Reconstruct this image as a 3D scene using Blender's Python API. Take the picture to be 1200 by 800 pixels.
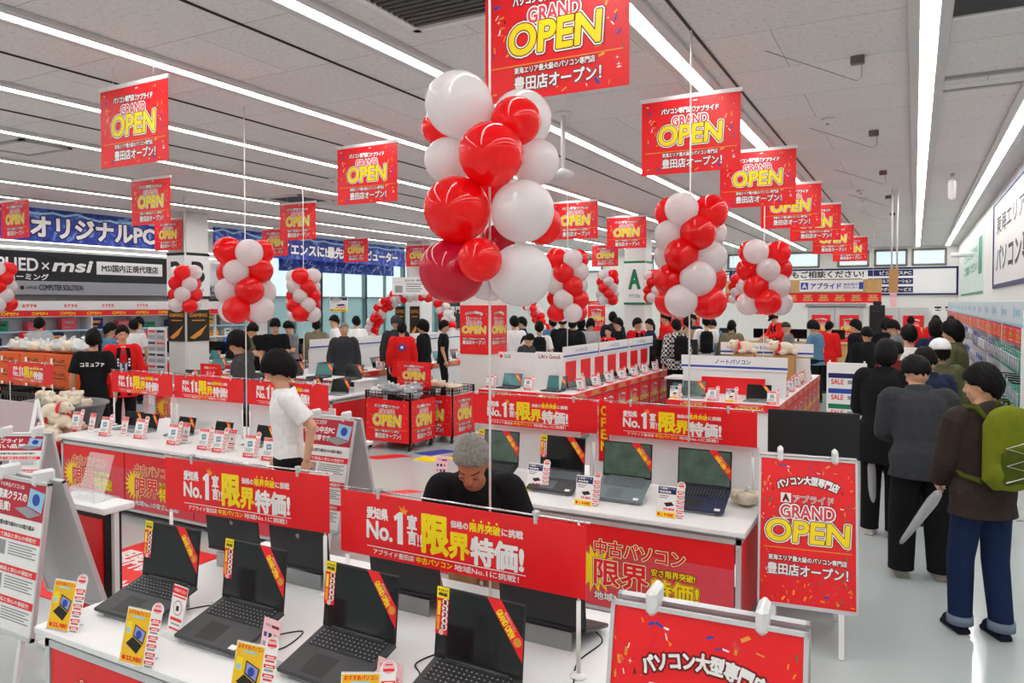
import bpy, bmesh, math, random
from mathutils import Vector, Matrix
SC = bpy.context.scene
for _o in list(bpy.data.objects): bpy.data.objects.remove(_o)
COL = SC.collection
PI = math.pi
# ------------------------------------------------------------------ camera, world, exposure
F, TH, PT, CAMZ, SHY = 873.0, math.radians(28.4), math.radians(1.4), 2.1, 24.0
cd = bpy.data.cameras.new('camera'); CAM = bpy.data.objects.new('camera', cd); COL.objects.link(CAM)
cd.sensor_width = 36.0; cd.lens = F * 36.0 / 1200.0; cd.shift_y = -SHY / 1200.0; cd.clip_end = 200; cd.clip_start = .05
CAM.location = (0, 0, CAMZ); CAM.rotation_euler = (PI/2 - PT, 0, TH)
SC.camera = CAM
SC.view_settings.view_transform = 'Standard'; SC.view_settings.look = 'None'
SC.view_settings.gamma = 1.0; SC.view_settings.use_curve_mapping = False
SC.view_settings.exposure = 0.14
LIGHT_STRENGTH = 15.0
SC.cycles.use_denoising = True
SC.cycles.max_bounces = 8; SC.cycles.diffuse_bounces = 4; SC.cycles.glossy_bounces = 3
SC.cycles.transmission_bounces = 4; SC.cycles.transparent_max_bounces = 12
SC.cycles.caustics_reflective = False; SC.cycles.caustics_refractive = False
SC.cycles.sample_clamp_indirect = 6.0
W = bpy.data.worlds.new('world'); SC.world = W; W.use_nodes = True
bg = W.node_tree.nodes['Background']; bg.inputs[0].default_value = (.80, .95, 1, 1); bg.inputs[1].default_value = 1.15

# ------------------------------------------------------------------ finding places: pixel -> point on a real plane
_s, _c, _sp, _cp = math.sin(TH), math.cos(TH), math.sin(PT), math.cos(PT)
VF = Vector((-_s*_cp, _c*_cp, -_sp)); VU = Vector((-_s*_sp, _c*_sp, _cp)); VR = Vector((_c, _s, 0))
EYE = Vector((0, 0, CAMZ))
def ray(px, py): return VF + VR*((px-600)/F) + VU*((400-SHY-py)/F)
def ptz(px, py, z=0.0):
    r = ray(px, py); return EYE + r*((z-CAMZ)/r.z)
def ptY(px, py, Y):
    r = ray(px, py); return EYE + r*(Y/r.y)
def ptX(px, py, X):
    r = ray(px, py); return EYE + r*(X/r.x)
def ptd(px, py, d): return EYE + ray(px, py)*d
def headpos(px, ytop, h):
    p = ptz(px, ytop, h); return (p.x, p.y)

# ------------------------------------------------------------------ materials
MATS = {}
def mat(name, col=(.8,.8,.8), rough=.5, metal=0.0, noise=0.0, nscale=20.0, bump=0.0, bscale=200.0, spec=.5, trans=0.0, alpha=1.0, sss=0.0, coat=0.0, emit=None, estr=0.0, ior=1.45, ior_t=None):
    if name in MATS: return MATS[name]
    m = bpy.data.materials.new(name); m.use_nodes = True; nt = m.node_tree; N = nt.nodes; L = nt.links
    b = N['Principled BSDF']
    b.inputs['Base Color'].default_value = (*col, 1); b.inputs['Roughness'].default_value = rough
    b.inputs['Metallic'].default_value = metal; b.inputs['Specular IOR Level'].default_value = spec
    b.inputs['Transmission Weight'].default_value = trans; b.inputs['IOR'].default_value = ior
    b.inputs['Coat Weight'].default_value = coat; b.inputs['Coat Roughness'].default_value = .08
    b.inputs['Alpha'].default_value = alpha
    if sss: b.inputs['Subsurface Weight'].default_value = sss; b.inputs['Subsurface Radius'].default_value = (.02,.008,.005)
    if emit: b.inputs['Emission Color'].default_value = (*emit, 1); b.inputs['Emission Strength'].default_value = estr
    tc = N.new('ShaderNodeTexCoord')
    if noise:
        n = N.new('ShaderNodeTexNoise'); n.inputs['Scale'].default_value = nscale; n.inputs['Detail'].default_value = 4
        L.new(tc.outputs['Object'], n.inputs['Vector'])
        r = N.new('ShaderNodeMapRange'); r.inputs[1].default_value = .25; r.inputs[2].default_value = .75
        r.inputs[3].default_value = 1-noise; r.inputs[4].default_value = 1+noise
        L.new(n.outputs['Fac'], r.inputs[0])
        x = N.new('ShaderNodeVectorMath'); x.operation = 'SCALE'; x.inputs[0].default_value = col
        L.new(r.outputs[0], x.inputs['Scale']); L.new(x.outputs[0], b.inputs['Base Color'])
    if bump:
        n = N.new('ShaderNodeTexNoise'); n.inputs['Scale'].default_value = bscale; n.inputs['Detail'].default_value = 3
        L.new(tc.outputs['Object'], n.inputs['Vector'])
        p = N.new('ShaderNodeBump'); p.inputs['Strength'].default_value = bump; p.inputs['Distance'].default_value = .005
        L.new(n.outputs['Fac'], p.inputs['Height']); L.new(p.outputs[0], b.inputs['Normal'])
    MATS[name] = m; return m
def lin(r, g, b):
    f = lambda v: (v/255/12.92) if v <= 10 else ((v/255+.055)/1.055)**2.4
    return (f(r), f(g), f(b))
RED = mat('print_red', lin(236,26,34), .38, noise=.06, nscale=6)
REDD = mat('print_dark_red', lin(120,6,14), .4, noise=.05)
REDP = mat('print_pink_red', lin(222,70,84), .4, noise=.05)
YEL = mat('print_yellow', lin(250,222,20), .4, noise=.03)
ORG = mat('print_orange', lin(245,160,20), .4, noise=.03)
CARDY = mat('print_amber', lin(242,190,26), .4, noise=.03)
GOLD = mat('print_gold', lin(225,150,50), .4, noise=.1)
PWH = mat('print_white', lin(240,238,236), .45, noise=.02)
PBK = mat('print_black', lin(22,22,24), .45, noise=.1)
PBL = mat('print_blue', lin(30,70,170), .45, noise=.05)
PNV = mat('print_navy', lin(20,32,92), .45, noise=.05)
PGN = mat('print_green', lin(20,120,80), .45, noise=.05)
PGR = mat('print_grey', lin(150,150,155), .45, noise=.05)
PLB = mat('print_light_blue', lin(150,200,225), .45, noise=.05)
PPK = mat('print_pale_pink', lin(240,190,195), .45, noise=.04)
WHITE = mat('white_laminate', lin(236,236,236), .35, noise=.015, nscale=3)
WHITEM = mat('white_painted_metal', lin(228,228,228), .35, noise=.02)
GREYM = mat('grey_painted_metal', lin(150,150,152), .4, noise=.03)
LGREY = mat('light_grey_board', lin(196,196,198), .5, noise=.03)
ALU = mat('aluminium', lin(205,207,210), .35, .35, noise=.03)
CHROME = mat('chrome', lin(210,210,212), .12, 1.0, noise=.02)
BLACKP = mat('black_plastic', lin(24,24,26), .42, noise=.12, bump=.05, bscale=600)
BLACKM = mat('black_metal', lin(16,16,17), .4, .3, noise=.1)
BLACKG = mat('black_gloss_screen', lin(9,10,12), .09, noise=.2, nscale=2)
DGREY = mat('dark_grey_plastic', lin(52,53,56), .45, noise=.08)
SILVER = mat('silver_plastic', lin(150,156,160), .35, .4, noise=.03)
NAVYP = mat('navy_plastic', lin(30,38,70), .4, noise=.06)
GREENG = mat('grey_green_plastic', lin(108,122,126), .4, .2, noise=.04)
ACRY = mat('clear_acrylic', (.95,.97,.98), .05, trans=.0, alpha=.22, noise=.01)
WOOD = mat('pale_wood', lin(196,158,104), .5, noise=.12, nscale=9)
CARD = mat('brown_cardboard', lin(186,142,88), .7, noise=.06)
ORBOX = mat('orange_carton', lin(226,92,28), .55, noise=.06)
PLUSH = mat('cream_plush', lin(226,212,190), .95, noise=.08, nscale=30, bump=.8, bscale=90)
POLY = mat('clear_polybag', (.92,.94,.95), .12, alpha=.35, noise=.02, bump=.6, bscale=14)
GREYPL = mat('grey_tub_plastic', lin(128,130,132), .5, noise=.05)
SCRTEAL = mat('screen_teal', lin(60,110,110), .15, noise=.35, nscale=7, emit=lin(60,120,120), estr=.25)
SCRGREEN = mat('screen_olive', lin(70,84,74), .15, noise=.5, nscale=9, emit=lin(70,90,80), estr=.25)
SCRBLUE = mat('screen_blue', lin(60,110,190), .15, noise=.4, nscale=9, emit=lin(60,110,190), estr=.4)
BALR = mat('red_balloon_latex', lin(252,22,30), .05, noise=.03, nscale=3, sss=0, coat=.6)
BALP = mat('pink_red_balloon_latex', lin(222,24,66), .07, noise=.03, nscale=3, coat=.6)
BALW = mat('white_balloon_latex', lin(244,242,243), .05, noise=.015, nscale=3, coat=.6)
for _m in (BALR, BALP, BALW):
    _nt = _m.node_tree; _p = _nt.nodes['Principled BSDF']; _t = _nt.nodes.new('ShaderNodeBsdfTranslucent'); _t.inputs[0].default_value = _p.inputs['Base Color'].default_value
    _x = _nt.nodes.new('ShaderNodeMixShader'); _x.inputs[0].default_value = .5; _nt.links.new(_p.outputs[0], _x.inputs[1]); _nt.links.new(_t.outputs[0], _x.inputs[2]); _nt.links.new(_x.outputs[0], _nt.nodes['Material Output'].inputs[0])
ROD = mat('white_balloon_rod', lin(235,232,230), .4, noise=.02)
CABLE = mat('black_cable', lin(18,18,18), .5, noise=.1)
BRASS = mat('brass', lin(190,150,70), .3, .9, noise=.05)
SKIN = mat('skin', lin(214,164,134), .55, noise=.04, nscale=12, spec=.3)
SKIND = mat('tanned_skin', lin(186,118,86), .5, noise=.05, nscale=12, spec=.3)
HAIRB = mat('black_hair', lin(13,12,12), .62, noise=.3, nscale=60, bump=.6, bscale=90, spec=.18)
HAIRBR = mat('dark_brown_hair', lin(40,28,22), .5, noise=.3, nscale=60, bump=.5, bscale=120)
HAIRG = mat('grey_hair', lin(128,124,118), .6, noise=.35, nscale=70, bump=.6, bscale=120)
LIP = mat('lips', lin(150,84,76), .5, noise=.03)
EYEM = mat('dark_eye', lin(22,18,16), .2, noise=.05)
EYEW = mat('eye_white', lin(226,222,216), .3, noise=.02)
def cloth(name, r, g, b): return mat('cloth_'+name, lin(r,g,b), .9, noise=.1, nscale=25, bump=.35, bscale=60, spec=.2)

# ------------------------------------------------------------------ mesh building
class MB:
    def __init__(s): s.v = []; s.f = []; s.m = []; s.sm = []
    def add(s, vs, fs, mi=0, smooth=False):
        o = len(s.v); s.v.extend(vs)
        for f in fs: s.f.append([i+o for i in f]); s.m.append(mi); s.sm.append(smooth)
    def box(s, x0, x1, y0, y1, z0, z1, mi=0, bev=0.0, M=None):
        if x0 > x1: x0, x1 = x1, x0
        if y0 > y1: y0, y1 = y1, y0
        if z0 > z1: z0, z1 = z1, z0
        b = min(bev, (x1-x0)*.45, (y1-y0)*.45, (z1-z0)*.45)
        if b <= 0:
            vs = [(x0,y0,z0),(x1,y0,z0),(x1,y1,z0),(x0,y1,z0),(x0,y0,z1),(x1,y0,z1),(x1,y1,z1),(x0,y1,z1)]
            fs = [(0,3,2,1),(4,5,6,7),(0,1,5,4),(1,2,6,5),(2,3,7,6),(3,0,4,7)]
        else:
            X = (x0,x1); Y = (y0,y1); Z = (z0,z1); vs = []; ix = {}
            for i in (0,1):
                for j in (0,1):
                    for k in (0,1):
                        si = 1-2*i; sj = 1-2*j; sk = 1-2*k
                        for ax in range(3):
                            p = [X[i]+si*b, Y[j]+sj*b, Z[k]+sk*b]; p[ax] = (X[i],Y[j],Z[k])[ax]
                            ix[i,j,k,ax] = len(vs); vs.append(tuple(p))
            fs = []
            def face(ids): fs.append(tuple(ids))
            for i in (0,1):
                q = [ix[i,0,0,0],ix[i,1,0,0],ix[i,1,1,0],ix[i,0,1,0]]; face(q if i else q[::-1])
                q = [ix[0,i,0,1],ix[1,i,0,1],ix[1,i,1,1],ix[0,i,1,1]]; face(q[::-1] if i else q)
                q = [ix[0,0,i,2],ix[1,0,i,2],ix[1,1,i,2],ix[0,1,i,2]]; face(q if i else q[::-1])
            for a in (0,1):
                for c in (0,1):
                    face([ix[a,c,0,0],ix[a,c,1,0],ix[a,c,1,1],ix[a,c,0,1]])
                    face([ix[a,0,c,0],ix[a,1,c,0],ix[a,1,c,2],ix[a,0,c,2]])
                    face([ix[0,a,c,1],ix[1,a,c,1],ix[1,a,c,2],ix[0,a,c,2]])
            for i in (0,1):
                for j in (0,1):
                    for k in (0,1): face([ix[i,j,k,0],ix[i,j,k,1],ix[i,j,k,2]])
        if M: vs = [tuple(M @ Vector(v)) for v in vs]
        s.add(vs, fs, mi)
    def quad(s, a, b, c, d, mi=0): s.add([a,b,c,d], [(0,1,2,3)], mi)
    def tube(s, pts, r, n=8, mi=0, cap=True, smooth=True):
        pts = [Vector(p) for p in pts]; R = r if isinstance(r, (list, tuple)) else [r]*len(pts)
        vs = []; fs = []; up = None
        for i, p in enumerate(pts):
            t = (pts[min(i+1,len(pts)-1)] - pts[max(i-1,0)])
            if t.length < 1e-9: t = Vector((0,0,1))
            t.normalize()
            if up is None:
                up = Vector((0,0,1)) if abs(t.z) < .9 else Vector((1,0,0))
            a = t.cross(up)
            if a.length < 1e-6: a = t.orthogonal()
            a.normalize(); b = a.cross(t); up = b
            for k in range(n):
                q = 2*PI*k/n; vs.append(tuple(p + a*math.cos(q)*R[i] + b*math.sin(q)*R[i]))
        for i in range(len(pts)-1):
            for k in range(n): fs.append((i*n+k, i*n+(k+1)%n, (i+1)*n+(k+1)%n, (i+1)*n+k))
        s.add(vs, fs, mi, smooth)
        if cap:
            o = len(s.v)-len(vs)
            s.f.append([o+k for k in range(n)][::-1]); s.m.append(mi); s.sm.append(False)
            e = o+(len(pts)-1)*n; s.f.append([e+k for k in range(n)]); s.m.append(mi); s.sm.append(False)
    def lathe(s, prof, n=20, mi=0, cx=0, cy=0, smooth=True, M=None):
        vs = []; fs = []
        for r, z in prof:
            for k in range(n): vs.append((cx+r*math.cos(2*PI*k/n), cy+r*math.sin(2*PI*k/n), z))
        for i in range(len(prof)-1):
            for k in range(n): fs.append((i*n+k, i*n+(k+1)%n, (i+1)*n+(k+1)%n, (i+1)*n+k))
        fs.append(tuple(range(n))[::-1]); fs.append(tuple((len(prof)-1)*n+k for k in range(n)))
        if M: vs = [tuple(M @ Vector(v)) for v in vs]
        s.add(vs, fs, mi, smooth)
    def ball(s, c, r, nu=16, nv=10, mi=0, M=None):
        r = r if isinstance(r, (tuple,list)) else (r,r,r); vs = []; fs = []
        for j in range(1, nv):
            t = PI*j/nv
            for k in range(nu):
                q = 2*PI*k/nu; vs.append((r[0]*math.sin(t)*math.cos(q), r[1]*math.sin(t)*math.sin(q), r[2]*math.cos(t)))
        top = len(vs); vs.append((0,0,r[2])); bot = len(vs); vs.append((0,0,-r[2]))
        for j in range(nv-2):
            for k in range(nu): fs.append((j*nu+k, (j+1)*nu+k, (j+1)*nu+(k+1)%nu, j*nu+(k+1)%nu))
        for k in range(nu):
            fs.append((top, k, (k+1)%nu)); fs.append((bot, (nv-2)*nu+(k+1)%nu, (nv-2)*nu+k))
        vs = [Vector(v) for v in vs]
        if M: vs = [M @ v for v in vs]
        s.add([tuple(v+Vector(c)) for v in vs], fs, mi, True)
    def mesh(s, name, mats):
        me = bpy.data.meshes.new(name); me.from_pydata(s.v, [], s.f)
        for m in (mats if isinstance(mats, (list,tuple)) else [mats]): me.materials.append(m)
        me.polygons.foreach_set('material_index', s.m); me.polygons.foreach_set('use_smooth', s.sm)
        me.update(); return me
def ob(name, me, parent=None, loc=None, rot=None):
    if isinstance(me, tuple): me = me[0].mesh(name, me[1])
    o = bpy.data.objects.new(name, me); COL.objects.link(o)
    if parent: o.parent = parent
    if loc is not None: o.location = loc
    if rot is not None: o.rotation_euler = rot
    return o
def tag(o, label=None, cat=None, group=None, kind=None):
    if label: o['label'] = label
    if cat: o['category'] = cat
    if group: o['group'] = group
    if kind: o['kind'] = kind
    return o
def thing(name, label, cat, loc=(0,0,0), rz=0.0, group=None):
    o = bpy.data.objects.new(name, None); COL.objects.link(o); o.empty_display_size = .1
    o.location = loc; o.rotation_euler = (0,0,rz); return tag(o, label, cat, group)
def struct(name, me): return tag(ob(name, me), kind='structure')
def kids(o): return [c for c in o.children]
def dup(root, loc=None, rz=None, label=None, group=None):
    def rec(o, par):
        c = o.copy(); COL.objects.link(c)
        if par: c.parent = par
        for ch in kids(o): rec(ch, c)
        return c
    r = rec(root, None)
    if loc is not None: r.location = loc
    if rz is not None: r.rotation_euler = (0,0,rz)
    if label: r['label'] = label
    if group: r['group'] = group
    return r
ORD = ['first','second','third','fourth','fifth','sixth','seventh','eighth','ninth','tenth','eleventh','twelfth','thirteenth','fourteenth','fifteenth','sixteenth','seventeenth','eighteenth']

# ------------------------------------------------------------------ printed graphics: real lettering as thin mesh layers
_TC = {}
def _glyphs(s):
    if s in _TC: return _TC[s]
    c = bpy.data.curves.new('txt', 'FONT'); c.body = s; c.size = 1; c.resolution_u = 5 if s.isascii() else 2; c.align_x = 'CENTER'
    o = bpy.data.objects.new('txt', c); COL.objects.link(o)
    dg = bpy.context.evaluated_depsgraph_get(); dg.update()
    me = bpy.data.meshes.new_from_object(o.evaluated_get(dg)); bpy.data.objects.remove(o); bpy.data.curves.remove(c)
    vs = [(v.co.x, v.co.y) for v in me.vertices]; fs = [tuple(p.vertices) for p in me.polygons]
    cnt = {}
    for f in fs:
        for i in range(len(f)):
            a, b = f[i], f[(i+1) % len(f)]; k = (min(a,b), max(a,b)); cnt[k] = cnt.get(k, 0)+1
    es = [k for k, n in cnt.items() if n == 1]
    bpy.data.meshes.remove(me); _TC[s] = (vs, fs, es); return _TC[s]
class Gfx:
    """x to the right, y up, in metres; faces -Y once built; layers rise off the sheet by half a millimetre each"""
    def __init__(s, step=.0006): s.mb = MB(); s.mats = []; s.lay = 1; s.step = step
    def mi(s, m):
        if m not in s.mats: s.mats.append(m)
        return s.mats.index(m)
    def poly(s, pts, m, lay=None):
        s.np = getattr(s,'np',0)+1; y = -s.step*((s.lay if lay is None else lay)+.05*(s.np % 7))
        s.mb.add([(p[0], y, p[1]) for p in pts], [tuple(range(len(pts)))], s.mi(m))
    def rect(s, x0, y0, x1, y1, m, lay=None): s.poly([(x0,y0),(x1,y0),(x1,y1),(x0,y1)], m, lay)
    def disc(s, cx, cy, r, m, n=20, lay=None): s.poly([(cx+r*math.cos(2*PI*k/n), cy+r*math.sin(2*PI*k/n)) for k in range(n)], m, lay)
    def text(s, t, cx, cy, w, h, m, bold=0.0, outl=(), bend=0.0, slant=0.0, lay=None):
        """fits the string into a box w by h around (cx, cy); bold and outline widths are fractions of h; bend = rise of the arc"""
        vs, fs, es = _glyphs(t)
        if not vs: return
        xs = [v[0] for v in vs]; ys = [v[1] for v in vs]
        x0, x1, y0, y1 = min(xs), max(xs), min(ys), max(ys)
        sy = h/(y1-y0); sx = (w/(x1-x0)) if w else sy
        W2 = (x1-x0)*sx/2
        P = []
        for x, y in vs:
            X = (x-(x0+x1)/2)*sx; Y = (y-(y0+y1)/2)*sy; X += slant*Y
            if bend: 
                R = (W2*W2+bend*bend)/(2*bend); a = X/R
                X, Y = (R+Y)*math.sin(a), (R+Y)*math.cos(a)-R
            P.append((cx+X, cy+Y))
        L0 = s.lay if lay is None else lay; n = len(outl)
        for k, (ow, om) in enumerate(reversed(outl)): s._stroke(P, es, (bold+ow)*h, om, L0+k)
        y = -s.step*(L0+n+.72)
        s.mb.add([(p[0], y, p[1]) for p in P], fs, s.mi(m))
        if bold: s._stroke(P, es, bold*h, m, L0+n)
    def _stroke(s, P, es, w, m, lay):
        y0 = -s.step*lay; k = s.mi(m); vs = []; fs = []
        for a, b in es:
            ax, ay = P[a]; bx, by = P[b]; dx, dy = bx-ax, by-ay; l = math.hypot(dx, dy)
            if l < 1e-7: continue
            dx *= w/l; dy *= w/l; e = .45; o = len(vs); y = y0-s.step*.09*((o//6) % 7)
            vs += [(ax-dx*e+dy*1, y, ay-dy*e-dx), (bx+dx*e+dy, y, by+dy*e-dx), (bx+dx, y, by+dy), (bx+dx*e-dy, y, by+dy*e+dx), (ax-dx*e-dy, y, ay-dy*e+dx), (ax-dx, y, ay-dy)]
            fs.append((o,o+1,o+2,o+3,o+4,o+5))
        s.mb.add(vs, fs, k)
    def mesh(s, name): return s.mb.mesh(name, s.mats)
def confetti(g, w, h, n, seed, m=None, lay=1):
    rnd = random.Random(seed); ms = [GOLD, GOLD, ORG, REDP, PWH, PGN, PBL, GOLD]
    for _ in range(n):
        x = (rnd.random()-.5)*w*.94; y = (rnd.random()-.5)*h*.94
        if abs(x) < w*.3 and abs(y) < h*.33: continue
        l = rnd.uniform(.008, .026)*w; q = rnd.random()*PI; t = l*rnd.uniform(.18,.4)
        ca, sa = math.cos(q), math.sin(q)
        g.poly([(x-l*ca-t*sa, y-l*sa+t*ca),(x-l*ca+t*sa, y-l*sa-t*ca),(x+l*ca+t*sa, y+l*sa-t*ca),(x+l*ca*.8-t*sa, y+l*sa*.8+t*ca)], rnd.choice(ms), lay)
    for _ in range(5):
        x = rnd.choice((-1,1))*w*rnd.uniform(.34,.46); y = (rnd.random()-.5)*h*.9; r = w*rnd.uniform(.009,.018)
        g.poly([(x+(r if k%2==0 else r*.18)*math.cos(k*PI/4), y+(r if k%2==0 else r*.18)*math.sin(k*PI/4)) for k in range(8)], PWH, lay)
def arcband(g, cx, cy, w, rise, t, m, lay, n=14):
    R = ((w/2)**2+rise**2)/(2*rise); am = math.asin(min(1, w/2/R))
    for k in range(n):
        a0 = -am+2*am*k/n; a1 = -am+2*am*(k+1)/n
        g.poly([(cx+(R+o)*math.sin(a), cy+(R+o)*math.cos(a)-R) for a, o in ((a0,-t/2),(a1,-t/2),(a1,t/2),(a0,t/2))], m, lay)
def gfx_open(w, h, seed=1, portrait=False, conf=90, lite=False):
    g = Gfx(); confetti(g, w, h, conf, seed)
    u = w
    if not portrait:
        arcband(g, 0, h*.34, .72*u, .075*u, .085*h+.03*u, RED, 2)
        for sx in (-1,1): g.poly([(sx*.30*u, h*.22),(sx*.36*u,h*.17),(sx*.345*u,h*.27),(sx*.29*u,h*.3)], REDD, 1)
        g.text('パソコン専門店', -.135*u, h*.345, .31*u, h*.075, PWH, .05, ((.12,REDD),), 0, lay=3)
        g.text('アプライド', .175*u, h*.335, .22*u, h*.07, PWH, .05, ((.12,REDD),), 0, lay=3)
        g.rect(.025*u, h*.31, .055*u, h*.375, PWH, 3); g.text('A', .04*u, h*.342, .02*u, h*.045, REDD, .1, lay=4)
        g.text('GRAND', 0, h*.205, .36*u, h*.125, REDP, .03, ((.10,PWH),(.16,REDD)), lay=3)
        g.text('OPEN', 0, h*.015, .63*u, h*.25, YEL, .045, ((.035,REDD),(.085,PWH),(.115,REDD)), lay=4, slant=.06)
        g.rect(-.46*u, -h*.205, .46*u, -h*.195, GOLD, 1)
        g.text('東海エリア最大級のパソコン専門店', 0, -h*.245, .56*u, h*.055, PWH, .03, ((.12,REDD),), lay=3)
        g.text('豊田店オープン！', .02*u, -h*.36, .60*u, h*.12, PWH, .032, ((.06,REDD),(.09,REDP)), lay=3)
    else:
        arcband(g, 0, h*.36, .72*u, .075*u, .12*u, RED, 2)
        for sx in (-1,1): g.poly([(sx*.30*u, h*.30),(sx*.36*u,h*.27),(sx*.35*u,h*.33),(sx*.29*u,h*.35)], REDD, 1)
        g.text('パソコン大型専門店', 0, h*.355, .64*u, .085*u, PWH, .05, ((.12,REDD),), .075*u, lay=3)
        g.rect(-.27*u, h*.195, -.165*u, h*.26, PWH, 3); g.text('A', -.2175*u, h*.227, .06*u, h*.045, REDD, .1, lay=4)
        g.text('アプライド', .06*u, h*.225, .40*u, h*.05, REDP, .02, ((.06,PWH),(.12,REDD)), lay=3)
        g.text('GRAND', .0, h*.135, .54*u, h*.085, REDP, .03, ((.10,PWH),(.16,REDD)), lay=3)
        g.text('OPEN', 0, h*.0, .82*u, h*.14, YEL, .045, ((.035,REDD),(.085,PWH),(.115,REDD)), lay=4, slant=.06)
        g.rect(-.44*u, -h*.12, .44*u, -h*.114, GOLD, 1)
        g.text('東海エリア最大級のパソコン専門店', 0, -h*.185, .78*u, h*.036, PWH, .03, ((.12,REDD),), lay=3)
        g.text('豊田店オープン！', .0, -h*.26, .80*u, h*.075, PWH, .032, ((.06,REDD),(.09,REDP)), lay=3)
    return g.mesh('open_print')
def gfx_open_small(w, h):
    g = Gfx(); u = w
    g.text('GRAND', 0, h*.22, .5*u, h*.2, REDP, .05, ((.1,PWH),), lay=1)
    g.text('OPEN', 0, -h*.06, .7*u, h*.34, YEL, .04, ((.09,REDD),), lay=1)
    g.rect(-.4*u, -h*.42, .4*u, -h*.33, PPK, 1); g.rect(-.36*u, h*.38, .36*u, h*.44, PPK, 1)
    return g.mesh('open_print')
def gfx_no1(w, h):
    g = Gfx(); X = lambda a: (a-.5)*w; Y = lambda b: (.5-b)*h
    def t(s, xa, xb, ya, yb, m, bold=.03, outl=()): g.text(s, X((xa+xb)/2), Y((ya+yb)/2), (xb-xa)*w, (yb-ya)*h, m, bold, outl)
    t('愛知県', .13, .225, .21, .39, PWH, .04); t('No.', .13, .243, .43, .70, PWH, .045)
    g.poly([(X(.268),Y(.72)),(X(.292),Y(.72)),(X(.292),Y(.22)),(X(.276),Y(.22)),(X(.252),Y(.30)),(X(.256),Y(.37)),(X(.268),Y(.335))], PWH); g.poly([(X(.285),Y(.22)),(X(.275),Y(.12)),(X(.29),Y(.17)),(X(.298),Y(.1)),(X(.302),Y(.18)),(X(.315),Y(.16)),(X(.305),Y(.25))], ORG)
    t('宣', .312, .352, .24, .45, PWH, .04); t('言', .313, .351, .47, .69, PWH, .04); t('!!', .355, .374, .52, .70, PWH, .02)
    t('限', .378, .482, .20, .76, YEL, .045); t('界', .488, .568, .40, .77, YEL, .045); t('特価!', .578, .775, .41, .80, PWH, .045)
    t('価格の', .495, .565, .21, .32, PWH, .03); t('限界突破', .572, .69, .20, .33, YEL, .04); t('に挑戦', .696, .775, .21, .32, PWH, .03)
    for k in range(4): g.disc(X(.587+.03*k), Y(.165), .006*h*3, YEL, 8)
    g.rect(X(.13), Y(.838), X(.785), Y(.825), PWH)
    t('アプライド豊田店', .16, .34, .865, .95, PWH, .02); t('中古パソコン', .35, .50, .86, .955, YEL, .03); t('地域No.1に挑戦！', .51, .76, .86, .955, PWH, .02)
    return g.mesh('banner_lettering')
def gfx_used(w, h):
    g = Gfx(); X = lambda a: (a-.5)*w; Y = lambda b: (.5-b)*h
    def t(s, xa, xb, ya, yb, m, bold=.03, outl=()): g.text(s, X((xa+xb)/2), Y((ya+yb)/2), (xb-xa)*w, (yb-ya)*h, m, bold, outl, lay=3)
    g.rect(X(0), Y(1), X(1), Y(.28), REDP, 1)
    c = (X(.16), Y(.55)); g.poly([(c[0]+(.17 if k%2==0 else .10)*w*math.cos(2*PI*k/36), c[1]+(.17 if k%2==0 else .10)*w*math.sin(2*PI*k/36)) for k in range(36)], YEL, 2)
    t('中古パソコン', .16, .72, .17, .36, RED, .025, ((.03,PWH),(.055,YEL),(.085,REDD)))
    t('限界', .16, .50, .42, .73, RED, .025, ((.022,PWH),(.04,YEL),(.058,REDD)))
    t('安さ限界突破!', .52, .78, .42, .51, YEL, .03, ((.1,REDD),)); t('特価!', .52, .80, .54, .76, YEL, .035, ((.03,REDD),(.05,YEL)))
    t('地域No.1の安さに挑戦!', .16, .80, .82, .92, PWH, .03, ((.05,REDD),))
    return g.mesh('panel_lettering')
# ------------------------------------------------------------------ the room
XR, XL, YB, YF, ZC = 1.25, -17.5, 28.5, -4.0, 4.0
def floor_mat():
    m = mat('vinyl_floor', lin(186,195,195), .12, noise=.012, nscale=.7, spec=.6)
    return m
def ceil_mat():
    m = mat('ceiling_board', lin(226,223,223), .9); nt = m.node_tree; N = nt.nodes; L = nt.links; b = N['Principled BSDF']
    tc = N.new('ShaderNodeTexCoord'); br = N.new('ShaderNodeTexBrick'); br.offset = .5
    br.inputs['Color1'].default_value = (*lin(228,225,225),1); br.inputs['Color2'].default_value = (*lin(222,219,219),1); br.inputs['Mortar'].default_value = (*lin(178,176,176),1)
    br.inputs['Scale'].default_value = 1; br.inputs['Mortar Size'].default_value = .004; br.inputs['Brick Width'].default_value = 1.82; br.inputs['Row Height'].default_value = .91
    L.new(tc.outputs['Object'], br.inputs['Vector'])
    n = N.new('ShaderNodeTexNoise'); n.inputs['Scale'].default_value = 28; n.inputs['Detail'].default_value = 5; L.new(tc.outputs['Object'], n.inputs['Vector'])
    r = N.new('ShaderNodeMapRange'); r.inputs[1].default_value = .36; r.inputs[2].default_value = .46; r.inputs[3].default_value = .86; r.inputs[4].default_value = 1; L.new(n.outputs['Fac'], r.inputs[0])
    x = N.new('ShaderNodeVectorMath'); x.operation = 'SCALE'; L.new(br.outputs['Color'], x.inputs[0]); L.new(r.outputs[0], x.inputs['Scale']); L.new(x.outputs[0], b.inputs['Base Color'])
    return m
WALLM = mat('white_wall', lin(226,226,222), .7, noise=.012, nscale=2)
TEALF = mat('window_frame', lin(120,140,140), .4, .3, noise=.04)
GREYF = mat('clerestory_frame', lin(120,116,108), .5, noise=.05)
GLASS = mat('window_glass', lin(205,240,240), .03, alpha=.16, noise=.02)
GLASSB = mat('tinted_window_glass', lin(130,180,178), .06, alpha=.62, noise=.05)
a = MB(); a.box(XL-.2, 4.2, YF-.2, YB+.2, -.1, 0); struct('floor', a.mesh('floor', floor_mat()))
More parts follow.
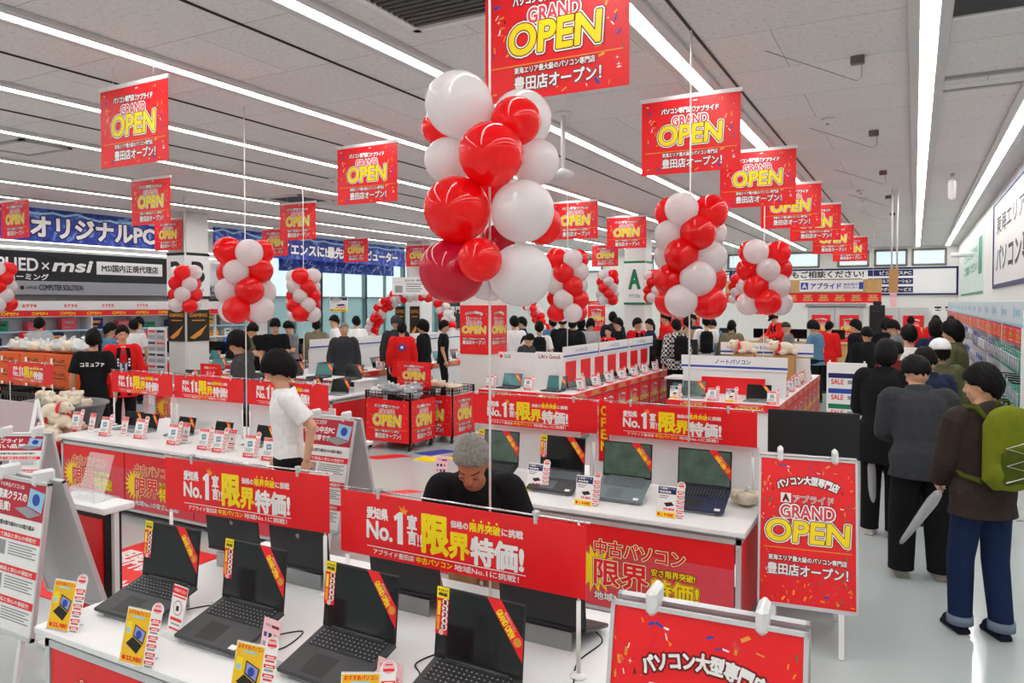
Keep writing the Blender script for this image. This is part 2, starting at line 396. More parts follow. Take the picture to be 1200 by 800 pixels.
a = MB(); a.box(XL-.2, 4.2, YF-.2, YB+.2, ZC, ZC+.1); struct('ceiling', a.mesh('ceiling', ceil_mat()))
a = MB(); a.box(XR, XR+.15, 8.2, YB+.2, 0, ZC); a.box(XR, 4.05, 8.05, 8.2, 0, ZC); struct('wall_right', a.mesh('wall_right', WALLM))
a = MB(); a.box(4.05, 4.2, YF-.2, 8.2, 0, ZC); struct('wall_right_entrance', a.mesh('wall', WALLM))
a = MB(); a.box(XL-.2, 4.2, YF-.2, YF, 0, ZC); struct('wall_front', a.mesh('wall_front', WALLM))
# back wall with a row of clerestory windows
WB = []
for (xa, xb) in ((560,640),(660,706),(764,800),(853,960),(982,1018),(1025,1063),(1069,1109)):
    pa, pb = ptY(xa, 300, YB), ptY(xb, 300, YB); WB.append((pa.x, pb.x))
ZW0, ZW1 = 3.36, 3.9
a = MB(); a.box(XL-.2, XR+.2, YB, YB+.2, 0, ZW0); a.box(XL-.2, XR+.2, YB, YB+.2, ZW1, ZC)
xs = [XL-.2] + [v for w in WB for v in w] + [XR+.2]
for i in range(0, len(xs), 2): a.box(xs[i], xs[i+1], YB, YB+.2, ZW0, ZW1)
struct('wall_back', a.mesh('wall_back', WALLM))
nw = 0
for (xa, xb) in WB:
    nw += 1
    a = MB(); t = .05
    a.box(xa, xb, YB-.03, YB+.1, ZW0-.02, ZW0+t); a.box(xa, xb, YB-.03, YB+.1, ZW1-t, ZW1+.02); a.box(xa-.02, xa+t, YB-.03, YB+.1, ZW0, ZW1); a.box(xb-t, xb+.02, YB-.03, YB+.1, ZW0, ZW1)
    w = struct('window_%d' % nw, a.mesh('window_frame', GREYF))
    a = MB(); a.box(xa+t, xb-t, YB+.03, YB+.045, ZW0+t, ZW1-t); ob('pane', a.mesh('pane', GLASS), w)
# left wall with the tall shop windows towards the back
YW = [16.6, 18.9, 21.2, 23.5, 25.8]; 
a = MB(); a.box(XL-.2, XL, YF-.2, YW[0], 0, ZC); a.box(XL-.2, XL, YW[-1], YB+.2, 0, ZC); a.box(XL-.2, XL, YW[0], YW[-1], 0, .5); a.box(XL-.2, XL, YW[0], YW[-1], 3.75, ZC)
struct('wall_left', a.mesh('wall_left', WALLM))
for i in range(4):
    nw += 1; y0, y1 = YW[i], YW[i+1]; a = MB(); t = .06
    for z in (.5, 2.25, 3.75-t): a.box(XL-.12, XL+.04, y0, y1, z, z+t)
    a.box(XL-.12, XL+.04, y0-.03, y0+t, .5, 3.75); a.box(XL-.12, XL+.04, y1-t, y1+.03, .5, 3.75); a.box(XL-.08, XL+.03, (y0+y1)/2-.03, (y0+y1)/2+.03, .5, 3.75)
    w = struct('window_%d' % nw, a.mesh('window_frame', TEALF))
    a = MB(); a.box(XL-.06, XL-.05, y0+t, y1-t, 2.3, 3.7); ob('pane', a.mesh('pane', GLASS), w)
    a = MB(); a.box(XL-.06, XL-.05, y0+t, y1-t, .55, 2.25); ob('pane', a.mesh('pane', GLASSB), w)
# columns
for i, (cx, cy) in enumerate(((-6.33,10.7),(-13.62,10.7),(-6.5,19.1),(-13.62,19.1))):
    a = MB(); a.box(cx-.285, cx+.285, cy-.285, cy+.285, 0, ZC, bev=.015); struct('column_%d' % (i+1), a.mesh('column', WALLM))
# picture rails (thin dark slots) in the ceiling
SLOT = mat('dark_rail', lin(40,38,38), .6, noise=.1)
for i, x in enumerate((-1.39, -4.06, -6.1, 1.0-4.8-4.1)):
    a = MB(); a.box(x-.008, x+.008, 0, YB-1, ZC-.012, ZC+.01); struct('trim_%d' % (i+1), a.mesh('rail', SLOT))
# long light strips
LAMP = mat('light_diffuser', (1,1,1), .4, emit=(1,.985,.96), estr=LIGHT_STRENGTH)
TROUGH = mat('light_trough', lin(205,204,204), .5, noise=.02)
LX = [2.7, .92, .066, -1.64, -3.45, -5.25, -7.02, -8.8, -10.6, -12.4, -14.2, -16.0]
LN = ['over the entrance recess, behind the right wall corner','nearest the right wall','above the right aisle and queue','second from the right aisle','left of the big banner','third row left of the big banner','fourth row left of the big banner','fifth row left of the big banner','sixth row left of the big banner','seventh row left of the big banner','eighth row, above the blue banners','last row, behind the blue banners']
for x, n in zip(LX, LN):
    r = thing('ceiling_light', 'long white ceiling light strip ' + n, 'ceiling light', (x, 0, ZC), group='ceiling light strips')
    y0 = -3.8; y1 = YB-.25 if x < 1.2 else 7.9
    a = MB(); a.box(-.13, -.055, y0, y1, -.035, .0, bev=.004); a.box(.055, .13, y0, y1, -.035, .0, bev=.004); a.box(-.055, .055, y0, y1, -.012, 0); ob('trough', a.mesh('trough', TROUGH), r)
    a = MB(); y = y0+.02
    while y < y1-.15: a.box(-.05, .05, y, min(y+2.49, y1-.05), -.03, -.008); y += 2.5
    ob('diffuser', a.mesh('diffuser', LAMP), r)
# fittings in the ceiling
VENTM = mat('vent_grille', lin(70,70,72), .5, noise=.1)
def ceiling_unit(px, py, w, d, label, dark=True):
    p = ptz(px, py, ZC); r = thing('air_conditioner_vent' if dark else 'ceiling_hatch', label, 'vent' if dark else 'hatch', (p.x, p.y, ZC))
    a = MB(); t = .05
    a.box(-w/2, w/2, -d/2, -d/2+t, -.025, 0); a.box(-w/2, w/2, d/2-t, d/2, -.025, 0); a.box(-w/2, -w/2+t, -d/2, d/2, -.025, 0); a.box(w/2-t, w/2, -d/2, d/2, -.025, 0)
    ob('frame', a.mesh('frame', WHITEM if dark else mat('hatch_frame', lin(170,170,172), .5)), r)
    a = MB()
    if dark:
        for k in range(14): a.box(-w/2+t, w/2-t, -d/2+t+(d-2*t)*k/14, -d/2+t+(d-2*t)*(k+.55)/14, -.018, -.002)
        ob('grille', a.mesh('grille', VENTM), r)
    else:
        a.box(-w/2+t, w/2-t, -d/2+t, d/2-t, -.012, 0); ob('panel', a.mesh('panel', ceil_mat()), r)
ceiling_unit(508, -8, .9, .9, 'dark ceiling air vent at the top edge, left of the big banner')
ceiling_unit(1160, -2, .7, .5, 'dark slotted ceiling vent at the top right')
ceiling_unit(1157, 92, .75, .45, 'white ceiling hatch between the right light strips', False)
ceiling_unit(30, 172, .9, .6, 'white ceiling hatch at the left between light strips', False)
ceiling_unit(350, 233, .9, .9, 'dark ceiling air vent far left near the blue banners')
for i, (px, py) in enumerate(((1005,66),(1024,153),(1035,200),(1041,229),(1046,249))):
    p = ptz(px, py, ZC); r = thing('junction_box', 'small grey junction box with hanging wire on right ceiling, %s from the camera' % ORD[i], 'junction box', (p.x,p.y,ZC), group='junction boxes on the right ceiling')
    a = MB(); a.box(-.05,.05,-.035,.035,-.06,0,bev=.006); ob('box', a.mesh('box', mat('junction_grey', lin(120,104,98), .5, noise=.1)), r)
    a = MB(); a.tube([(.03,0,-.05),(.03,0,-.16),(.0,-.05,-.2),(-.6,-.5,-.01)], .004, 5); ob('wire', a.mesh('wire', GREYM), r)
for i, (px, py) in enumerate(((970,139),(1009,223),(1012,232),(390,209))):
    p = ptz(px, py, ZC); r = thing('smoke_detector', 'small round ceiling detector, %s of those right of the red banners' % ORD[i] if i < 3 else 'small round ceiling detector left of the big balloons', 'smoke detector', (p.x,p.y,ZC))
    a = MB(); a.lathe([(.07,0),(.07,-.02),(.045,-.045),(0.01,-.05)], 18); ob('body', a.mesh('body', WHITEM), r)
    a = MB(); a.lathe([(.02,-.045),(.018,-.06),(.004,-.064)], 10); ob('sensor', a.mesh('sensor', GREYM), r)
p = ptz(660, 132, ZC); r = thing('ceiling_pole_mount', 'white ceiling pole with round plates beside the big balloons', 'pole mount', (p.x,p.y,ZC))
a = MB(); a.lathe([(.09,0),(.09,-.02),(.02,-.03)], 20); ob('ceiling_plate', a.mesh('plate', WHITEM), r)
a = MB(); a.tube([(0,0,-.02),(0,0,-.58)], .022, 10); ob('pole', a.mesh('pole', WHITEM), r)
a = MB(); a.lathe([(.03,-.56),(.11,-.6),(.11,-.63),(.02,-.64)], 20); ob('lower_plate', a.mesh('plate', WHITEM), r)
p = ptz(1116, 203, ZC); r = thing('security_camera', 'white tube camera hanging from the ceiling near right wall', 'security camera', (p.x,p.y,ZC))
a = MB(); a.tube([(0,0,0),(0,0,-.1)], .03, 10); ob('mount', a.mesh('m', WHITEM), r); a = MB(); a.lathe([(.04,-.1),(.05,-.12),(.05,-.36),(.03,-.4)], 14); ob('body', a.mesh('b', WHITEM), r)

# ------------------------------------------------------------------ red hanging banners (sheet 0.84 x 0.63)
BW, BH, BZ = .841, .63, 3.2
_bp = gfx_open(BW, BH, 3)
a = MB(); a.box(-BW/2, BW/2, -.0015, .0015, 0, BH); _bs = a.mesh('banner_sheet', RED)
a = MB(); a.box(-BW/2-.015, BW/2+.015, -.008, .008, BH-.005, BH+.03, bev=.004); _br = a.mesh('rail', WHITEM)
_bc = []
for sx in (-.3,.3):
    a = MB(); a.tube([(sx*BW,0,BH+.02),(sx*BW,0,ZC-BZ)], .0018, 5); _bc.append(a.mesh('cord', WHITEM))
def banner(px, yb, label, yaw=0.0):
    p = ptz(px, yb, BZ)
    r = thing('hanging_banner', label, 'banner', (p.x, p.y, BZ), yaw, group='red grand opening banners under the ceiling')
    ob('sheet', _bs, r); ob('top_rail', _br, r); ob('hanging_cord', _bc[0], r); ob('hanging_cord', _bc[1], r)
    ob('lettering', _bp, r, (0,-.0015,BH/2))
    return r
banner(649, 112, 'largest red grand opening banner, hanging above the big balloon cluster')
for i, (px, yb) in enumerate(((808,202),(887,242),(926,267),(955,282),(976,297),(996,306))):
    banner(px, yb, 'red grand opening banner, %s nearest in the right-hand row over the aisle' % ORD[i])
for i, (px, yb) in enumerate(((157,193),(177,263),(197,293))):
    banner(px, yb, 'red grand opening banner, %s nearest in the leftmost long row' % ORD[i])
banner(18, 279, 'red grand opening banner at the left edge before the blue banner')
for i, (px, yb) in enumerate(((430,238),(349,281),(322,300))):
    banner(px, yb, 'red grand opening banner, %s nearest in the row left of the big balloons' % ORD[i])
banner(417, 307, 'red grand opening banner in front of the end of the blue banner')
banner(489, 312, 'red grand opening banner partly behind the big balloon cluster, left side')
banner(674, 280, 'red grand opening banner just right of the big balloon cluster')
banner(734, 291, 'red grand opening banner above the green letter sign column')
banner(709, 312, 'small far red grand opening banner left of the green letter sign')
banner(796, 300, 'far red grand opening banner half hidden behind the second balloon cluster')
banner(548, 318, 'far red grand opening banner behind the big balloon cluster')
# ------------------------------------------------------------------ display tables
TZ = .72
PANW, PANH = 1.0, .56
_pu = gfx_used(PANW, PANH)
def table(x0, x1, y0, y1, label, npan, name='display_table', left=True, right=True):
    r = thing(name, label, 'table', (x0, y0, 0)); w, d = x1-x0, y1-y0
    a = MB(); a.box(0, w, 0, d, TZ-.035, TZ, bev=.006); ob('tabletop', a.mesh('top', WHITE), r)
    a = MB()
    for px in (.03, w-.06):
        for py in (.03, d-.06): a.box(px, px+.03, py, py+.03, .0, TZ-.06)
    a.box(.03, w-.03, .03, .06, TZ-.09, TZ-.06); a.box(.03, w-.03, d-.06, d-.03, TZ-.09, TZ-.06); a.box(.03,.06,.03,d-.03,TZ-.09,TZ-.06); a.box(w-.06,w-.03,.03,d-.03,TZ-.09,TZ-.06)
    a.box(.03, w-.03, .03, .06, .06, .085); a.box(.06,w-.06,.06,d-.06,TZ-.06,TZ-.035)
    ob('frame', a.mesh('frame', ALU), r)
    pw = (w-.12)/npan
    for k in range(npan):
        a = MB(); a.box(.06+k*pw+.008, .06+(k+1)*pw-.008, .035, .045, .09, TZ-.095); p = ob('front_panel', a.mesh('panel', RED), r)
        l = ob('lettering', _pu, p, (.06+(k+.5)*pw, .035, .355)); l.scale = (pw*.985/PANW, 1, .535/PANH)
        a = MB(); a.box(.06+k*pw+.008, .06+(k+1)*pw-.008, d-.045, d-.035, .09, TZ-.095); ob('rear_panel', a.mesh('panel', RED), r)
    for f, xx in ((left,.035),(right,w-.045)):
        if f: a = MB(); a.box(xx, xx+.01, .07, d-.07, .09, TZ-.095); ob('end_panel', a.mesh('panel', RED), r)
    return r
table(-3.3, -.95, 1.8, 3.1, 'nearest white display table with two rows of black laptops', 2)
table(-3.2, -.88, 4.56, 5.86, 'white display table with red panels behind the grey-haired man', 2)
table(-7.9, -4.75, 4.57, 5.87, 'long white display table of small tablets left of the man in white', 3)
table(-11.4, -7.4, 8.2, 9.5, 'white table of dark laptops behind the man in grey hoodie', 3)
table(-15.95, -12.0, 12.2, 13.4, 'far white table of dark laptops below the dark posters', 3)

# ------------------------------------------------------------------ red strip signs on thin poles
SGW, SGH = 1.12, .27
_sg = gfx_no1(SGW, SGH)
_hang = mat('clear_clip', lin(210,214,216), .15, alpha=.7, noise=.02)
def strip(x0, y, ztop, ln, ht, label, yaw=0.0, zb=TZ, poles=True):
    r = thing('strip_sign', label, 'sign', (x0, y, zb), yaw, group='red strip signs over the tables')
    zt = ztop-zb; sx, sz = ln/SGW, ht/SGH
    a = MB(); a.box(.005, ln-.005, -.0015, .0015, zt-ht, zt); ob('sheet', a.mesh('sheet', RED), r)
    l = ob('lettering', _sg, r, (ln/2, -.0015, zt-ht/2)); l.scale = (sx, 1, sz)
    a = MB(); a.tube([(-.01,.006,zt+.012),(ln+.01,.006,zt+.012)], .004, 6); ob('top_rail', a.mesh('rail', CHROME), r)
    for f in (.18, .82):
        a = MB(); a.box(f*ln-.008, f*ln+.008, -.006, .014, zt-.02, zt+.025, bev=.003); a.box(f*ln-.012, f*ln+.012, -.009, .017, zt+.012, zt+.03, bev=.003); ob('clip', a.mesh('clip', _hang), r)
    if poles:
        for x in (.036, ln-.036):
            a = MB(); a.tube([(x,.006,.015),(x,.006,zt*.5)], .009, 8); a.tube([(x,.006,zt*.5),(x,.006,zt+.012)], .005, 8); a.lathe([(.032,0),(.032,.008),(.012,.016)], 14, cx=x, cy=.006); ob('pole', a.mesh('pole', ROD), r)
    return r
strip(-2.21, 2.5, 1.285, 1.17, .27, 'nearest red strip sign with white and yellow lettering, across the front of the stooping man')
strip(-3.46, 2.56, 1.29, 1.07, .27, 'red strip sign left of the nearest one, over the two leftmost black laptops', .075)
strip(-3.24, 5.3, 1.345, 1.12, .245, 'red strip sign above the second table, left one behind the stooping man')
strip(-2.06, 5.3, 1.345, 1.12, .245, 'red strip sign above the second table, right one left of the black monitor')
strip(-8.0, 5.25, 1.335, 1.05, .24, 'leftmost red strip sign above the tablet table')
strip(-6.93, 5.25, 1.335, 1.05, .24, 'middle red strip sign above the tablet table')
strip(-5.84, 5.25, 1.335, 1.07, .24, 'red strip sign behind the man in the white shirt')
strip(-10.2, 5.3, 1.345, 1.0, .24, 'small red strip sign at the left edge in front of the orange cartons', zb=0.0)
r = thing('narrow_banner', 'narrow vertical red banner between the two strip signs of the second table', 'banner', (-2.09,5.36,TZ)); a = MB(); a.box(-.045,.045,-.002,.002,.16,.64); b = ob('sheet', a.mesh('s', RED), r); g = Gfx(.0006)
for k, ch in enumerate('OPEN'): g.text(ch, 0, .55-.09*k, .05, .07, YEL, .05)
ob('lettering', g.mesh('l'), b, (0,-.002,0)); a = MB(); a.tube([(0,.01,.012),(0,.01,.65)], .006, 8); a.lathe([(.04,0),(.04,.01),(.01,.014)], 14, cy=.01); ob('pole', a.mesh('p', ROD), r)
# white partition boards standing on the second and tablet tables
for (x0,x1,y,lab) in ((-3.1,-2.32,5.42,'white partition board left on the second table'),(-2.24,-.95,5.42,'white partition board right on the second table behind three laptops'),(-7.2,-6.1,5.42,'light grey partition board below the middle strip sign of the tablet table'),(-6.0,-4.85,5.42,'light grey partition board behind the man in white')):
    r = thing('partition_board', lab, 'partition', (x0,y,TZ)); a = MB(); a.box(0,x1-x0,0,.018,.012,.37,bev=.004); ob('board', a.mesh('board', WHITE if y else LGREY), r)
    for f in (.15,.85): a = MB(); a.box((x1-x0)*f-.02,(x1-x0)*f+.02,-.06,.08,0,.012,bev=.003); ob('foot', a.mesh('foot', GREYM), r)

# ------------------------------------------------------------------ A-boards
def gfx_info(w, h, v=0):
    g = Gfx(); X = lambda a: (a-.5)*w; Y = lambda b: (.5-b)*h
    def t(s, xa, xb, ya, yb, m, bold=.03): g.text(s, X((xa+xb)/2), Y((ya+yb)/2), (xb-xa)*w, (yb-ya)*h, m, bold, lay=2)
    g.rect(X(.02), Y(.25), X(.98), Y(.01), mat('print_crimson', lin(186,24,52), .4, noise=.04))
    if v == 0:
        t('アプライドの中古パソコンは', .04, .62, .03, .06, PWH); t('業界最高クラスの', .04, .68, .08, .14, PWH, .04); t('高い品質!', .04, .42, .16, .22, PWH, .04)
    elif v == 1:
        t('この価格はココだけ', .04, .5, .02, .06, PWH); t('一点物の中古PC', .04, .66, .08, .14, PWH, .04); t('お買得です', .2, .6, .16, .21, PWH, .04)
    else:
        t('アプライド', .1, .6, .05, .12, PWH, .04); t('高い品質!', .1, .7, .14, .21, PWH, .04)
    g.poly([(X(.72),Y(.04)),(X(.96),Y(.06)),(X(.93),Y(.19)),(X(.70),Y(.16))], PLB, 2); g.disc(X(.83), Y(.11), .06*w, PBL, 16, 3)
    g.poly([(X(.5),Y(.19)),(X(.70),Y(.165)),(X(.93),Y(.20)),(X(.74),Y(.24))], PGR, 3)
    t('業界品質の取り組み3つの取り組み', .15, .85, .285, .315, PBK)
    for k, yy in enumerate((.35, .57, .77)):
        g.rect(X(.03), Y(yy+.05), X(.97), Y(yy), RED); g.disc(X(.09), Y(yy+.025), .02*h, PWH, 14, 2)
        t('まとめて検品と安心の保証付', .15, .9, yy+.012, yy+.04, PWH)
        g.rect(X(.06), Y(yy+.16), X(.42), Y(yy+.065), PGR); g.rect(X(.16), Y(yy+.15), X(.3), Y(yy+.08), PBK, 2)
        for q in range(5): g.rect(X(.47), Y(yy+.078+.018*q), X(.92-.06*(q%2)), Y(yy+.07+.018*q), PGR)
    return g.mesh('info_print')
def aboard(x, y, yaw, label, pr, w=.6, h=.9, top=1.13, bg=RED, name='a_board', ang=.22, rear=True, ang2=None):
    r = thing(name, label, 'a-board', (x, y, 0), yaw)
    Mf = Matrix.Translation((0,-.035,top)) @ Matrix.Rotation(-ang, 4, 'X'); Mr = Matrix.Translation((0,.035,top)) @ Matrix.Rotation(ang2 or ang, 4, 'X')
    for M, nm, sg in ((Mf,'front_frame',-1),(Mr,'rear_frame',1)):
        L = top/math.cos(ang if sg < 0 else (ang2 or ang))
        if not rear and sg == 1: continue
        a = MB(); t = .013
        for xx in (-w/2, w/2-t): a.box(xx, xx+t, -.012, .012, -h-.02, 0, M=M)
        a.box(-w/2, w/2, -.012, .012, -t, 0, M=M); a.box(-w/2, w/2, -.012, .012, -h-.02, -h+.002, M=M)
        f = ob(nm, a.mesh('frame', ALU), r)
        a = MB(); a.box(-w/2+t, w/2-t, -.006, .004, -h, -t, M=M); b = ob('poster_panel', a.mesh('panel', bg if sg < 0 else LGREY), r)
        if sg < 0: l = ob('lettering', pr, b); l.matrix_local = M @ Matrix.Translation((0,-.0065,-h/2-.01)) @ Matrix.Diagonal((w/(.4 if w < .45 else .6), 1, h/(.6 if w < .45 else .9), 1))
        for xx in (-w*.36, w*.36-.03):
            a = MB(); a.box(xx, xx+.03, -.012, .012, -L+.004, -h-.02, M=M); ob('leg', a.mesh('leg', WHITEM), r)
    for xx in (-w*.28, w*.28):
        a = MB(); a.box(xx-.018, xx+.018, -.06, .06, top-.03, top+.055, bev=.014); ob('hinge_grip', a.mesh('grip', WHITEM), r)
    return r
_po = gfx_open(.6, .9, 5, True, 170); _pi0 = gfx_info(.6,.9,0); _pi1 = gfx_info(.6,.9,1); _pi2 = gfx_info(.4,.6,2)
def aboard_px(px, py, z, *k, **kw):
    p = ptz(px, py, z); return aboard(p.x, p.y, *k, **kw)
aboard_px(946, 541, 1.1, .14, 'red grand opening A-board at the end of the second table', _po, .57, .88)
aboard_px(829, 730, 1.09, .06, 'nearest red A-board cut off by the bottom edge', _po)
aboard_px(388, 492, 1.1, .02, 'A-board with red and white poster behind the man in white', _pi1, bg=PWH, ang=.24)
aboard_px(31, 562, 1.12, .0, 'large A-board with red and white poster at the left edge', _pi0, .58, .80, 1.14, bg=PWH, ang=.13, ang2=.30)
aboard_px(26, 508, 1.15, .5, 'small tilted red poster stand behind the large left A-board', _pi2, .4, .42, 1.15, bg=PWH, name='poster_stand', ang=.3)

# ------------------------------------------------------------------ balloons
def balloon_mesh(mat_):
    a = MB(); n = 24
    prof = []
    for k in range(1, 15):
        t = PI*k/15; rr = math.sin(t)*(1+.03*math.cos(t)); prof.append((rr, -math.cos(t)*1.04 if t < PI/2 else -math.cos(t)))
    prof = [(.05,-1.12),(.03,-1.06)] + prof
    a.lathe(prof, n); return a.mesh('balloon', mat_)
_bal = {'r': balloon_mesh(BALR), 'w': balloon_mesh(BALW), 'p': balloon_mesh(BALP)}
def pole_parts(r, z0, z1, base=True, rad=.006):
    a = MB(); a.tube([(0,0,z0),(0,0,z1)], rad, 8); ob('pole', a.mesh('pole', ROD), r)
    if base: a = MB(); a.lathe([(.09,z0),(.09,z0+.012),(.015,z0+.03)], 18); ob('base_plate', a.mesh('base', ROD), r)
def put_balloon(r, c, rad, col, tilt):
    b = ob('balloon', _bal[col], r, c); b.scale = (rad, rad, rad); b.rotation_euler = tilt; return b
def cluster_px(px, py, d, zbase, label, items, zpole_top=ZC, rad=.006):
    p = ptd(px, py, d); r = thing('balloon_cluster', label, 'balloons', (p.x, p.y, 0), group='balloon clusters on poles')
    for (bx, by, br, col, dd) in items:
        q = ptd(bx, by, d+dd); v = q-Vector((p.x,p.y,0)); o = Vector((v.x, v.y, 0)); n = o.normalized() if o.length > 1e-3 else Vector((0,-1,0))
        put_balloon(r, v, br*(d+dd)/F, col, (n.y*-1.3*1, n.x*1.3, 0))
    pole_parts(r, zbase, zpole_top, rad=rad)
    return r
def column(x, y, z0, z1, zbase, rad, label, nper=4, seed=0, ztop=ZC, name='balloon_cluster'):
    r = thing(name, label, 'balloons', (x, y, 0), group='balloon clusters on poles'); rnd = random.Random(seed)
    n = max(2, round((z1-z0-2*rad)/(rad*1.32))+1); dz = (z1-z0-2*rad)/(n-1)
    for i in range(n):
        for k in range(nper):
            q = 2*PI*(k+.5*(i%2))/nper+seed; rr = rad*1.25
            col = 'r' if (k+(i//2 if seed%2 else (i+1)//2)) % 2 == 0 else 'w'
            f = rad*rnd.uniform(.92,1.06)
            put_balloon(r, (rr*math.cos(q), rr*math.sin(q), z0+rad+i*dz+rnd.uniform(-.1,.1)*rad), f, col, (-math.sin(q)*1.3, math.cos(q)*1.3, 0))
    pole_parts(r, zbase, ztop)
    return r
cluster_px(574, 250, 3.08, TZ, 'largest red and white balloon cluster, on a tall rod behind the nearest strip sign', [
    (537,122,39,'w',-.02),(612,140,35,'w',.16),(605,142,29,'r',-.03),(575,180,38,'r',-.16),(524,188,27,'w',.06),(514,150,20,'r',.22),(628,190,28,'w',.04),
    (535,245,39,'r',-.10),(613,247,37,'w',-.12),(636,264,23,'r',.12),(575,225,26,'r',.16),(529,317,38,'p',-.04),(562,304,26,'r',-.22),(611,322,37,'w',-.08),(574,318,34,'w',.16),(582,285,22,'p',.12)], rad=.005)
def column_px(px, yt, yb, rpx, Y, zbase, label, seed, **k):
    p = ptY(px, yb, Y); d = (p-EYE).dot(VF)/(VF.dot(VF)) ; t = ptY(px, yt, Y)
    return column(p.x, p.y, p.z, t.z, zbase, rpx*d/F, label, seed=seed, **k)
column_px(808, 229, 372, 19.5, 5.18, TZ, 'second largest balloon cluster, above the right end of the second table', 3)
column_px(895, 281, 369, 14.5, 11.0, .75, 'balloon cluster on a rod above the right notebook counter', 2)
column_px(288, 280, 379, 15.5, 5.15, TZ, 'balloon cluster on a rod between two strip signs of the tablet table', 5)
column_px(356, 315, 377, 9.2, 9.0, TZ, 'small balloon cluster behind the strip sign above the man in white', 2)
column_px(217, 311, 366, 8.6, 8.9, TZ, 'small balloon cluster in front of the column with the black letter', 3)
column_px(665, 292, 377, 11.5, 11.2, .75, 'balloon cluster above the counter right of the red column posters', 4)
column_px(712, 316, 358, 6.2, 17.5, 0, 'tiny far balloon cluster left of the green letter sign', 6, ztop=2.6)
column_px(767, 316, 355, 6.2, 17.5, 0, 'tiny far balloon cluster right of the green letter sign', 3, ztop=2.6)
column_px(-2, 306, 366, 9, 7.0, 0, 'balloon cluster cut off at the left picture edge', 1)
column_px(867, 322, 356, 6, 18.5, 0, 'tiny far balloon cluster half behind the cluster over the right counter', 5, ztop=2.5)
def arch(pts, rad, label, Y, feet=True):
    P = [ptY(x, y, Y) for x, y in pts]; c = P[0]
    r = thing('balloon_arch', label, 'balloon arch', (c.x, Y, 0)); i = 0
    for a_, b_ in zip(P, P[1:]):
        n = max(1, round((b_-a_).length/(rad*1.5)))
        for k in range(n):
            q = a_.lerp(b_, k/n)-Vector((c.x,Y,0))
            for j in range(3):
                an = 2*PI*j/3 + i*.5; t = (b_-a_).normalized(); u = t.orthogonal().normalized(); w = t.cross(u)
                put_balloon(r, q + (u*math.cos(an)+w*math.sin(an))*rad*1.1, rad, 'r' if (j+i//2) % 3 == 0 or (i % 4 == 0) else 'w', (an,0,an))
            i += 1
    a = MB(); a.tube([tuple(p-Vector((c.x,Y,0))) for p in P], .012, 6); ob('arch_rod', a.mesh('rod', ROD), r)
    if feet:
        for p in (P[0], P[-1]): a = MB(); a.tube([(p.x-c.x,0,0),(p.x-c.x,0,p.z)], .012, 6); a.lathe([(.2,0),(.2,.03),(.03,.05)], 16, cx=p.x-c.x); ob('stand', a.mesh('stand', ROD), r)
    return r
arch([(434,400),(438,378),(450,358),(468,346),(495,343),(514,348),(523,368),(527,396)], .115, 'red and white balloon arch left of the red column posters', 17.0)
arch([(618,356),(626,362),(634,378),(642,398)], .11, 'diagonal end of a far balloon arch right of the red column posters', 20.0)

# ------------------------------------------------------------------ posters on the column, hanging boards
_pc = gfx_open(.55, .86, 8, True, 40)
def poster(x, y, z, w, h, yaw, label, pr, pw, ph, bgm=RED, name='poster', cat='poster', group=None, border=None, nm='lettering'):
    r = thing(name, label, cat, (x,y,z), yaw, group); a = MB(); a.box(-w/2,w/2,-.004,.004,-h/2,h/2); ob('sheet', a.mesh('sheet', bgm), r)
    if pr: l = ob(nm, pr, r, (0,-.004,0)); l.scale = (w/pw,1,h/ph)
    if border:
        a = MB(); t = .02
        a.box(-w/2,w/2,-.01,.004,h/2-t,h/2); a.box(-w/2,w/2,-.01,.004,-h/2,-h/2+t); a.box(-w/2,-w/2+t,-.01,.004,-h/2,h/2); a.box(w/2-t,w/2,-.01,.004,-h/2,h/2); ob('frame', a.mesh('frame', border), r)
    return r
poster(-6.33, 10.405, 1.66, .54, .80, 0, 'red grand opening poster on the left face of the white column', _pc, .55, .86)
poster(-6.035, 10.7, 1.66, .54, .80, PI/2, 'red grand opening poster on the right face of the white column', _pc, .55, .86)

